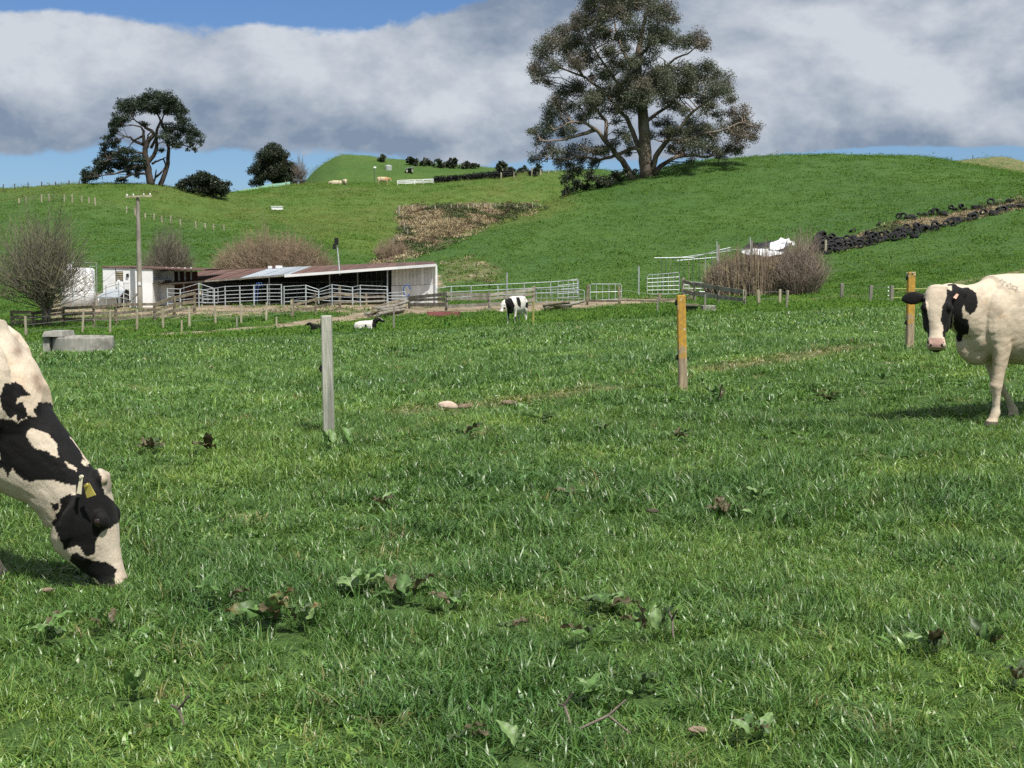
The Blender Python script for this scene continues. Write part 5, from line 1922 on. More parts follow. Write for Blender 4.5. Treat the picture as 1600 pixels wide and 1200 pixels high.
def place_posts(pts, dlim=(60, 280)):
    out = []
    for px, pb, pt in pts:
        b = hit(px, pb, *dlim)
        k = b[1] / FPX
        out.append((b, (pb - pt) * k, px))
    return out


def fence(name, label, pts, rails=(), wires=(), mat='wood_grey', rail_mat=None, w=.13, rail=(.04, .13), dlim=(60, 280), group=None, lean=.03, seed=1, sag=0.0, wire_r=.007, rail_skip=()):
    """pts: (px, base row, top row) of each post; rails and wires at fractions of the post height"""
    rng = np.random.default_rng(seed)
    ps = place_posts(pts, dlim)
    t = thing(name, label, 'fence', ps[0][0], group)
    tops = []
    for b, h, px in ps:
        mb = MB()
        tops.append(post_box(mb, b, h, w * rng.uniform(.85, 1.15), (rng.normal(0, lean), rng.normal(0, lean))))
        obj('post', mb, M[mat], t)
    for f in rails:
        for i in range(len(ps) - 1):
            if (i, f) in rail_skip:
                continue
            a = ps[i][0] + (tops[i] - ps[i][0]) * (f + rng.normal(0, .03)) + (0, -w * .6, 0)
            c = ps[i + 1][0] + (tops[i + 1] - ps[i + 1][0]) * (f + rng.normal(0, .03)) + (0, -w * .6, 0)
            e = (c - a) * .02
            mb = MB(); mb.bar(a - e, c + e, rail[0], rail[1] * rng.uniform(.8, 1.2)); obj('rail', mb, M[rail_mat or mat], t)
    for f in wires:
        mb = MB()
        for i in range(len(ps) - 1):
            a = ps[i][0] + (tops[i] - ps[i][0]) * f; c = ps[i + 1][0] + (tops[i + 1] - ps[i + 1][0]) * f
            mb.tube([a, (a + c) / 2 - (0, 0, sag), c], wire_r, 4)
        obj('wire', mb, M['wire'], t)
    return t


def pipe_rail(label, pts, rails, posts_r=.03, rail_r=.024, dlim=(60, 280), mat='steel', depth=None, name='pipe_railing', group=None, hoop=False):
    """steel pipe rail: (px, base row, top row); depth = distance if it does not stand on the visible ground"""
    t0 = None
    ps = []
    for px, pb, pt in pts:
        b = hit(px, pb, *dlim) if depth is None else P(px, pb, depth if np.isscalar(depth) else np.interp(px, depth[0], depth[1]))
        ps.append((b, b + (0, 0, (pb - pt) * b[1] / FPX)))
    t0 = thing(name, label, 'railing', ps[0][0], group)
    for b, c in ps:
        mb = MB(); mb.tube([b - (0, 0, .1), c], posts_r, 8); obj('post', mb, M[mat], t0)
    for f in rails:
        mb = MB()
        for (b, c), (b2, c2) in zip(ps[:-1], ps[1:]):
            mb.tube([b + (c - b) * f, b2 + (c2 - b2) * f], rail_r, 6)
        obj('rail', mb, M[mat], t0)
    return t0


def gate(label, quad, nr, nv, depth=None, mat='steel', r=.024, group=None, dlim=(60, 280)):
    """tubular gate: quad = left base, left top, right base, right top picture points"""
    (x0, b0, t0_), (x1, b1, t1_) = quad
    B0 = hit(x0, b0, *dlim) if depth is None else P(x0, b0, depth)
    B1 = hit(x1, b1, *dlim) if depth is None else P(x1, b1, depth)
    if abs(B0[1] - B1[1]) > 9:
        d = B0[1]; B1 = P(x1, b1, d)
    T0 = B0 + (0, 0, (b0 - t0_) * B0[1] / FPX); T1 = B1 + (0, 0, (b1 - t1_) * B1[1] / FPX)
    B0 = B0 + (0, 0, .12); B1 = B1 + (0, 0, .12)
    t = thing('metal_gate', label, 'gate', B0, group)
    mb = MB()
    e = (B1 - B0) * .04
    mb.tube([B0 + e, B0 + (T0 - B0) * .12, T0 - (T0 - B0) * .12, T0 + e, T1 - e, T1 - (T1 - B1) * .12, B1 + (T1 - B1) * .12, B1 - e, B0 + e], r, 7)
    obj('gate_frame', mb, M[mat], t)
    for i in range(1, nr):
        f = i / nr
        mb = MB(); mb.tube([B0 + (T0 - B0) * f, B1 + (T1 - B1) * f], r * .8, 6); obj('bar', mb, M[mat], t)
    for i in range(1, nv):
        f = i / nv
        mb = MB(); mb.tube([B0 + (B1 - B0) * f, T0 + (T1 - T0) * f], r * .8, 6); obj('upright', mb, M[mat], t)
    return t


def build_fences():
    # wire fence in front of the shed, left to right
    fence('post_and_wire_fence', 'wire fence on pale posts along the near edge of the farm track', [(41, 528, 494), (129, 522, 484), (172, 522, 487), (214, 517, 484), (255, 514, 482), (296, 511, 479), (337, 508, 477), (377, 505, 475), (416, 502, 473), (457, 496, 469)],
          wires=(.3, .6, .9), mat='wood_pale', w=.12, dlim=(60, 108), seed=2)
    fence('wooden_rail_fence', 'mossy timber rail fence below the white tank and building', [(20, 512, 486), (52, 512, 487), (100, 508, 480), (147, 512, 476), (182, 508, 475), (242, 502, 473), (273, 497, 464), (304, 490, 457)],
          rails=(.35, .62, .92), mat='wood_old', w=.16, rail=(.05, .19), dlim=(80, 112), seed=3)
    fence('wooden_rail_fence', 'weathered rail fence in front of the dark open shed', [(457, 496, 467), (494, 492, 458), (531, 484, 448), (572, 480, 458), (600, 476, 456)], rails=(.35, .68), wires=(.9,), mat='wood_old', w=.17, rail=(.05, .17), dlim=(75, 112), seed=4)
    # broken rails between the log pile and the gates
    fence('wooden_rail_fence', 'low grey broken rail fence behind the red trough', [(640, 482, 462), (697, 487, 455), (765, 484, 456), (834, 477, 447)], rails=(.30, .62, .86), mat='wood_grey', w=.18, rail=(.06, .22), dlim=(70, 115), seed=5, lean=.04)
    fence('wooden_rail_fence', 'short run of timber posts beside the metal gates', [(917, 477, 445), (968, 476, 447), (1030, 474, 458), (1080, 470, 452)], rails=(.22,), wires=(.8,), mat='wood_old', w=.17, dlim=(70, 115), seed=6)
    for px, pb, pt, lab, m in ((284, 522, 500, 'thin pale stake by the track, left of the grey post', 'wood_pale'), (432, 515, 495, 'thin pale stake nearest the grey post on its left', 'wood_pale'), (370, 512, 496, 'short brown stake by the track between two pale stakes', 'wood_grey'),
                               (615, 516, 479, 'slim grey stake in the grass between the lying calf and the log pile', 'wood_grey'), (833, 508, 470, 'yellowish stake just right of the far cow', 'stake'), (1229, 484, 455, 'thin stake in the grass in front of the reed clump', 'wood_grey'),
                               (1027, 493, 466, 'grey stake just left of the orange post in the distance', 'wood_grey'), (1101, 490, 460, 'grey stake beside the concrete culvert', 'wood_grey')):
        if m == 'stake' and m not in M:
            M['stake'] = simple('yellow_stake', (.40, .34, .10), (.28, .26, .10), 4, .7)
        b = hit(px, pb, 40, 110)
        mb = MB(); post_box(mb, b, (pb - pt) * b[1] / FPX, .085, (.02, 0))
        t = thing('stake', lab, 'stake', b, 'single stakes in the far paddock')
        obj('post', mb, M[m], t)
    fence('wooden_rail_fence', 'grey boarded ramp rails sloping down in front of the reed clump', [(1067, 470, 434), (1085, 472, 440), (1122, 475, 446), (1163, 478, 453)], rails=(.42, .86), mat='wood_grey', w=.16, rail=(.05, .26), dlim=(70, 115), seed=7, lean=.01)
    fence('post_and_wire_fence', 'wire fence on short posts in front of the reeds', [(1163, 478, 453), (1186, 478, 453), (1218, 475, 452), (1230, 474, 454)], wires=(.4, .85), mat='wood_pale', w=.16, dlim=(60, 115), seed=8)
    fence('post_and_wire_fence', 'wire fence on short posts along the foot of the tyre slope', [(1315, 467, 443), (1360, 471, 446), (1393, 471, 446)], wires=(.2, .85), mat='wood_grey', w=.17, dlim=(60, 120), seed=9)
    # tape in front of the last post
    a = hit(1396, 471, 60, 120)
    t = thing('electric_tape', 'pair of yellow electric tapes running from a short post behind the cow', 'tape', a)
    for r in (452, 466):
        p0 = P(1396, r, a[1]); p1 = P(1470, r - 2, a[1] + 1.0)
        mb = MB(); mb.box((p0 + p1) / 2, (np.linalg.norm(p1 - p0), .012, .035)); obj('tape', mb, M['tape'], t)
    for r in (449, 455, 462, 468):
        mb = MB(); ellipsoid(mb, P(1388, r, a[1] - .1), (.05, .05, .05), None, 8, 6)
        obj('insulator', mb, M['white_paint'], t)
    # hill fences
    hl = [(30, 319, 310), (41, 317, 306), (65, 316, 304), (77, 315, 303), (101, 316, 304), (113, 317, 304), (128, 317, 306), (139, 318, 308), (149, 321, 309), (198, 333, 323), (213, 340, 326), (227, 343, 333), (241, 344, 334), (253, 348, 337), (267, 350, 337), (282, 353, 342), (306, 358, 346), (321, 358, 349), (334, 360, 350), (350, 360, 351)]
    fence('post_and_wire_fence', 'wire fence on pale posts running down the left hillside', hl, wires=(.5, .9), mat='wood_pale', w=.17, dlim=(140, 235), seed=10, wire_r=.008)
    fence('post_and_wire_fence', 'wire fence on dark posts along the skyline left of the old pine', [(5, 299, 288), (23, 297, 287), (44, 294, 285), (65, 292, 284), (87, 290, 284), (108, 289, 282), (124, 289, 282)], wires=(.5, .9), mat='dark_wall', w=.14, dlim=(200, 300), seed=11)
    gl = [(624, 331, 321), (644, 329, 320), (663, 329, 321), (680, 329, 321), (705, 328, 319), (715, 328, 320), (732, 328, 319), (740, 326, 319), (747, 326, 317), (757, 326, 318), (766, 325, 317), (774, 325, 317), (781, 324, 316), (789, 325, 317), (808, 327, 320), (819, 328, 321), (832, 327, 317), (844, 327, 320), (853, 326, 320)]
    fence('post_and_wire_fence', 'wire fence on pale posts along the top of the brown gully', gl, wires=(.5, .9), mat='wood_pale', w=.15, dlim=(190, 262), seed=12)
    fence('post_and_wire_fence', 'few leaning posts down the left side of the brown gully', [(624, 338, 322), (632, 362, 350), (637, 368, 358), (614, 388, 373)], wires=(.8,), mat='wood_grey', w=.15, dlim=(150, 262), seed=13)
    fence('post_and_wire_fence', 'wire fence on thin posts crossing the brown knoll at right', [(1444, 254, 248), (1457, 252, 243), (1469, 252, 243), (1486, 252, 247), (1503, 250, 246), (1520, 249, 243)], wires=(.6, .95), mat='dark_wall', w=.14, dlim=(230, 320), seed=14)
    fence('post_and_wire_fence', 'wire fence on pale posts beside the black hedge on the ridge', [(783, 280, 270), (803, 278, 269), (831, 275, 262), (845, 274, 266), (857, 272, 266), (868, 271, 266)], wires=(.6, .95), mat='wood_pale', w=.22, dlim=(215, 300), seed=15)
    fence('white_rail_fence', 'white rail fence on the ridge between the cow and the black hedge', [(621, 289, 282), (634, 289, 281.5), (648, 288.5, 281), (662, 288, 280.5), (677, 287.5, 280)], rails=(.35, .65, .95), mat='white_paint', w=.14, rail=(.05, .13), dlim=(225, 275), seed=16)
    b = hit(1290, 397, 90, 150)
    mb = MB(); post_box(mb, b, 22 * b[1] / FPX, .2, (0, 0)); t = thing('fence_post', 'pale broken post standing against the tyre heap', 'post', b); obj('post', mb, M['wood_pale'], t)


def build_yards():
    # rails in front of the milking shed
    pipe_rail('tall silver pipe rails along the front of the milking shed', [(262, 480, 450), (282, 479, 451), (311, 479, 442), (335, 478, 450), (352, 477, 447), (375, 476, 446), (397, 475, 445), (418, 474, 444), (440, 474, 444)], (.18, .36, .54, .74, .97), depth=([262, 440], [101, 100]), posts_r=.045, rail_r=.026)
    pipe_rail('silver pipe rails round the yard at the right half of the shed', [(444, 476, 447), (478, 474, 445), (498, 472, 452), (519, 475, 444), (551, 474, 448), (563, 476, 445), (605, 474, 447)], (.15, .36, .58, .78, .97), depth=([444, 605], [98, 97]), posts_r=.045, rail_r=.026)
    gate('silver yard gate with rounded corners inside the shed front', ((317, 476, 453), (341, 476, 450)), 4, 3, depth=102)
    gate('silver gate with rounded corners at the right end of the shed yard', ((606, 474, 458), (634, 476, 456)), 3, 2, depth=96)
    pipe_rail('grey pipe rail in front of the white tank and lean-to', [(114, 482, 440), (133, 478, 456), (152, 478, 458), (166, 478, 447), (186, 477, 441), (206, 477, 455)], (.35, .62, .92), depth=([114, 206], [103, 103]), posts_r=.035, mat='steel_dull')
    pipe_rail('long thin pipe rail between the shed end and the leaning gate', [(683, 470, 450), (705, 468, 447), (736, 466, 446), (778, 464, 444), (819, 462, 442), (860, 460, 440), (902, 458, 437)], (.15, .55, .97), depth=([683, 902], [104, 103]), posts_r=.04, rail_r=.03)
    gate('wide silver gate with many uprights standing low beside the timber post', ((838, 475, 452), (913, 476, 453)), 3, 9)
    gate('silver gate leaning up at an angle behind the wide low gate', ((872, 468, 440), (904, 466, 436)), 4, 4, depth=96)
    gate('tubular gate with uprights between two timber posts', ((922, 472, 444), (971, 470, 444)), 2, 5)
    gate('silver gate with close bars near the loading ramp', ((1011, 462, 430), (1061, 462, 426)), 5, 6, depth=97)
    gate('second silver gate standing behind the loading ramp rails', ((1066, 463, 440), (1104, 463, 442)), 4, 4, depth=100)
    for px, pb, pt, lab in ((792, 464, 426, 'tall thin steel pole behind the far cow'), (998, 464, 416, 'tall thin steel pole left of the loading ramp')):
        b = P(px, pb, 101); b[2] = G(b[0], b[1])
        t = thing('steel_pole', lab, 'pole', b)
        top = P(px, pt, 101)
        mb = MB(); mb.tube([b, top], .05, 8); obj('post', mb, M['steel'], t)
        mb = MB(); mb.tube([top, top + (0, 0, .04)], .065, 8); obj('cap', mb, M['steel_dull'], t)
    # pipe frame over the race beside the reeds
    F0 = P(1025, 462, 104); F0[2] = G(F0[0], F0[1])
    t = thing('overhead_pipework', 'pale overhead pipework with hanging uprights left of the reed clump', 'pipework', F0)
    for (a, b, r) in (((1022, 403, 104), (1085, 402, 104), .035), ((1085, 402, 104), (1122, 391, 103), .035), ((1122, 391, 103), (1141, 387, 103), .035), ((1050, 404, 104), (1140, 392, 106), .03), ((1058, 407, 105), (1120, 402, 106), .03), ((1122, 391, 103), (1180, 389, 107), .02)):
        mb = MB(); mb.tube([P(*a), P(*b)], r, 7); obj('rail', mb, M['steel'], t)
    rng = np.random.default_rng(4)
    for px in (1034, 1041, 1048, 1055, 1062, 1068, 1076, 1083, 1092, 1102, 1112):
        d = 104 + rng.uniform(-.4, 1.5)
        b = P(px + rng.uniform(-2, 2), 462, d); b[2] = G(b[0], b[1])
        mb = MB(); mb.tube([b, P(px, 404 if px < 1085 else 400, 104.3)], .028, 6); obj('post', mb, M['wood_pale' if px in (1048, 1076) else 'steel_dull'], t)
    for px, pt, pb, lab in ((1122, 377, 425, 'taller pale post at the left edge of the reeds'), (1174, 370, 412, 'pale post rising out of the middle of the reeds')):
        b = P(px, pb, 102); b[2] = G(b[0], b[1])
        tt = thing('tall_post', lab, 'post', b)
        mb = MB(); post_box(mb, b, P(px, pt + 6, 102)[2] - b[2], .17, (0, 0)); obj('post', mb, M['wood_grey'], tt)
        mb = MB(); mb.tube([P(px - 1.5, pt + 30, 101.9), P(px - 2, pt, 101.9)], .035, 6); obj('pipe', mb, M['steel'], tt)
    # concrete culvert
    b = hit(1096, 488, 60, 110); k = b[1] / FPX
    t = thing('concrete_culvert', 'low concrete culvert block in the grass beyond the orange post', 'culvert', b)
    mb = MB(); mb.box(b + (.35, 0, .18), (20 * k, 1.2, 11 * k)); obj('block', mb, M['concrete'], t)
    mb = MB(); mb.box(b + (-.75, .1, .16), (30 * k, 1.0, 9 * k)); obj('mouth', mb, M['dark_wall'], t)
    mb = MB(); mb.box(b + (-.75, -.1, .40), (32 * k, 1.3, .08)); obj('lintel', mb, M['wood_old'], t)
    # timber heaps
    rng = np.random.default_rng(8)

    def heap(label, ends, n, rr, name='log_pile'):
        p0 = hit(*ends[0], 60, 110); p1 = hit(*ends[1], 60, 112)
        t = thing(name, label, 'log pile', p0)
        d = p1 - p0
        L = np.linalg.norm(d)
        for i in range(n):
            f0, f1 = rng.uniform(0, .25), rng.uniform(.7, 1.0)
            lvl = (i // 3) * rr * 1.35
            off = np.array((rng.normal(0, .25), rng.normal(0, .5), lvl + rr * .8))
            a = p0 + d * f0 + off; b = p0 + d * f1 + off + (0, rng.normal(0, .4), rng.normal(0, .12))
            m = (a + b) / 2 + rng.normal(0, .07, 3)
            mb = MB(); mb.tube([a, m, b], [rr * rng.uniform(.7, 1.1), rr * rng.uniform(.8, 1.1), rr * rng.uniform(.6, 1)], 8)
            obj('log', mb, M['wood_grey' if i % 2 else 'wood_old'], t)
        return t
    heap('stack of weathered grey logs beside the track behind the lying calf', ((580, 499), (640, 486)), 12, .125)
    heap('scattered grey timber lying below the wide low gate', ((842, 487), (905, 482)), 8, .11)
    # red trough
    b = hit(693, 495, 60, 100); k = b[1] / FPX
    t = thing('feed_trough', 'long faded red feed trough lying in front of the rails', 'trough', b)
    L = 48 * k
    prof = [(-.28, .32), (-.30, .05), (-.22, 0), (.22, 0), (.30, .05), (.28, .32), (.24, .32), (.22, .08), (-.22, .08), (-.24, .32)]
    mb = MB()
    for x in (-L / 2, L / 2):
        mb.v += [tuple(b + (x, y, z)) for y, z in prof]
    n = len(prof)
    mb.f += [(i, (i + 1) % n, n + (i + 1) % n, n + i) for i in range(n)] + [tuple(range(n))[::-1], tuple(range(n, 2 * n))]
    obj('basin', mb, M['red_plastic'], t)
    for x in (-L / 2 - .02, L / 2 + .02):
        mb = MB(); mb.box(b + (x, 0, .17), (.05, .6, .34)); obj('end_panel', mb, M['red_plastic'], t)
    # round concrete water trough at the left
    b = hit(125, 552, 35, 80); k = b[1] / FPX
    R = 48 * k; h = 26 * k
    t = thing('water_trough', 'round grey concrete water trough standing in the left of the paddock', 'trough', b + (0, R * .3, 0))
    c = b + (0, R * .3, 0)
    n = 36
    mb = MB(); vs = []
    for r, z in ((R * 1.0, -.15), (R, h * .9), (R * .985, h), (R * .91, h), (R * .9, h * .3)):
        for i in range(n):
            a = 2 * math.pi * i / n; vs.append(c + (r * math.cos(a), r * math.sin(a), z))
    fs = [(j * n + i, j * n + (i + 1) % n, (j + 1) * n + (i + 1) % n, (j + 1) * n + i) for j in range(4) for i in range(n)]
    mb.add(vs, fs); obj('wall', mb, M['concrete'], t, True)
    mb = MB(); mb.lathe(c + (0, 0, h * .55), [(R * .9, 0), (R * .9, .01)], 28)
    m, nn, bb, _ = new_mat('trough_water'); bb.inputs['Base Color'].default_value = (.02, .03, .025, 1); bb.inputs['Roughness'].default_value = .05
    obj('water', mb, m, t)
    q = P(79, 552, b[1]); q[2] = b[2]
    mb = MB(); mb.box(q + (0, .1, h * .5), (10 * k, 1.0, h)); obj('valve_box', mb, M['concrete'], t)
    mb = MB(); mb.box(P(90, 521, b[1]) + (0, .12, 0), (32 * k, 1.25, 8 * k), None, .88); obj('lid', mb, M['concrete'], t)
    # crumpled plastic cover
    rng = np.random.default_rng(9)
    p = ground(1196, 112)
    t = thing('plastic_cover', 'crumpled white and black plastic sheeting heaped behind the reeds', 'sheet', p)

    def crumple(cx, cy, wx, hy, d, seed, nx=26, ny=12, ang=0.0):
        g = MB(); vs = []
        for j in range(ny):
            for i in range(nx):
                u, v = i / (nx - 1), j / (ny - 1)
                e = math.sin(math.pi * u) ** .5
                px = cx + (u - .5) * wx; py = cy + (.5 - v) * hy * (.4 + .6 * e) + (u - .5) * ang
                w = P(px, py, d + v * 1.6 + 1.1 * (float(fbm(u * 4 + seed, v * 3, seed)) - .5))
                w[2] += (float(fbm(u * 5, v * 4, seed + 3)) - .5) * .42
                vs.append(w)
        g.add(vs, [(j * nx + i, j * nx + i + 1, (j + 1) * nx + i + 1, (j + 1) * nx + i) for j in range(ny - 1) for i in range(nx - 1)])
        return g
    obj('black_sheet', crumple(1196, 387, 70, 20, 113.0, 5, ang=-8), M['sheet_black'], t, True)
    obj('white_sheet', crumple(1218, 381, 30, 15, 111.2, 2, ang=-6), M['sheet_white'], t, True)
    obj('white_sheet', crumple(1192, 394, 66, 9, 110.5, 3, ang=-1), M['sheet_white'], t, True)
    obj('white_sheet', crumple(1236, 378, 12, 5, 111.0, 4, ang=6), M['sheet_white'], t, True)
    obj('base', crumple(1200, 402, 80, 22, 112.6, 8, ang=-4), M['sheet_black'], t, True)
    # small pale things on the far hills
    p = hit(433, 329, 150, 262)
    t = thing('bath_trough', 'white bathtub trough standing on the middle hillside', 'trough', p)
    mb = MB(); k = p[1] / FPX
    mb.box(p + (0, 0, 3.0 * k), (17 * k, .8, 5.2 * k)); mb.box(p + (0, 0, 5.8 * k), (18 * k, .95, .09))
    obj('tub', mb, M['white_paint'], t)
    p = hit(607, 265, 330, 410); k = p[1] / FPX
    t = thing('water_tank', 'pale round water tank on the slope of the far knoll', 'tank', p)
    mb = MB(); mb.lathe(p, [(5.5 * k, -.3), (5.5 * k, 5.5 * k), (5.2 * k, 6 * k), (.4, 7 * k)], 20); obj('shell', mb, simple('tank_grey', (.46, .50, .46), (.36, .40, .36), 1, .6), t)
    p = hit(640, 270, 330, 410); k = p[1] / FPX
    t = thing('hay_shed', 'small pale hut with a dark opening on the slope of the far knoll', 'hut', p)
    mb = MB()
    mb.box(p + (-3.6 * k, 0, 3.2 * k), (2.5 * k, 2.4, 6.4 * k)); mb.box(p + (4.6 * k, 0, 3.2 * k), (1.6 * k, 2.4, 6.4 * k)); mb.box(p + (0, 1.1, 3 * k), (6 * k, .2, 6 * k))
    obj('wall', mb, simple('hut_board', (.44, .42, .38), (.34, .32, .29), 1, .8), t)
    mb = MB(); mb.box(p + (0, 0, 6.7 * k), (13 * k, 2.8, .12), ((.985, 0, .17), (0, 1, 0), (-.17, 0, .985))); obj('roof', mb, M['zinc_roof'], t)
    # hedge and netting on the ridge
    rng = np.random.default_rng(12)
    cents, rads, cols = [], [], []
    for px in np.arange(680, 806, 1.3):
        g = ground(px, 252)
        y0 = np.interp(px, [680, 720, 760, 806], [287.5, 284.5, 279, 274.5])
        zt = P(px, np.interp(px, [680, 720, 760, 806], [277, 274.5, 270, 266.5]), 252)[2]
        zb = min(float(g[2]), P(px, y0, 252)[2])
        for q in range(3):
            cents.append((g[0] + rng.normal(0, .1), 252 + rng.normal(0, .45), zb + (zt - zb) * (q + .5) / 3)); rads.append(.42)
            cols.append(np.array((.010, .011, .010)) * rng.uniform(.7, 1.5))
    V, F, C = leaves_np(np.array(cents), np.array(rads), 260, .22, rng, np.array(cols), .2, 1.0)
    t = thing('hedge', 'black clipped hedge running along the ridge right of the white rail fence', 'hedge', ground(742, 252))
    me = np_mesh('foliage', V, F, False, C); me.materials.append(M['leaf']); obj('foliage', me, None, t)
    a, c = ground(364, 246), ground(455, 254)
    t = thing('garden_netting', 'pale green netting fence on the ridge below the dense dark tree', 'netting', a)
    pts = [ground(px, 246 + (px - 364) * .09) for px in np.linspace(364, 455, 14)]
    mb = MB()
    for p, q in zip(pts[:-1], pts[1:]):
        mb.add([p + (0, 0, -.1), q + (0, 0, -.1), q + (0, 0, .72), p + (0, 0, .72), p + (0, .04, -.1), q + (0, .04, -.1), q + (0, .04, .72), p + (0, .04, .72)], [(0, 1, 2, 3), (7, 6, 5, 4), (3, 2, 6, 7)])
    obj('net', mb, M['green_net'], t)
    for p in pts[::3]:
        mb = MB(); mb.tube([p, p + (0, 0, .95)], .05, 6); obj('post', mb, M['wood_pale'], t)
    p = ground(470, 256)
    t = thing('tow_trailer', 'small dark open trailer parked at the foot of the dense tree', 'trailer', p)
    mb = MB(); mb.box(p + (0, 0, .75), (2.2, 1.2, .4)); obj('tray', mb, M['dark_wall'], t)
    for sx in (-.6, .6):
        mb = MB(); mb.tube([p + (sx, -.7, .35), p + (sx, -.5, .35)], .35, 12); obj('wheel', mb, M['tyre'], t)
    p = ground(586, 254)
    t = thing('wire_pole', 'thin dark pole standing on the ridge left of the tan cow', 'pole', p)
    mb = MB(); mb.tube([p, p + (0, 0, 2.7)], .07, 6); obj('post', mb, M['dark_wall'], t)
    mb = MB(); ellipsoid(mb, p + (.1, 0, 2.75), (.28, .1, .2), None, 8, 6); obj('lamp', mb, M['white_paint'], t)


# ------------------------------------------------------------------ the milking shed and its neighbours
def build_shed():
    FL, FR = np.array((P(252, 443, 108)[0], 108, P(252, 443, 108)[2])), P(682, 412.5, 105)
    BL, BR = P(318, 424, 119), P(676, 408.5, 116)
    t = thing('milking_shed', 'long open fronted milking shed with a rusty low roof', 'shed', (0.5 * (FL[0] + FR[0]), 110, float(G(-16, 110))))

    def roofp(u, v):
        return (FL * (1 - u) + FR * u) * (1 - v) + (BL * (1 - u) + BR * u) * v
    n = 27
    for i in range(n):
        mb = MB(); vs = []
        u0, u1 = i / n, (i + 1) / n
        nc = 12
        for v in (-.03, 1.02):
            for k in range(nc + 1):
                u = u0 + (u1 - u0) * k / nc * 1.03
                p = roofp(u, v) + (0, 0, .022 * math.cos(k / nc * 2 * math.pi * 4) + .03 + .012 * (i % 2))
                vs.append(p)
        for v in (-.03, 1.02):
            for k in range(nc + 1):
                vs.append(np.array(vs[(0 if v < 0 else nc + 1) + k]) - (0, 0, .012))
        m1 = nc + 1
        fs = [(k, k + 1, m1 + k + 1, m1 + k) for k in range(nc)] + [(2 * m1 + k + 1, 2 * m1 + k, 3 * m1 + k, 3 * m1 + k + 1) for k in range(nc)] + [(k + 1, k, 2 * m1 + k, 2 * m1 + k + 1) for k in range(nc)]
        mb.add(vs, fs)
        px = 252 + 430 * (u0 + u1) / 2
        obj('roof_sheet', mb, M['zinc_roof' if 385 < px < 462 else 'rust_roof'], t)
    # gutter: pale along the right, dark timber at the left
    def uat(px):
        us = np.linspace(0, 1, 400); q = proj(np.array([roofp(u, 0) for u in us]))[0]
        return float(np.interp(px, q, us))
    for (a, b, mt, hh) in ((446, 690, 'white_paint', .20), (252, 445, 'wood_grey', .12)):
        ua, ub = uat(a), uat(b)
        for s in range(4):
            p0 = roofp(ua + (ub - ua) * s / 4, -.035) - (0, .05, hh * .35); p1 = roofp(ua + (ub - ua) * (s + 1) / 4, -.035) - (0, .05, hh * .35)
            mb = MB(); mb.bar(p0, p1, .07, hh); obj('fascia', mb, M[mt], t)
    # rafters and posts
    for i in range(12):
        u = (i + .5) / 12
        mb = MB(); mb.bar(roofp(u, 0) - (0, 0, .13), roofp(u, 1) - (0, 0, .13), .07, .16); obj('rafter', mb, M['wood_old'], t)
    for px, v in ((262, .06), (283, .06), (312, .05), (418, .06), (506, .35), (550, .5), (605, .04)):
        u = uat(px); p = roofp(u, v)
        b = p.copy(); b[2] = G(b[0], b[1]) - .1
        mb = MB(); mb.tube([b, p - (0, 0, .06)], .055, 8); obj('post', mb, M['steel'], t)
    # back wall: dark boards, white towards the right end
    nb = 46
    u_w = 2.0
    for i in range(nb):
        u = (i + .5) / nb
        p = roofp(u, .97); q = roofp(min(1, u + 1 / nb), .97)
        z0 = float(G(p[0], p[1])) - .1
        wd = abs(roofp((i + 1) / nb, .97)[0] - roofp(i / nb, .97)[0]) * .97
        if u < u_w:
            mb = MB(); mb.box((p[0], p[1], (z0 + p[2] - .08) / 2), (wd, .05, p[2] - .08 - z0)); obj('board', mb, M['dark_wall'], t)
        else:
            zs = z0 + (p[2] - z0) * .52
            mb = MB(); mb.box((p[0], p[1], (z0 + zs) / 2), (wd * 1.02, .06, zs - z0)); obj('wall_panel', mb, M['white_paint'], t)
            mb = MB(); mb.box((p[0], p[1] + .02, (zs + .02 + p[2] - .05) / 2), (wd * .90, .04, p[2] - .07 - zs)); obj('board', mb, M['white_paint'], t)
    # white boarded end wall running back from the front corner at the right
    A0, A1 = roofp(.996, .04), np.array((P(612, 470, 106.9)[0], 106.9, 0.0))
    nw = 12
    for i in range(nw):
        f0, f1 = i / nw, (i + 1) / nw
        p = A0 * (1 - f0) + A1 * f0; q = A0 * (1 - f1) + A1 * f1
        m = (p + q) / 2
        v = (m[1] - 105) / 11.0
        zt = roofp(max(0, .996 - .12 * (f0 + f1) / 2), v)[2] - .09
        z0 = float(G(m[0], m[1])) - .1
        zs = z0 + (zt - z0) * .50
        d = q - p; d[2] = 0; L = np.linalg.norm(d); d /= L
        ax = (d, np.cross((0, 0, 1.0), d), (0, 0, 1.0))
        mb = MB(); mb.box((m[0], m[1], (z0 + zs) / 2), (L * 1.001, .06, zs - z0), ax); obj('wall_panel', mb, M['white_paint'], t)
        mb = MB(); mb.box((m[0], m[1] + .03, (zs + .03 + zt) / 2), (L * .90, .04, zt - zs - .03), ax); obj('board', mb, M['white_paint'], t)
    # inside: milking rails, blue drums, dark kerb
    for dz, y in ((.6, 112), (1.0, 112), (1.4, 112.3)):
        mb = MB(); a = P(300, 470, y); b = P(600, 468, y); a[2] = G(a[0], y) + dz; b[2] = G(b[0], y) + dz; mb.tube([a, b], .03, 6); obj('milking_rail', mb, M['steel_dull'], t)
    for px in range(310, 600, 14):
        a = P(px, 470, 112.1); a[2] = G(a[0], a[1])
        mb = MB(); mb.tube([a, a + (0, 0, 1.0), a + (.35, .3, 1.3)], .03, 6); obj('stall_bar', mb, M['steel_dull'], t)
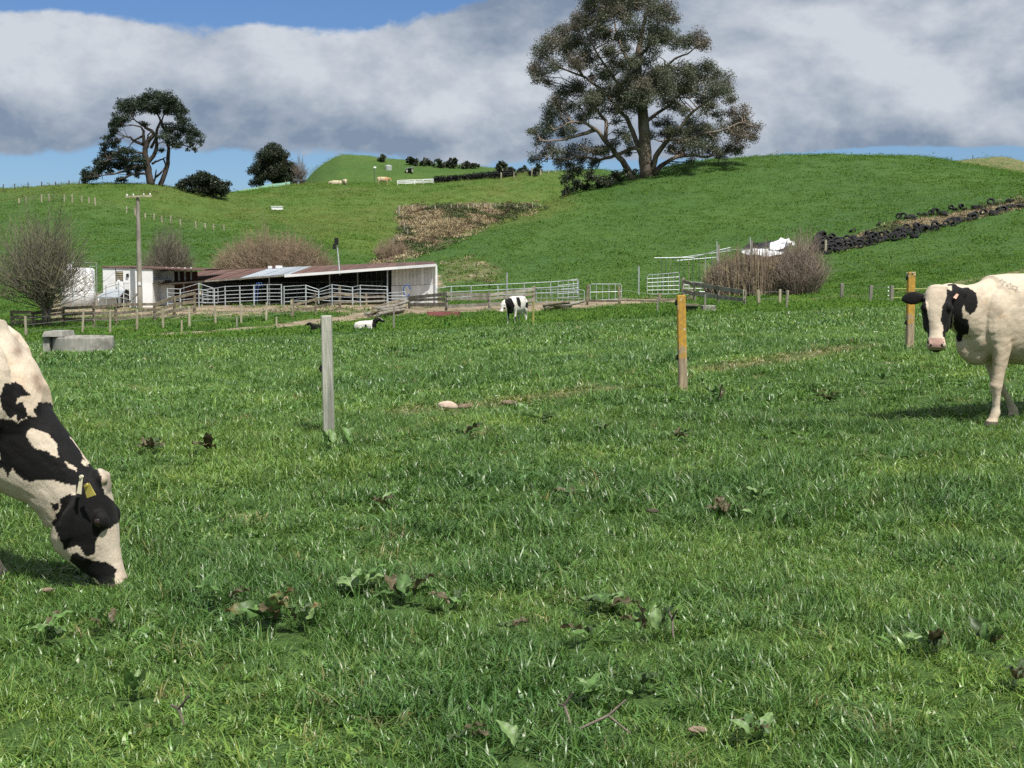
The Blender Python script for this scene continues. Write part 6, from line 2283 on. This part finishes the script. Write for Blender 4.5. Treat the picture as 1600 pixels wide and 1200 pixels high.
    for px in (398, 402):
        a = P(px, 470, 106); a[2] = G(a[0], a[1])
        mb = MB(); mb.tube([a + (0, 0, .3), a + (.05, 0, 1.3), a + (.15, 0, 1.75), a + (.32, 0, 1.8), a + (.42, 0, 1.5)], .03, 8); obj('hose', mb, M['blue_plastic'], t)
    a = P(636, 478, 99); a[2] = G(a[0], a[1]) + .9
    mb = MB(); mb.tube([a + (.25 * math.cos(q), 0, .45 + .4 * math.sin(q)) for q in np.linspace(.2, 5.6, 12)], .045, 7); obj('hose', mb, M['blue_plastic'], t)
    # right end post and gable board
    p = roofp(1, .5)
    mb = MB(); q = roofp(.998, .03); mb.box((q[0] + .05, q[1] - .08, (G(q[0], q[1]) + q[2]) / 2 - .06), (.14, .14, q[2] - float(G(q[0], q[1])) - .1)); obj('end_post', mb, M['white_paint'], t)
    # roof clutter
    for px in (392, 398, 384):
        a = roofp(uat(px), .9); mb = MB(); mb.box(a + (0, 0, .16), (.5, .4, .2)); obj('vent', mb, M['white_paint' if px != 392 else 'rust_roof'], t)
    # floodlight on a leaning pole
    a = roofp(uat(531), 0.0)
    t2 = thing('floodlight', 'floodlight on a slim leaning pole fixed to the shed roof edge', 'light', a)
    top = P(526, 378, a[1])
    mb = MB(); mb.tube([a - (0, .1, .3), a + (top - a) * .5, top], [.055, .05, .045], 8); obj('pole', mb, M['steel'], t2)
    mb = MB(); mb.box(top + (0, -.1, .05), (.28, .3, .5)); mb.box(top + (-.16, -.15, -.35), (.2, .3, .4)); obj('lamp_housing', mb, M['black'], t2)

    # white building
    def zat(px, py, d): return P(px, py, d)[2]
    D0 = 106
    g = float(G(P(200, 478, D0)[0], D0))
    x0, x1 = P(161, 478, D0)[0], P(239, 478, D0)[0]
    zl, zr = zat(161, 418, D0), zat(239, 420, D0)
    t = thing('dairy_building', 'white painted dairy building with a low rusty roof behind the power pole', 'building', ((x0 + x1) / 2, D0, g))

    def xz(px, py): p = P(px, py, D0); return p[0], p[2]
    # front wall as panels that leave openings for the louvre window and the two doors
    def panel(pa, pb, ya, yb, y=D0, mat='white_paint', nm='wall', th=.12):
        a0, za = xz(pa, ya); a1, zb = xz(pb, yb)
        mb = MB(); mb.box(((a0 + a1) / 2, y, (za + zb) / 2), (abs(a1 - a0), th, abs(za - zb))); return obj(nm, mb, M[mat], t)
    panel(161, 181.5, 418.5, 481); panel(192.5, 239, 419.5, 442); panel(181.5, 192.5, 419, 424); panel(181.5, 192.5, 439.5, 454)
    panel(192.5, 194, 442, 481); panel(181.5, 182, 454, 481); panel(202, 239, 442, 481)
    panel(181.9, 192.6, 453.9, 481, D0 + .3, 'dark_wall', 'doorway'); panel(194, 202, 442, 452, D0 + .02); panel(194, 202, 452, 481, D0 + .3, 'dark_wall', 'doorway')
    fr = panel(181.5, 192.5, 424, 439.5, D0 + .12, 'dark_wall', 'window', .06)
    for k in range(5):
        a0, za = xz(182, 425.5 + k * 2.9); a1, zb = xz(192, 427.4 + k * 2.9)
        mb = MB(); mb.box(((a0 + a1) / 2, D0 - .02, (za + zb) / 2), (a1 - a0, .05, za - zb), ((1, 0, 0), (0, .8, .6), (0, -.6, .8)))
        o = obj('louvre', mb, M['wood_pale'], fr)
    panel(186, 190, 437, 478, D0 - .35, 'white_paint', 'pillar', .2)
    a0, za = xz(200, 430)
    mb = MB(); mb.box((a0, D0 - .12, za), (.18, .14, .22)); obj('wall_lamp', mb, M['black'], t)
    mb = MB(); mb.box((x0 + .06, D0 + 3.06, (g + zl) / 2), (.12, 6, zl - g)); obj('wall', mb, M['white_paint'], t)
    mb = MB(); mb.box((x1 - .06, D0 + 3.06, (g + zr) / 2), (.12, 6, zr - g)); obj('wall', mb, M['white_paint'], t)
    # recessed bay and brown wing to the right
    xa, xb = P(240, 440, D0 + 2.5)[0], P(250, 440, D0 + 2.5)[0]
    mb = MB(); zt = zat(246, 424, D0 + 2.5); mb.box(((xa + xb) / 2 + .3, D0 + 2.5, (g + zt) / 2), (xb - xa + 1.6, .12, zt - g)); obj('bay_wall', mb, M['white_paint'], t)
    p = P(238, 441, D0 + 1)
    mb = MB(); mb.box((p[0], D0 + 1.2, p[2] + .1), (2.2, 2.4, .10)); obj('bay_shelf', mb, M['dark_wall'], t)
    D2 = D0 + 3
    for i in range(6):
        pa, pb = 251 + i * 9.6, 251 + (i + 1) * 9.6
        a = P(pa, 424, D2); b = P(pb, 424, D2); zb = zat(pa, 441 - i * 1.4, D2)
        mb = MB(); mb.box(((a[0] + b[0]) / 2, D2, (a[2] + g) / 2), (b[0] - a[0] - .01, .1, a[2] - g)); obj('wall_panel', mb, M['brown_wall'], t)
        mb = MB(); mb.box((a[0], D2 - .08, (a[2] + zb) / 2), (.12, .06, a[2] - zb + .6)); obj('batten', mb, M['white_paint'], t)
    RL, RR_ = P(158, 416.5, D0 - .15), P(320, 421.5, D0 - .15)
    n = 12
    for i in range(n):
        u0, u1 = i / n, (i + 1) / n
        mb = MB(); vs = []
        nc = 8
        for v, dz in ((0, 0), (1, .10)):
            for k in range(nc + 1):
                u = u0 + (u1 - u0) * k / nc
                p = RL * (1 - u) + RR_ * u
                vs.append(p + (0, v * 7, dz + .02 * math.cos(k / nc * 2 * math.pi * 3) + .01 * (i % 2)))
        m1 = nc + 1
        vs += [np.array(q) - (0, 0, .07) for q in vs]
        mb.add(vs, [(k, k + 1, m1 + k + 1, m1 + k) for k in range(nc)] + [(2 * m1 + k + 1, 2 * m1 + k, 3 * m1 + k, 3 * m1 + k + 1) for k in range(nc)] + [(k + 1, k, 2 * m1 + k, 2 * m1 + k + 1) for k in range(nc)])
        obj('roof_sheet', mb, M['rust_roof'], t)
    # lean-to between tank and building
    t = thing('lean_to', 'low white lean-to with a sloping grey roof between tank and dairy', 'lean-to', (P(170, 478, 105.5)[0], 105.5, g))
    a, b, c, d = P(150, 464, 103.8), P(170, 452, 105.6), P(196, 452, 105.6), P(186, 464, 103.8)
    mb = MB(); mb.add([a, d, c, b, a - (0, 0, .08), d - (0, 0, .08), c - (0, 0, .08), b - (0, 0, .08)], [(0, 1, 2, 3), (7, 6, 5, 4), (0, 4, 5, 1), (1, 5, 6, 2), (2, 6, 7, 3), (3, 7, 4, 0)]); obj('roof', mb, M['zinc_roof'], t)
    a, b = P(152, 466, 104.4), P(181, 480, 104.4)
    mb = MB(); mb.box(((a[0] + b[0]) / 2, 104.6, (a[2] + b[2]) / 2), (b[0] - a[0], .12, a[2] - b[2])); obj('wall', mb, M['white_paint'], t)
    # tank
    c = P(122, 480, 107); c[2] = G(c[0], c[1])
    k = 107 / FPX
    top = zat(122, 419, 107) - c[2]
    t = thing('milk_tank', 'tall white cylindrical tank behind the leafless tree', 'tank', c)
    R = 26.5 * k
    mb = MB(); mb.lathe(c, [(R, -.2), (R, top * .3), (R * 1.004, top * .31), (R, top * .32), (R, top - .22), (R * .97, top - .08), (R * .86, top), (.3, top + .06)], 32); obj('shell', mb, M['tank_white'], t, True)
    mb = MB(); mb.lathe(c + (-.5, -.3, top), [(.22, 0), (.22, .25), (.12, .34)], 12); obj('hatch', mb, M['white_paint'], t)
    mb = MB(); z = top + .42
    mb.tube([c + (-.2, -.6, z), c + (R + .35, -.6, z), c + (R + .35, -.6, .2)], .035, 6)
    mb.tube([c + (-.2, -.6, z), c + (-.2, -.6, top)], .03, 6); mb.tube([c + (R + .35, -.6, z - .3), c + (R - .2, -.6, z - .3)], .03, 6)
    obj('pipe', mb, M['steel_dull'], t)
    # power pole
    b = hit(219, 482, 90, 112)
    top = P(215, 305, b[1])
    t = thing('power_pole', 'tall weathered wooden power pole with a crossarm in front of the dairy', 'pole', b)
    mb = MB(); mb.tube([b - (0, 0, .3), b + (top - b) * .5, top], [.20, .17, .13], 10); obj('shaft', mb, M['wood_grey'], t)
    a, c = P(196, 307.5, b[1] - .2), P(237, 306, b[1] - .2)
    mb = MB(); mb.bar(a, c, .10, .13); obj('crossarm', mb, M['wood_pale'], t)
    m = (a + c) / 2
    for f in (.06, .3, .7, .94):
        q = a + (c - a) * f
        mb = MB(); mb.lathe(q + (0, 0, .05), [(.03, 0), (.05, .05), (.05, .12), (.02, .15)], 8); obj('insulator', mb, M['white_paint'], t)
    mb = MB(); mb.box(b + (top - b) * .22 + (.05, -.2, 0), (.2, .04, .25)); obj('notice', mb, M['white_paint'], t)
    mb = MB(); mb.tube([P(212, 322, b[1]) + (-.05, -.1, 0), P(212, 336, b[1]) + (-.05, -.1, 0)], .05, 6); obj('bracket', mb, M['wood_pale'], t)
    mb = MB(); mb.bar(P(216, 458, b[1]), P(196, 478, b[1] + .4), .1, .1); obj('brace', mb, M['wood_grey'], t)


# ------------------------------------------------------------------ tyres
def tyre_mesh(R, r, w, seed):
    rng = np.random.default_rng(seed)
    n = 18
    prof = [(R * .56, -w * .40), (R * .60, -w * .5), (R * .82, -w * .52), (R * .96, -w * .42), (R, -w * .2), (R, w * .2), (R * .96, w * .42), (R * .82, w * .52), (R * .60, w * .5), (R * .56, w * .40), (R * .66, w * .34), (R * .9, w * .25), (R * .9, -w * .25), (R * .66, -w * .34)]
    vs, m = [], len(prof)
    sq = rng.uniform(.9, 1.0)
    for i in range(n):
        a = 2 * math.pi * i / n
        for q, z in prof:
            vs.append((q * math.cos(a), q * math.sin(a) * sq, z * (1 + .1 * math.sin(2 * a))))
    fs = [(i * m + j, i * m + (j + 1) % m, ((i + 1) % n) * m + (j + 1) % m, ((i + 1) % n) * m + j) for i in range(n) for j in range(m)]
    mb = MB(); mb.add(vs, fs)
    return mesh_of('tyre', mb, M['tyre'], True)


def build_tyres():
    rng = np.random.default_rng(17)
    kinds = [tyre_mesh(.36, 0, .24, 1), tyre_mesh(.40, 0, .26, 2), tyre_mesh(.46, 0, .30, 3), tyre_mesh(.33, 0, .22, 4)]

    def put(px, py, lab, grp, lift=0.0, face=None, k=None):
        p = hit(px, py, 95, 190)
        if not 95 < p[1] < 188:
            return
        o = link(bpy.data.objects.new('tyre', kinds[rng.integers(0, 4) if k is None else k]))
        o.location = (p[0], p[1], p[2] + .16 + lift)
        if face is None:
            face = rng.uniform() < .38
        if face:
            o.rotation_euler = (math.pi / 2 + rng.normal(-.35, .25), 0, rng.normal(0, .6)); o.location.z += .12
        else:
            o.rotation_euler = (rng.normal(.25, .3), rng.normal(0, .25), rng.uniform(0, 6))
        o.scale = (1, 1, 1) if k is not None else tuple(rng.uniform(.8, 1.22) * np.array((1, rng.uniform(.86, 1.0), rng.uniform(.8, 1.3))))
        tag(o, lab, 'tyre', grp)
    low = np.array([(1283, 398), (1310, 394), (1335, 388), (1360, 383), (1385, 378), (1410, 373), (1440, 364), (1470, 357), (1500, 349), (1530, 340), (1560, 333), (1606, 321)], float)
    s = np.concatenate([[0], np.cumsum(np.linalg.norm(np.diff(low, axis=0), axis=1))])
    for q in np.arange(0, s[-1], 6.6):
        px = np.interp(q, s, low[:, 0]); py = np.interp(q, s, low[:, 1])
        thick = np.interp(px, [1280, 1400, 1500, 1600], [4, 3, 2, 1.2])
        for l in range(int(thick + rng.uniform(0, .8))):
            where = 'thick end beside the broken post' if px < 1345 else 'middle, below the dry strip' if px < 1470 else 'thin uphill end'
            put(px + rng.normal(0, 4), py - l * 3.9 + rng.normal(0, 1.6), 'black tyre in the lower row at its ' + where, 'tyres in the lower row: ' + where, lift=l * .02)
    for i in range(26):
        px = rng.uniform(1266, 1312); put(px, rng.uniform(372, 394) + (1290 - px) * .05, 'black tyre in the big heap at the left end of the tyre row', 'tyres in the heap beside the bush', lift=rng.uniform(0, .25))
    put(1404, 372, 'pale rimmed black tyre standing on edge on the lower tyre row', None, .25, True, 2)
    up = [(1332, 363, 'lone dark tyre lowest in the scattered upper tyre row'), (1373, 353, 'small dark tyre second from the bottom of the scattered upper row')]
    for px, py, lb in up:
        put(px, py, lb, None)
    for px, py in ((1404, 343), (1411, 343), (1418, 344), (1425, 343), (1428, 346), (1438, 339), (1446, 339), (1455, 337), (1461, 336), (1468, 336), (1473, 337), (1476, 339), (1486, 329), (1492, 330), (1502, 328), (1508, 330), (1523, 327), (1530, 327), (1534, 326)):
        put(px, py, 'dark tyre in the %s loose cluster above the dry grass strip' % ('lowest' if px < 1450 else 'middle' if px < 1480 else 'highest'), 'upper tyres, %s cluster' % ('lowest' if px < 1450 else 'middle' if px < 1480 else 'highest'), .05)
    put(1548, 321, 'tyre with its hole showing, next to last in the upper row', None, .1, True, 1)
    put(1577, 317, 'dark tyre lying last at the right end of the upper row', None, .05, False, 1)


# ------------------------------------------------------------------ weeds, stone and litter in the near grass
def dock_leaf(L, Wd, seed, wav=.10, curl=.5):
    """a broad leaf lying along +x from its stalk, folded at the rib, edges waved"""
    rng = np.random.default_rng(seed)
    n = 9
    vs, fs = [], []
    ph = rng.uniform(0, 6)
    for i in range(n + 1):
        t = i / n
        w = Wd / 2 * (math.sin(math.pi * min(1, t * .92 + .06)) ** .75) * (1.15 - .35 * t)
        if i == 0: w = .006
        if i == n: w = .002
        x = L * (t * .95 + .12); z = L * (.42 * t - curl * t * t)
        s = wav * Wd
        for q in (-1, -.5, 0, .5, 1):
            e = abs(q)
            vs.append((x + s * .4 * math.sin(9 * t + ph + q), q * w * (1 + .10 * math.sin(t * 17 + ph)), z + e * e * w * .35 + s * e * math.sin(t * 15 + ph + q * 2)))
    for i in range(n):
        for j in range(4):
            a = i * 5 + j
            fs.append((a, a + 1, a + 6, a + 5))
    b = len(vs)
    V = np.array(vs)
    # stalk
    Pt = np.array([[(0, 0, 0), (L * .06, 0, .01), (L * .14, 0, .012 * L)]]); R = np.array([[.0045, .004, .003]])
    Vs, Fs = tubes_np(Pt, R, 4)
    V = np.concatenate([V, Vs]); F = np.concatenate([np.array(fs), Fs + b])
    t = np.clip(V[:, 0] / L, 0, 1)
    C = np.ones((len(V), 3))
    rib = np.abs(V[:, 1]) < .004
    C[rib] = 1.35
    return V, F, C, t


def build_weeds():
    rng = np.random.default_rng(23)
    greens = [(.100, .190, .050), (.150, .235, .085), (.070, .135, .038)]
    lib = {}

    def leaf_me(kind, v):
        if (kind, v) in lib:
            return lib[(kind, v)]
        V, F, C, t = dock_leaf(1.0, .42 if kind != 'lobed' else .5, 100 + v + (50 if kind == 'dead' else 0), .10 if kind == 'green' else .22, .5 if kind != 'dead' else .40)
        g = np.array(greens[v % 3])
        if kind == 'dead':
            g = np.array((.095, .080, .042)) if v % 2 else np.array((.050, .080, .030))
        col = g * C * np.random.default_rng(v).uniform(.8, 1.2, (len(V), 1))
        if kind == 'lobed':
            m = np.clip((t - .7) * 3.5, 0, 1)[:, None]
            col = col * (1 - m * .7) + np.array((.20, .10, .05)) * m * .7
        me = np_mesh('leaf', V, F, True, col); me.materials.append(M['weed'])
        lib[(kind, v)] = me
        return me

    def plant(px, py, label, n, size, kinds=('green',), up=.5, seed=0, dirs=None, group='broad leaved dock plants in the grass'):
        r = np.random.default_rng(seed + 900)
        b = hit(px, py, 3, 40)
        k = b[1] / FPX
        t = thing('dock_plant', label, 'weed', b + (0, 0, .03), group)
        for i in range(n + 2):
            kind = kinds[i % len(kinds)]
            o = link(bpy.data.objects.new('leaf', leaf_me(kind, int(r.integers(0, 6)))))
            o.parent = t
            L = size * k * r.uniform(.7, 1.15)
            a = r.uniform(0, 6.28) if dirs is None else math.radians(dirs[i % len(dirs)])
            o.scale = (L, L * r.uniform(.8, 1.15), L)
            o.location = (r.normal(0, .02), r.normal(0, .02), .02)
            o.rotation_euler = (r.normal(0, .25), -up * r.uniform(.3, 1.3), a)
    PL = [
        (425, 985, 'big dock plant with upright lobed leaf, reddish at the tip, nearest the grazing cow', 7, 70, ('lobed', 'green', 'lobed', 'dead'), 1.0, (85, 200, 20, 250, 60, 150, 310)),
        (350, 962, 'dock plant of two low leaves just left of the big lobed dock', 3, 58, ('green', 'dead', 'green'), .45, (175, 20, 230)),
        (470, 990, 'small dock with one upright leaf just right of the big lobed dock', 3, 50, ('lobed', 'dead'), .8, (70, 200, 330)),
        (560, 935, 'dock plant with a pale broad leaf tilting left, behind the large dock pair', 4, 46, ('green',), .6, (165, 30, 80, 250)),
        (630, 950, 'dock plant with one large pale rounded leaf near the middle of the foreground', 5, 56, ('green', 'green', 'dead'), .6, (120, 20, 340, 200, 80)),
        (700, 960, 'low spreading dock right of the large pale leaf', 4, 44, ('green', 'dead'), .35, (20, 160, 300, 80)),
        (950, 965, 'dark wilted dock plant with flattened leaves in the centre foreground', 6, 56, ('dead', 'green', 'green'), .35, (170, 30, 100, 330, 200, 60)),
        (925, 1010, 'dark flat dock below the wilted dock in the centre foreground', 4, 52, ('dead', 'green'), .22, (185, 10, 60, 200)),
        (1012, 1005, 'dock with a single pointed upright leaf right of centre', 4, 46, ('green', 'dead'), 1.1, (95, 190, 330, 20)),
        (805, 1000, 'small dark curled dock left of the centre foreground', 3, 40, ('dead', 'dead', 'green'), .3, (10, 170, 60)),
        (845, 664, 'dock plant with one pale leaf lying flat, in the middle distance', 5, 34, ('green', 'green', 'dead'), .35, (10, 170, 60, 200, 330)),
        (725, 688, 'dark leafy dock between the grey post and the pale flat leaf', 5, 34, ('dead', 'green'), .4, None),
        (1055, 691, 'dark dock below the orange lichen post', 5, 32, ('dead', 'green'), .4, None),
        (943, 680, 'dock with a round pale leaf left of the orange post', 4, 28, ('green', 'green', 'dead'), .4, None),
        (233, 712, 'withered brown dock behind the head of the grazing cow', 6, 42, ('dead', 'dead', 'green'), .5, None),
        (330, 712, 'half withered dock with dark upright leaves left of the grey post', 6, 40, ('dead', 'green'), .8, None),
        (512, 706, 'narrow upright dock at the foot of the grey post', 3, 32, ('green',), 1.2, (80, 110, 250)),
        (545, 708, 'pale two leaved dock just right of the grey post foot', 3, 34, ('green',), 1.0, (150, 60, 280)),
        (600, 800, 'dark leafy dock in tufty grass left of centre', 5, 36, ('green', 'dead'), .7, None),
        (742, 770, 'tiny dock with a single upright round leaf at the centre of the field', 2, 28, ('green',), 1.2, (90, 250)),
        (890, 785, 'flat dark dock right of the single round leaf', 5, 36, ('dead', 'green'), .25, None),
        (1135, 812, 'brown withered dock clump right of centre', 5, 38, ('dead',), .35, None),
        (1175, 818, 'dark low dock beside the brown withered clump', 3, 34, ('green', 'dead'), .3, None),
        (1190, 790, 'dark green dock above the brown withered clump', 4, 32, ('green',), .7, None),
        (1120, 632, 'dark upright dock right of the orange lichen post', 4, 30, ('dead', 'green'), 1.0, None),
        (1300, 634, 'leafy green dock to the left of the shadow of the cream cow', 7, 28, ('green', 'green', 'dead'), .6, None),
        (1270, 615, 'pale green dock behind the leafy one by the cow shadow', 5, 24, ('green',), .6, None),
        (1380, 600, 'dock clump below the muzzle of the cream cow', 6, 24, ('green',), .6, None),
        (1460, 1030, 'dark dock with folded leaves in the right foreground', 5, 46, ('dead', 'green'), .6, None),
        (1540, 1025, 'dock with a brown upright leaf at the far right of the foreground', 4, 46, ('dead', 'green'), 1.1, None),
        (925, 1110, 'leafy tufted dock low in the centre of the picture', 6, 48, ('green',), .7, None),
        (1000, 1092, 'small dock beside the tufted dock low in the centre', 4, 44, ('green', 'dead'), .6, None),
        (1180, 1172, 'green dock at the bottom edge right of centre', 5, 50, ('green', 'green', 'dead'), .6, None),
        (1588, 1085, 'rusty brown dock leaves at the right edge of the picture', 4, 46, ('dead',), .5, None),
        (80, 1005, 'low dark dock in front of the grazing cow hoof', 5, 48, ('green', 'green', 'dead'), .4, None),
        (165, 995, 'small dock with one pale upright leaf in front of the grazing cow', 3, 42, ('green', 'dead'), .8, (95, 210, 330)),
        (210, 1100, 'dock hidden in long grass at the lower left', 4, 48, ('green',), .9, None),
        (735, 1172, 'brown dead dock leaves at the bottom left of centre', 3, 40, ('dead',), .2, None),
        (805, 1192, 'pale dock leaf at the very bottom edge near the centre', 2, 50, ('green',), .8, (60, 150)),
    ]
    for i, (px, py, lab, n, size, kinds, up, dirs) in enumerate(PL):
        plant(px, py, lab, n, size * (.85 if py < 860 else .9), kinds, up, i, dirs)
    # pale stone
    b = hit(700, 642, 8, 30); k = b[1] / FPX
    mb = MB(); ellipsoid(mb, (0, 0, 0), (1, 1, 1), None, 22, 14)
    V = np.array(mb.v); nn = fbm(V[:, 0] * 2 + 3, V[:, 2] * 2 + V[:, 1] * 1.7, 6, 4)
    V = V * (0.86 + .30 * nn[:, None]) * (16 * k, 11 * k, 7.5 * k)
    V[:, 2] = np.maximum(V[:, 2], -.02) + (V[:, 0] * -.10)
    mb.v = [tuple(q) for q in V]
    o = link(bpy.data.objects.new('stone', mesh_of('stone', mb, M['stone'], True))); o.location = b + (0, 0, .05)
    tag(o, 'pale smooth stone lying in the grass in the middle of the paddock', 'stone')
    r = np.random.default_rng(40)
    for px, py, lab, w in ((727, 640, 'dark clod of earth beside the pale stone', 14), (795, 634, 'dark clod on the dry strip right of the pale stone', 12), (1020, 806, 'brown clod in the grass below the orange post', 10), (1090, 1155, 'pale brown clod at the bottom right of centre', 16), (75, 932, 'pale clod in front of the grazing cow', 10)):
        b = hit(px, py, 3, 40); k = b[1] / FPX
        mb = MB(); ellipsoid(mb, (0, 0, 0), (1, 1, 1), None, 14, 9)
        V = np.array(mb.v); nn = fbm(V[:, 0] * 2.3 + px, V[:, 2] * 2 + V[:, 1] * 1.7, 6, 4)
        mb.v = [tuple(q) for q in V * (.6 + .8 * nn[:, None]) * (w * k, w * k * .7, w * k * .35)]
        if 'clod' not in M:
            M['clod'] = simple('earth_clod', (.09, .07, .05), (.05, .042, .032), 30, .9, .5)
            M['clod_pale'] = simple('pale_clod', (.28, .21, .15), (.17, .13, .09), 30, .9, .5)
        o = link(bpy.data.objects.new('earth_clod', mesh_of('earth_clod', mb, M['clod_pale' if 'pale' in lab else 'clod'], True))); o.location = b + (0, 0, .03)
        tag(o, lab, 'clod')
    for pts, lab in (([(905, 1168), (950, 1160), (985, 1164)], 'bent dead stick lying in the bottom centre of the grass'), ([(873, 1128), (882, 1143), (893, 1154)], 'short forked dead stick left of the bent stick'), ([(268, 1130), (280, 1148), (288, 1150)], 'thin dead stalk in the grass at lower left'),
                     ([(1045, 978), (1050, 1000), (1052, 1012)], 'pale straw stalk right of the wilted dock')):
        w = [hit(*q, 3, 30) + (0, 0, .06 + .03 * math.sin(i * 2)) for i, q in enumerate(pts)]
        mb = MB(); mb.tube(w, [.004, .005, .003], 6)
        d = w[1] - w[0]
        mb.tube([w[1], w[1] + np.array((d[0] * .4 + .02, d[1] * .2, .05))], [.005, .003], 5)
        o = obj('dead_stick', mb, simple('dead_stick', (.20, .16, .13), (.11, .09, .075), 30, .85), None)
        tag(o, lab, 'stick')


build_near_posts()
build_fences()
build_yards()
build_shed()
build_tyres()
build_weeds()
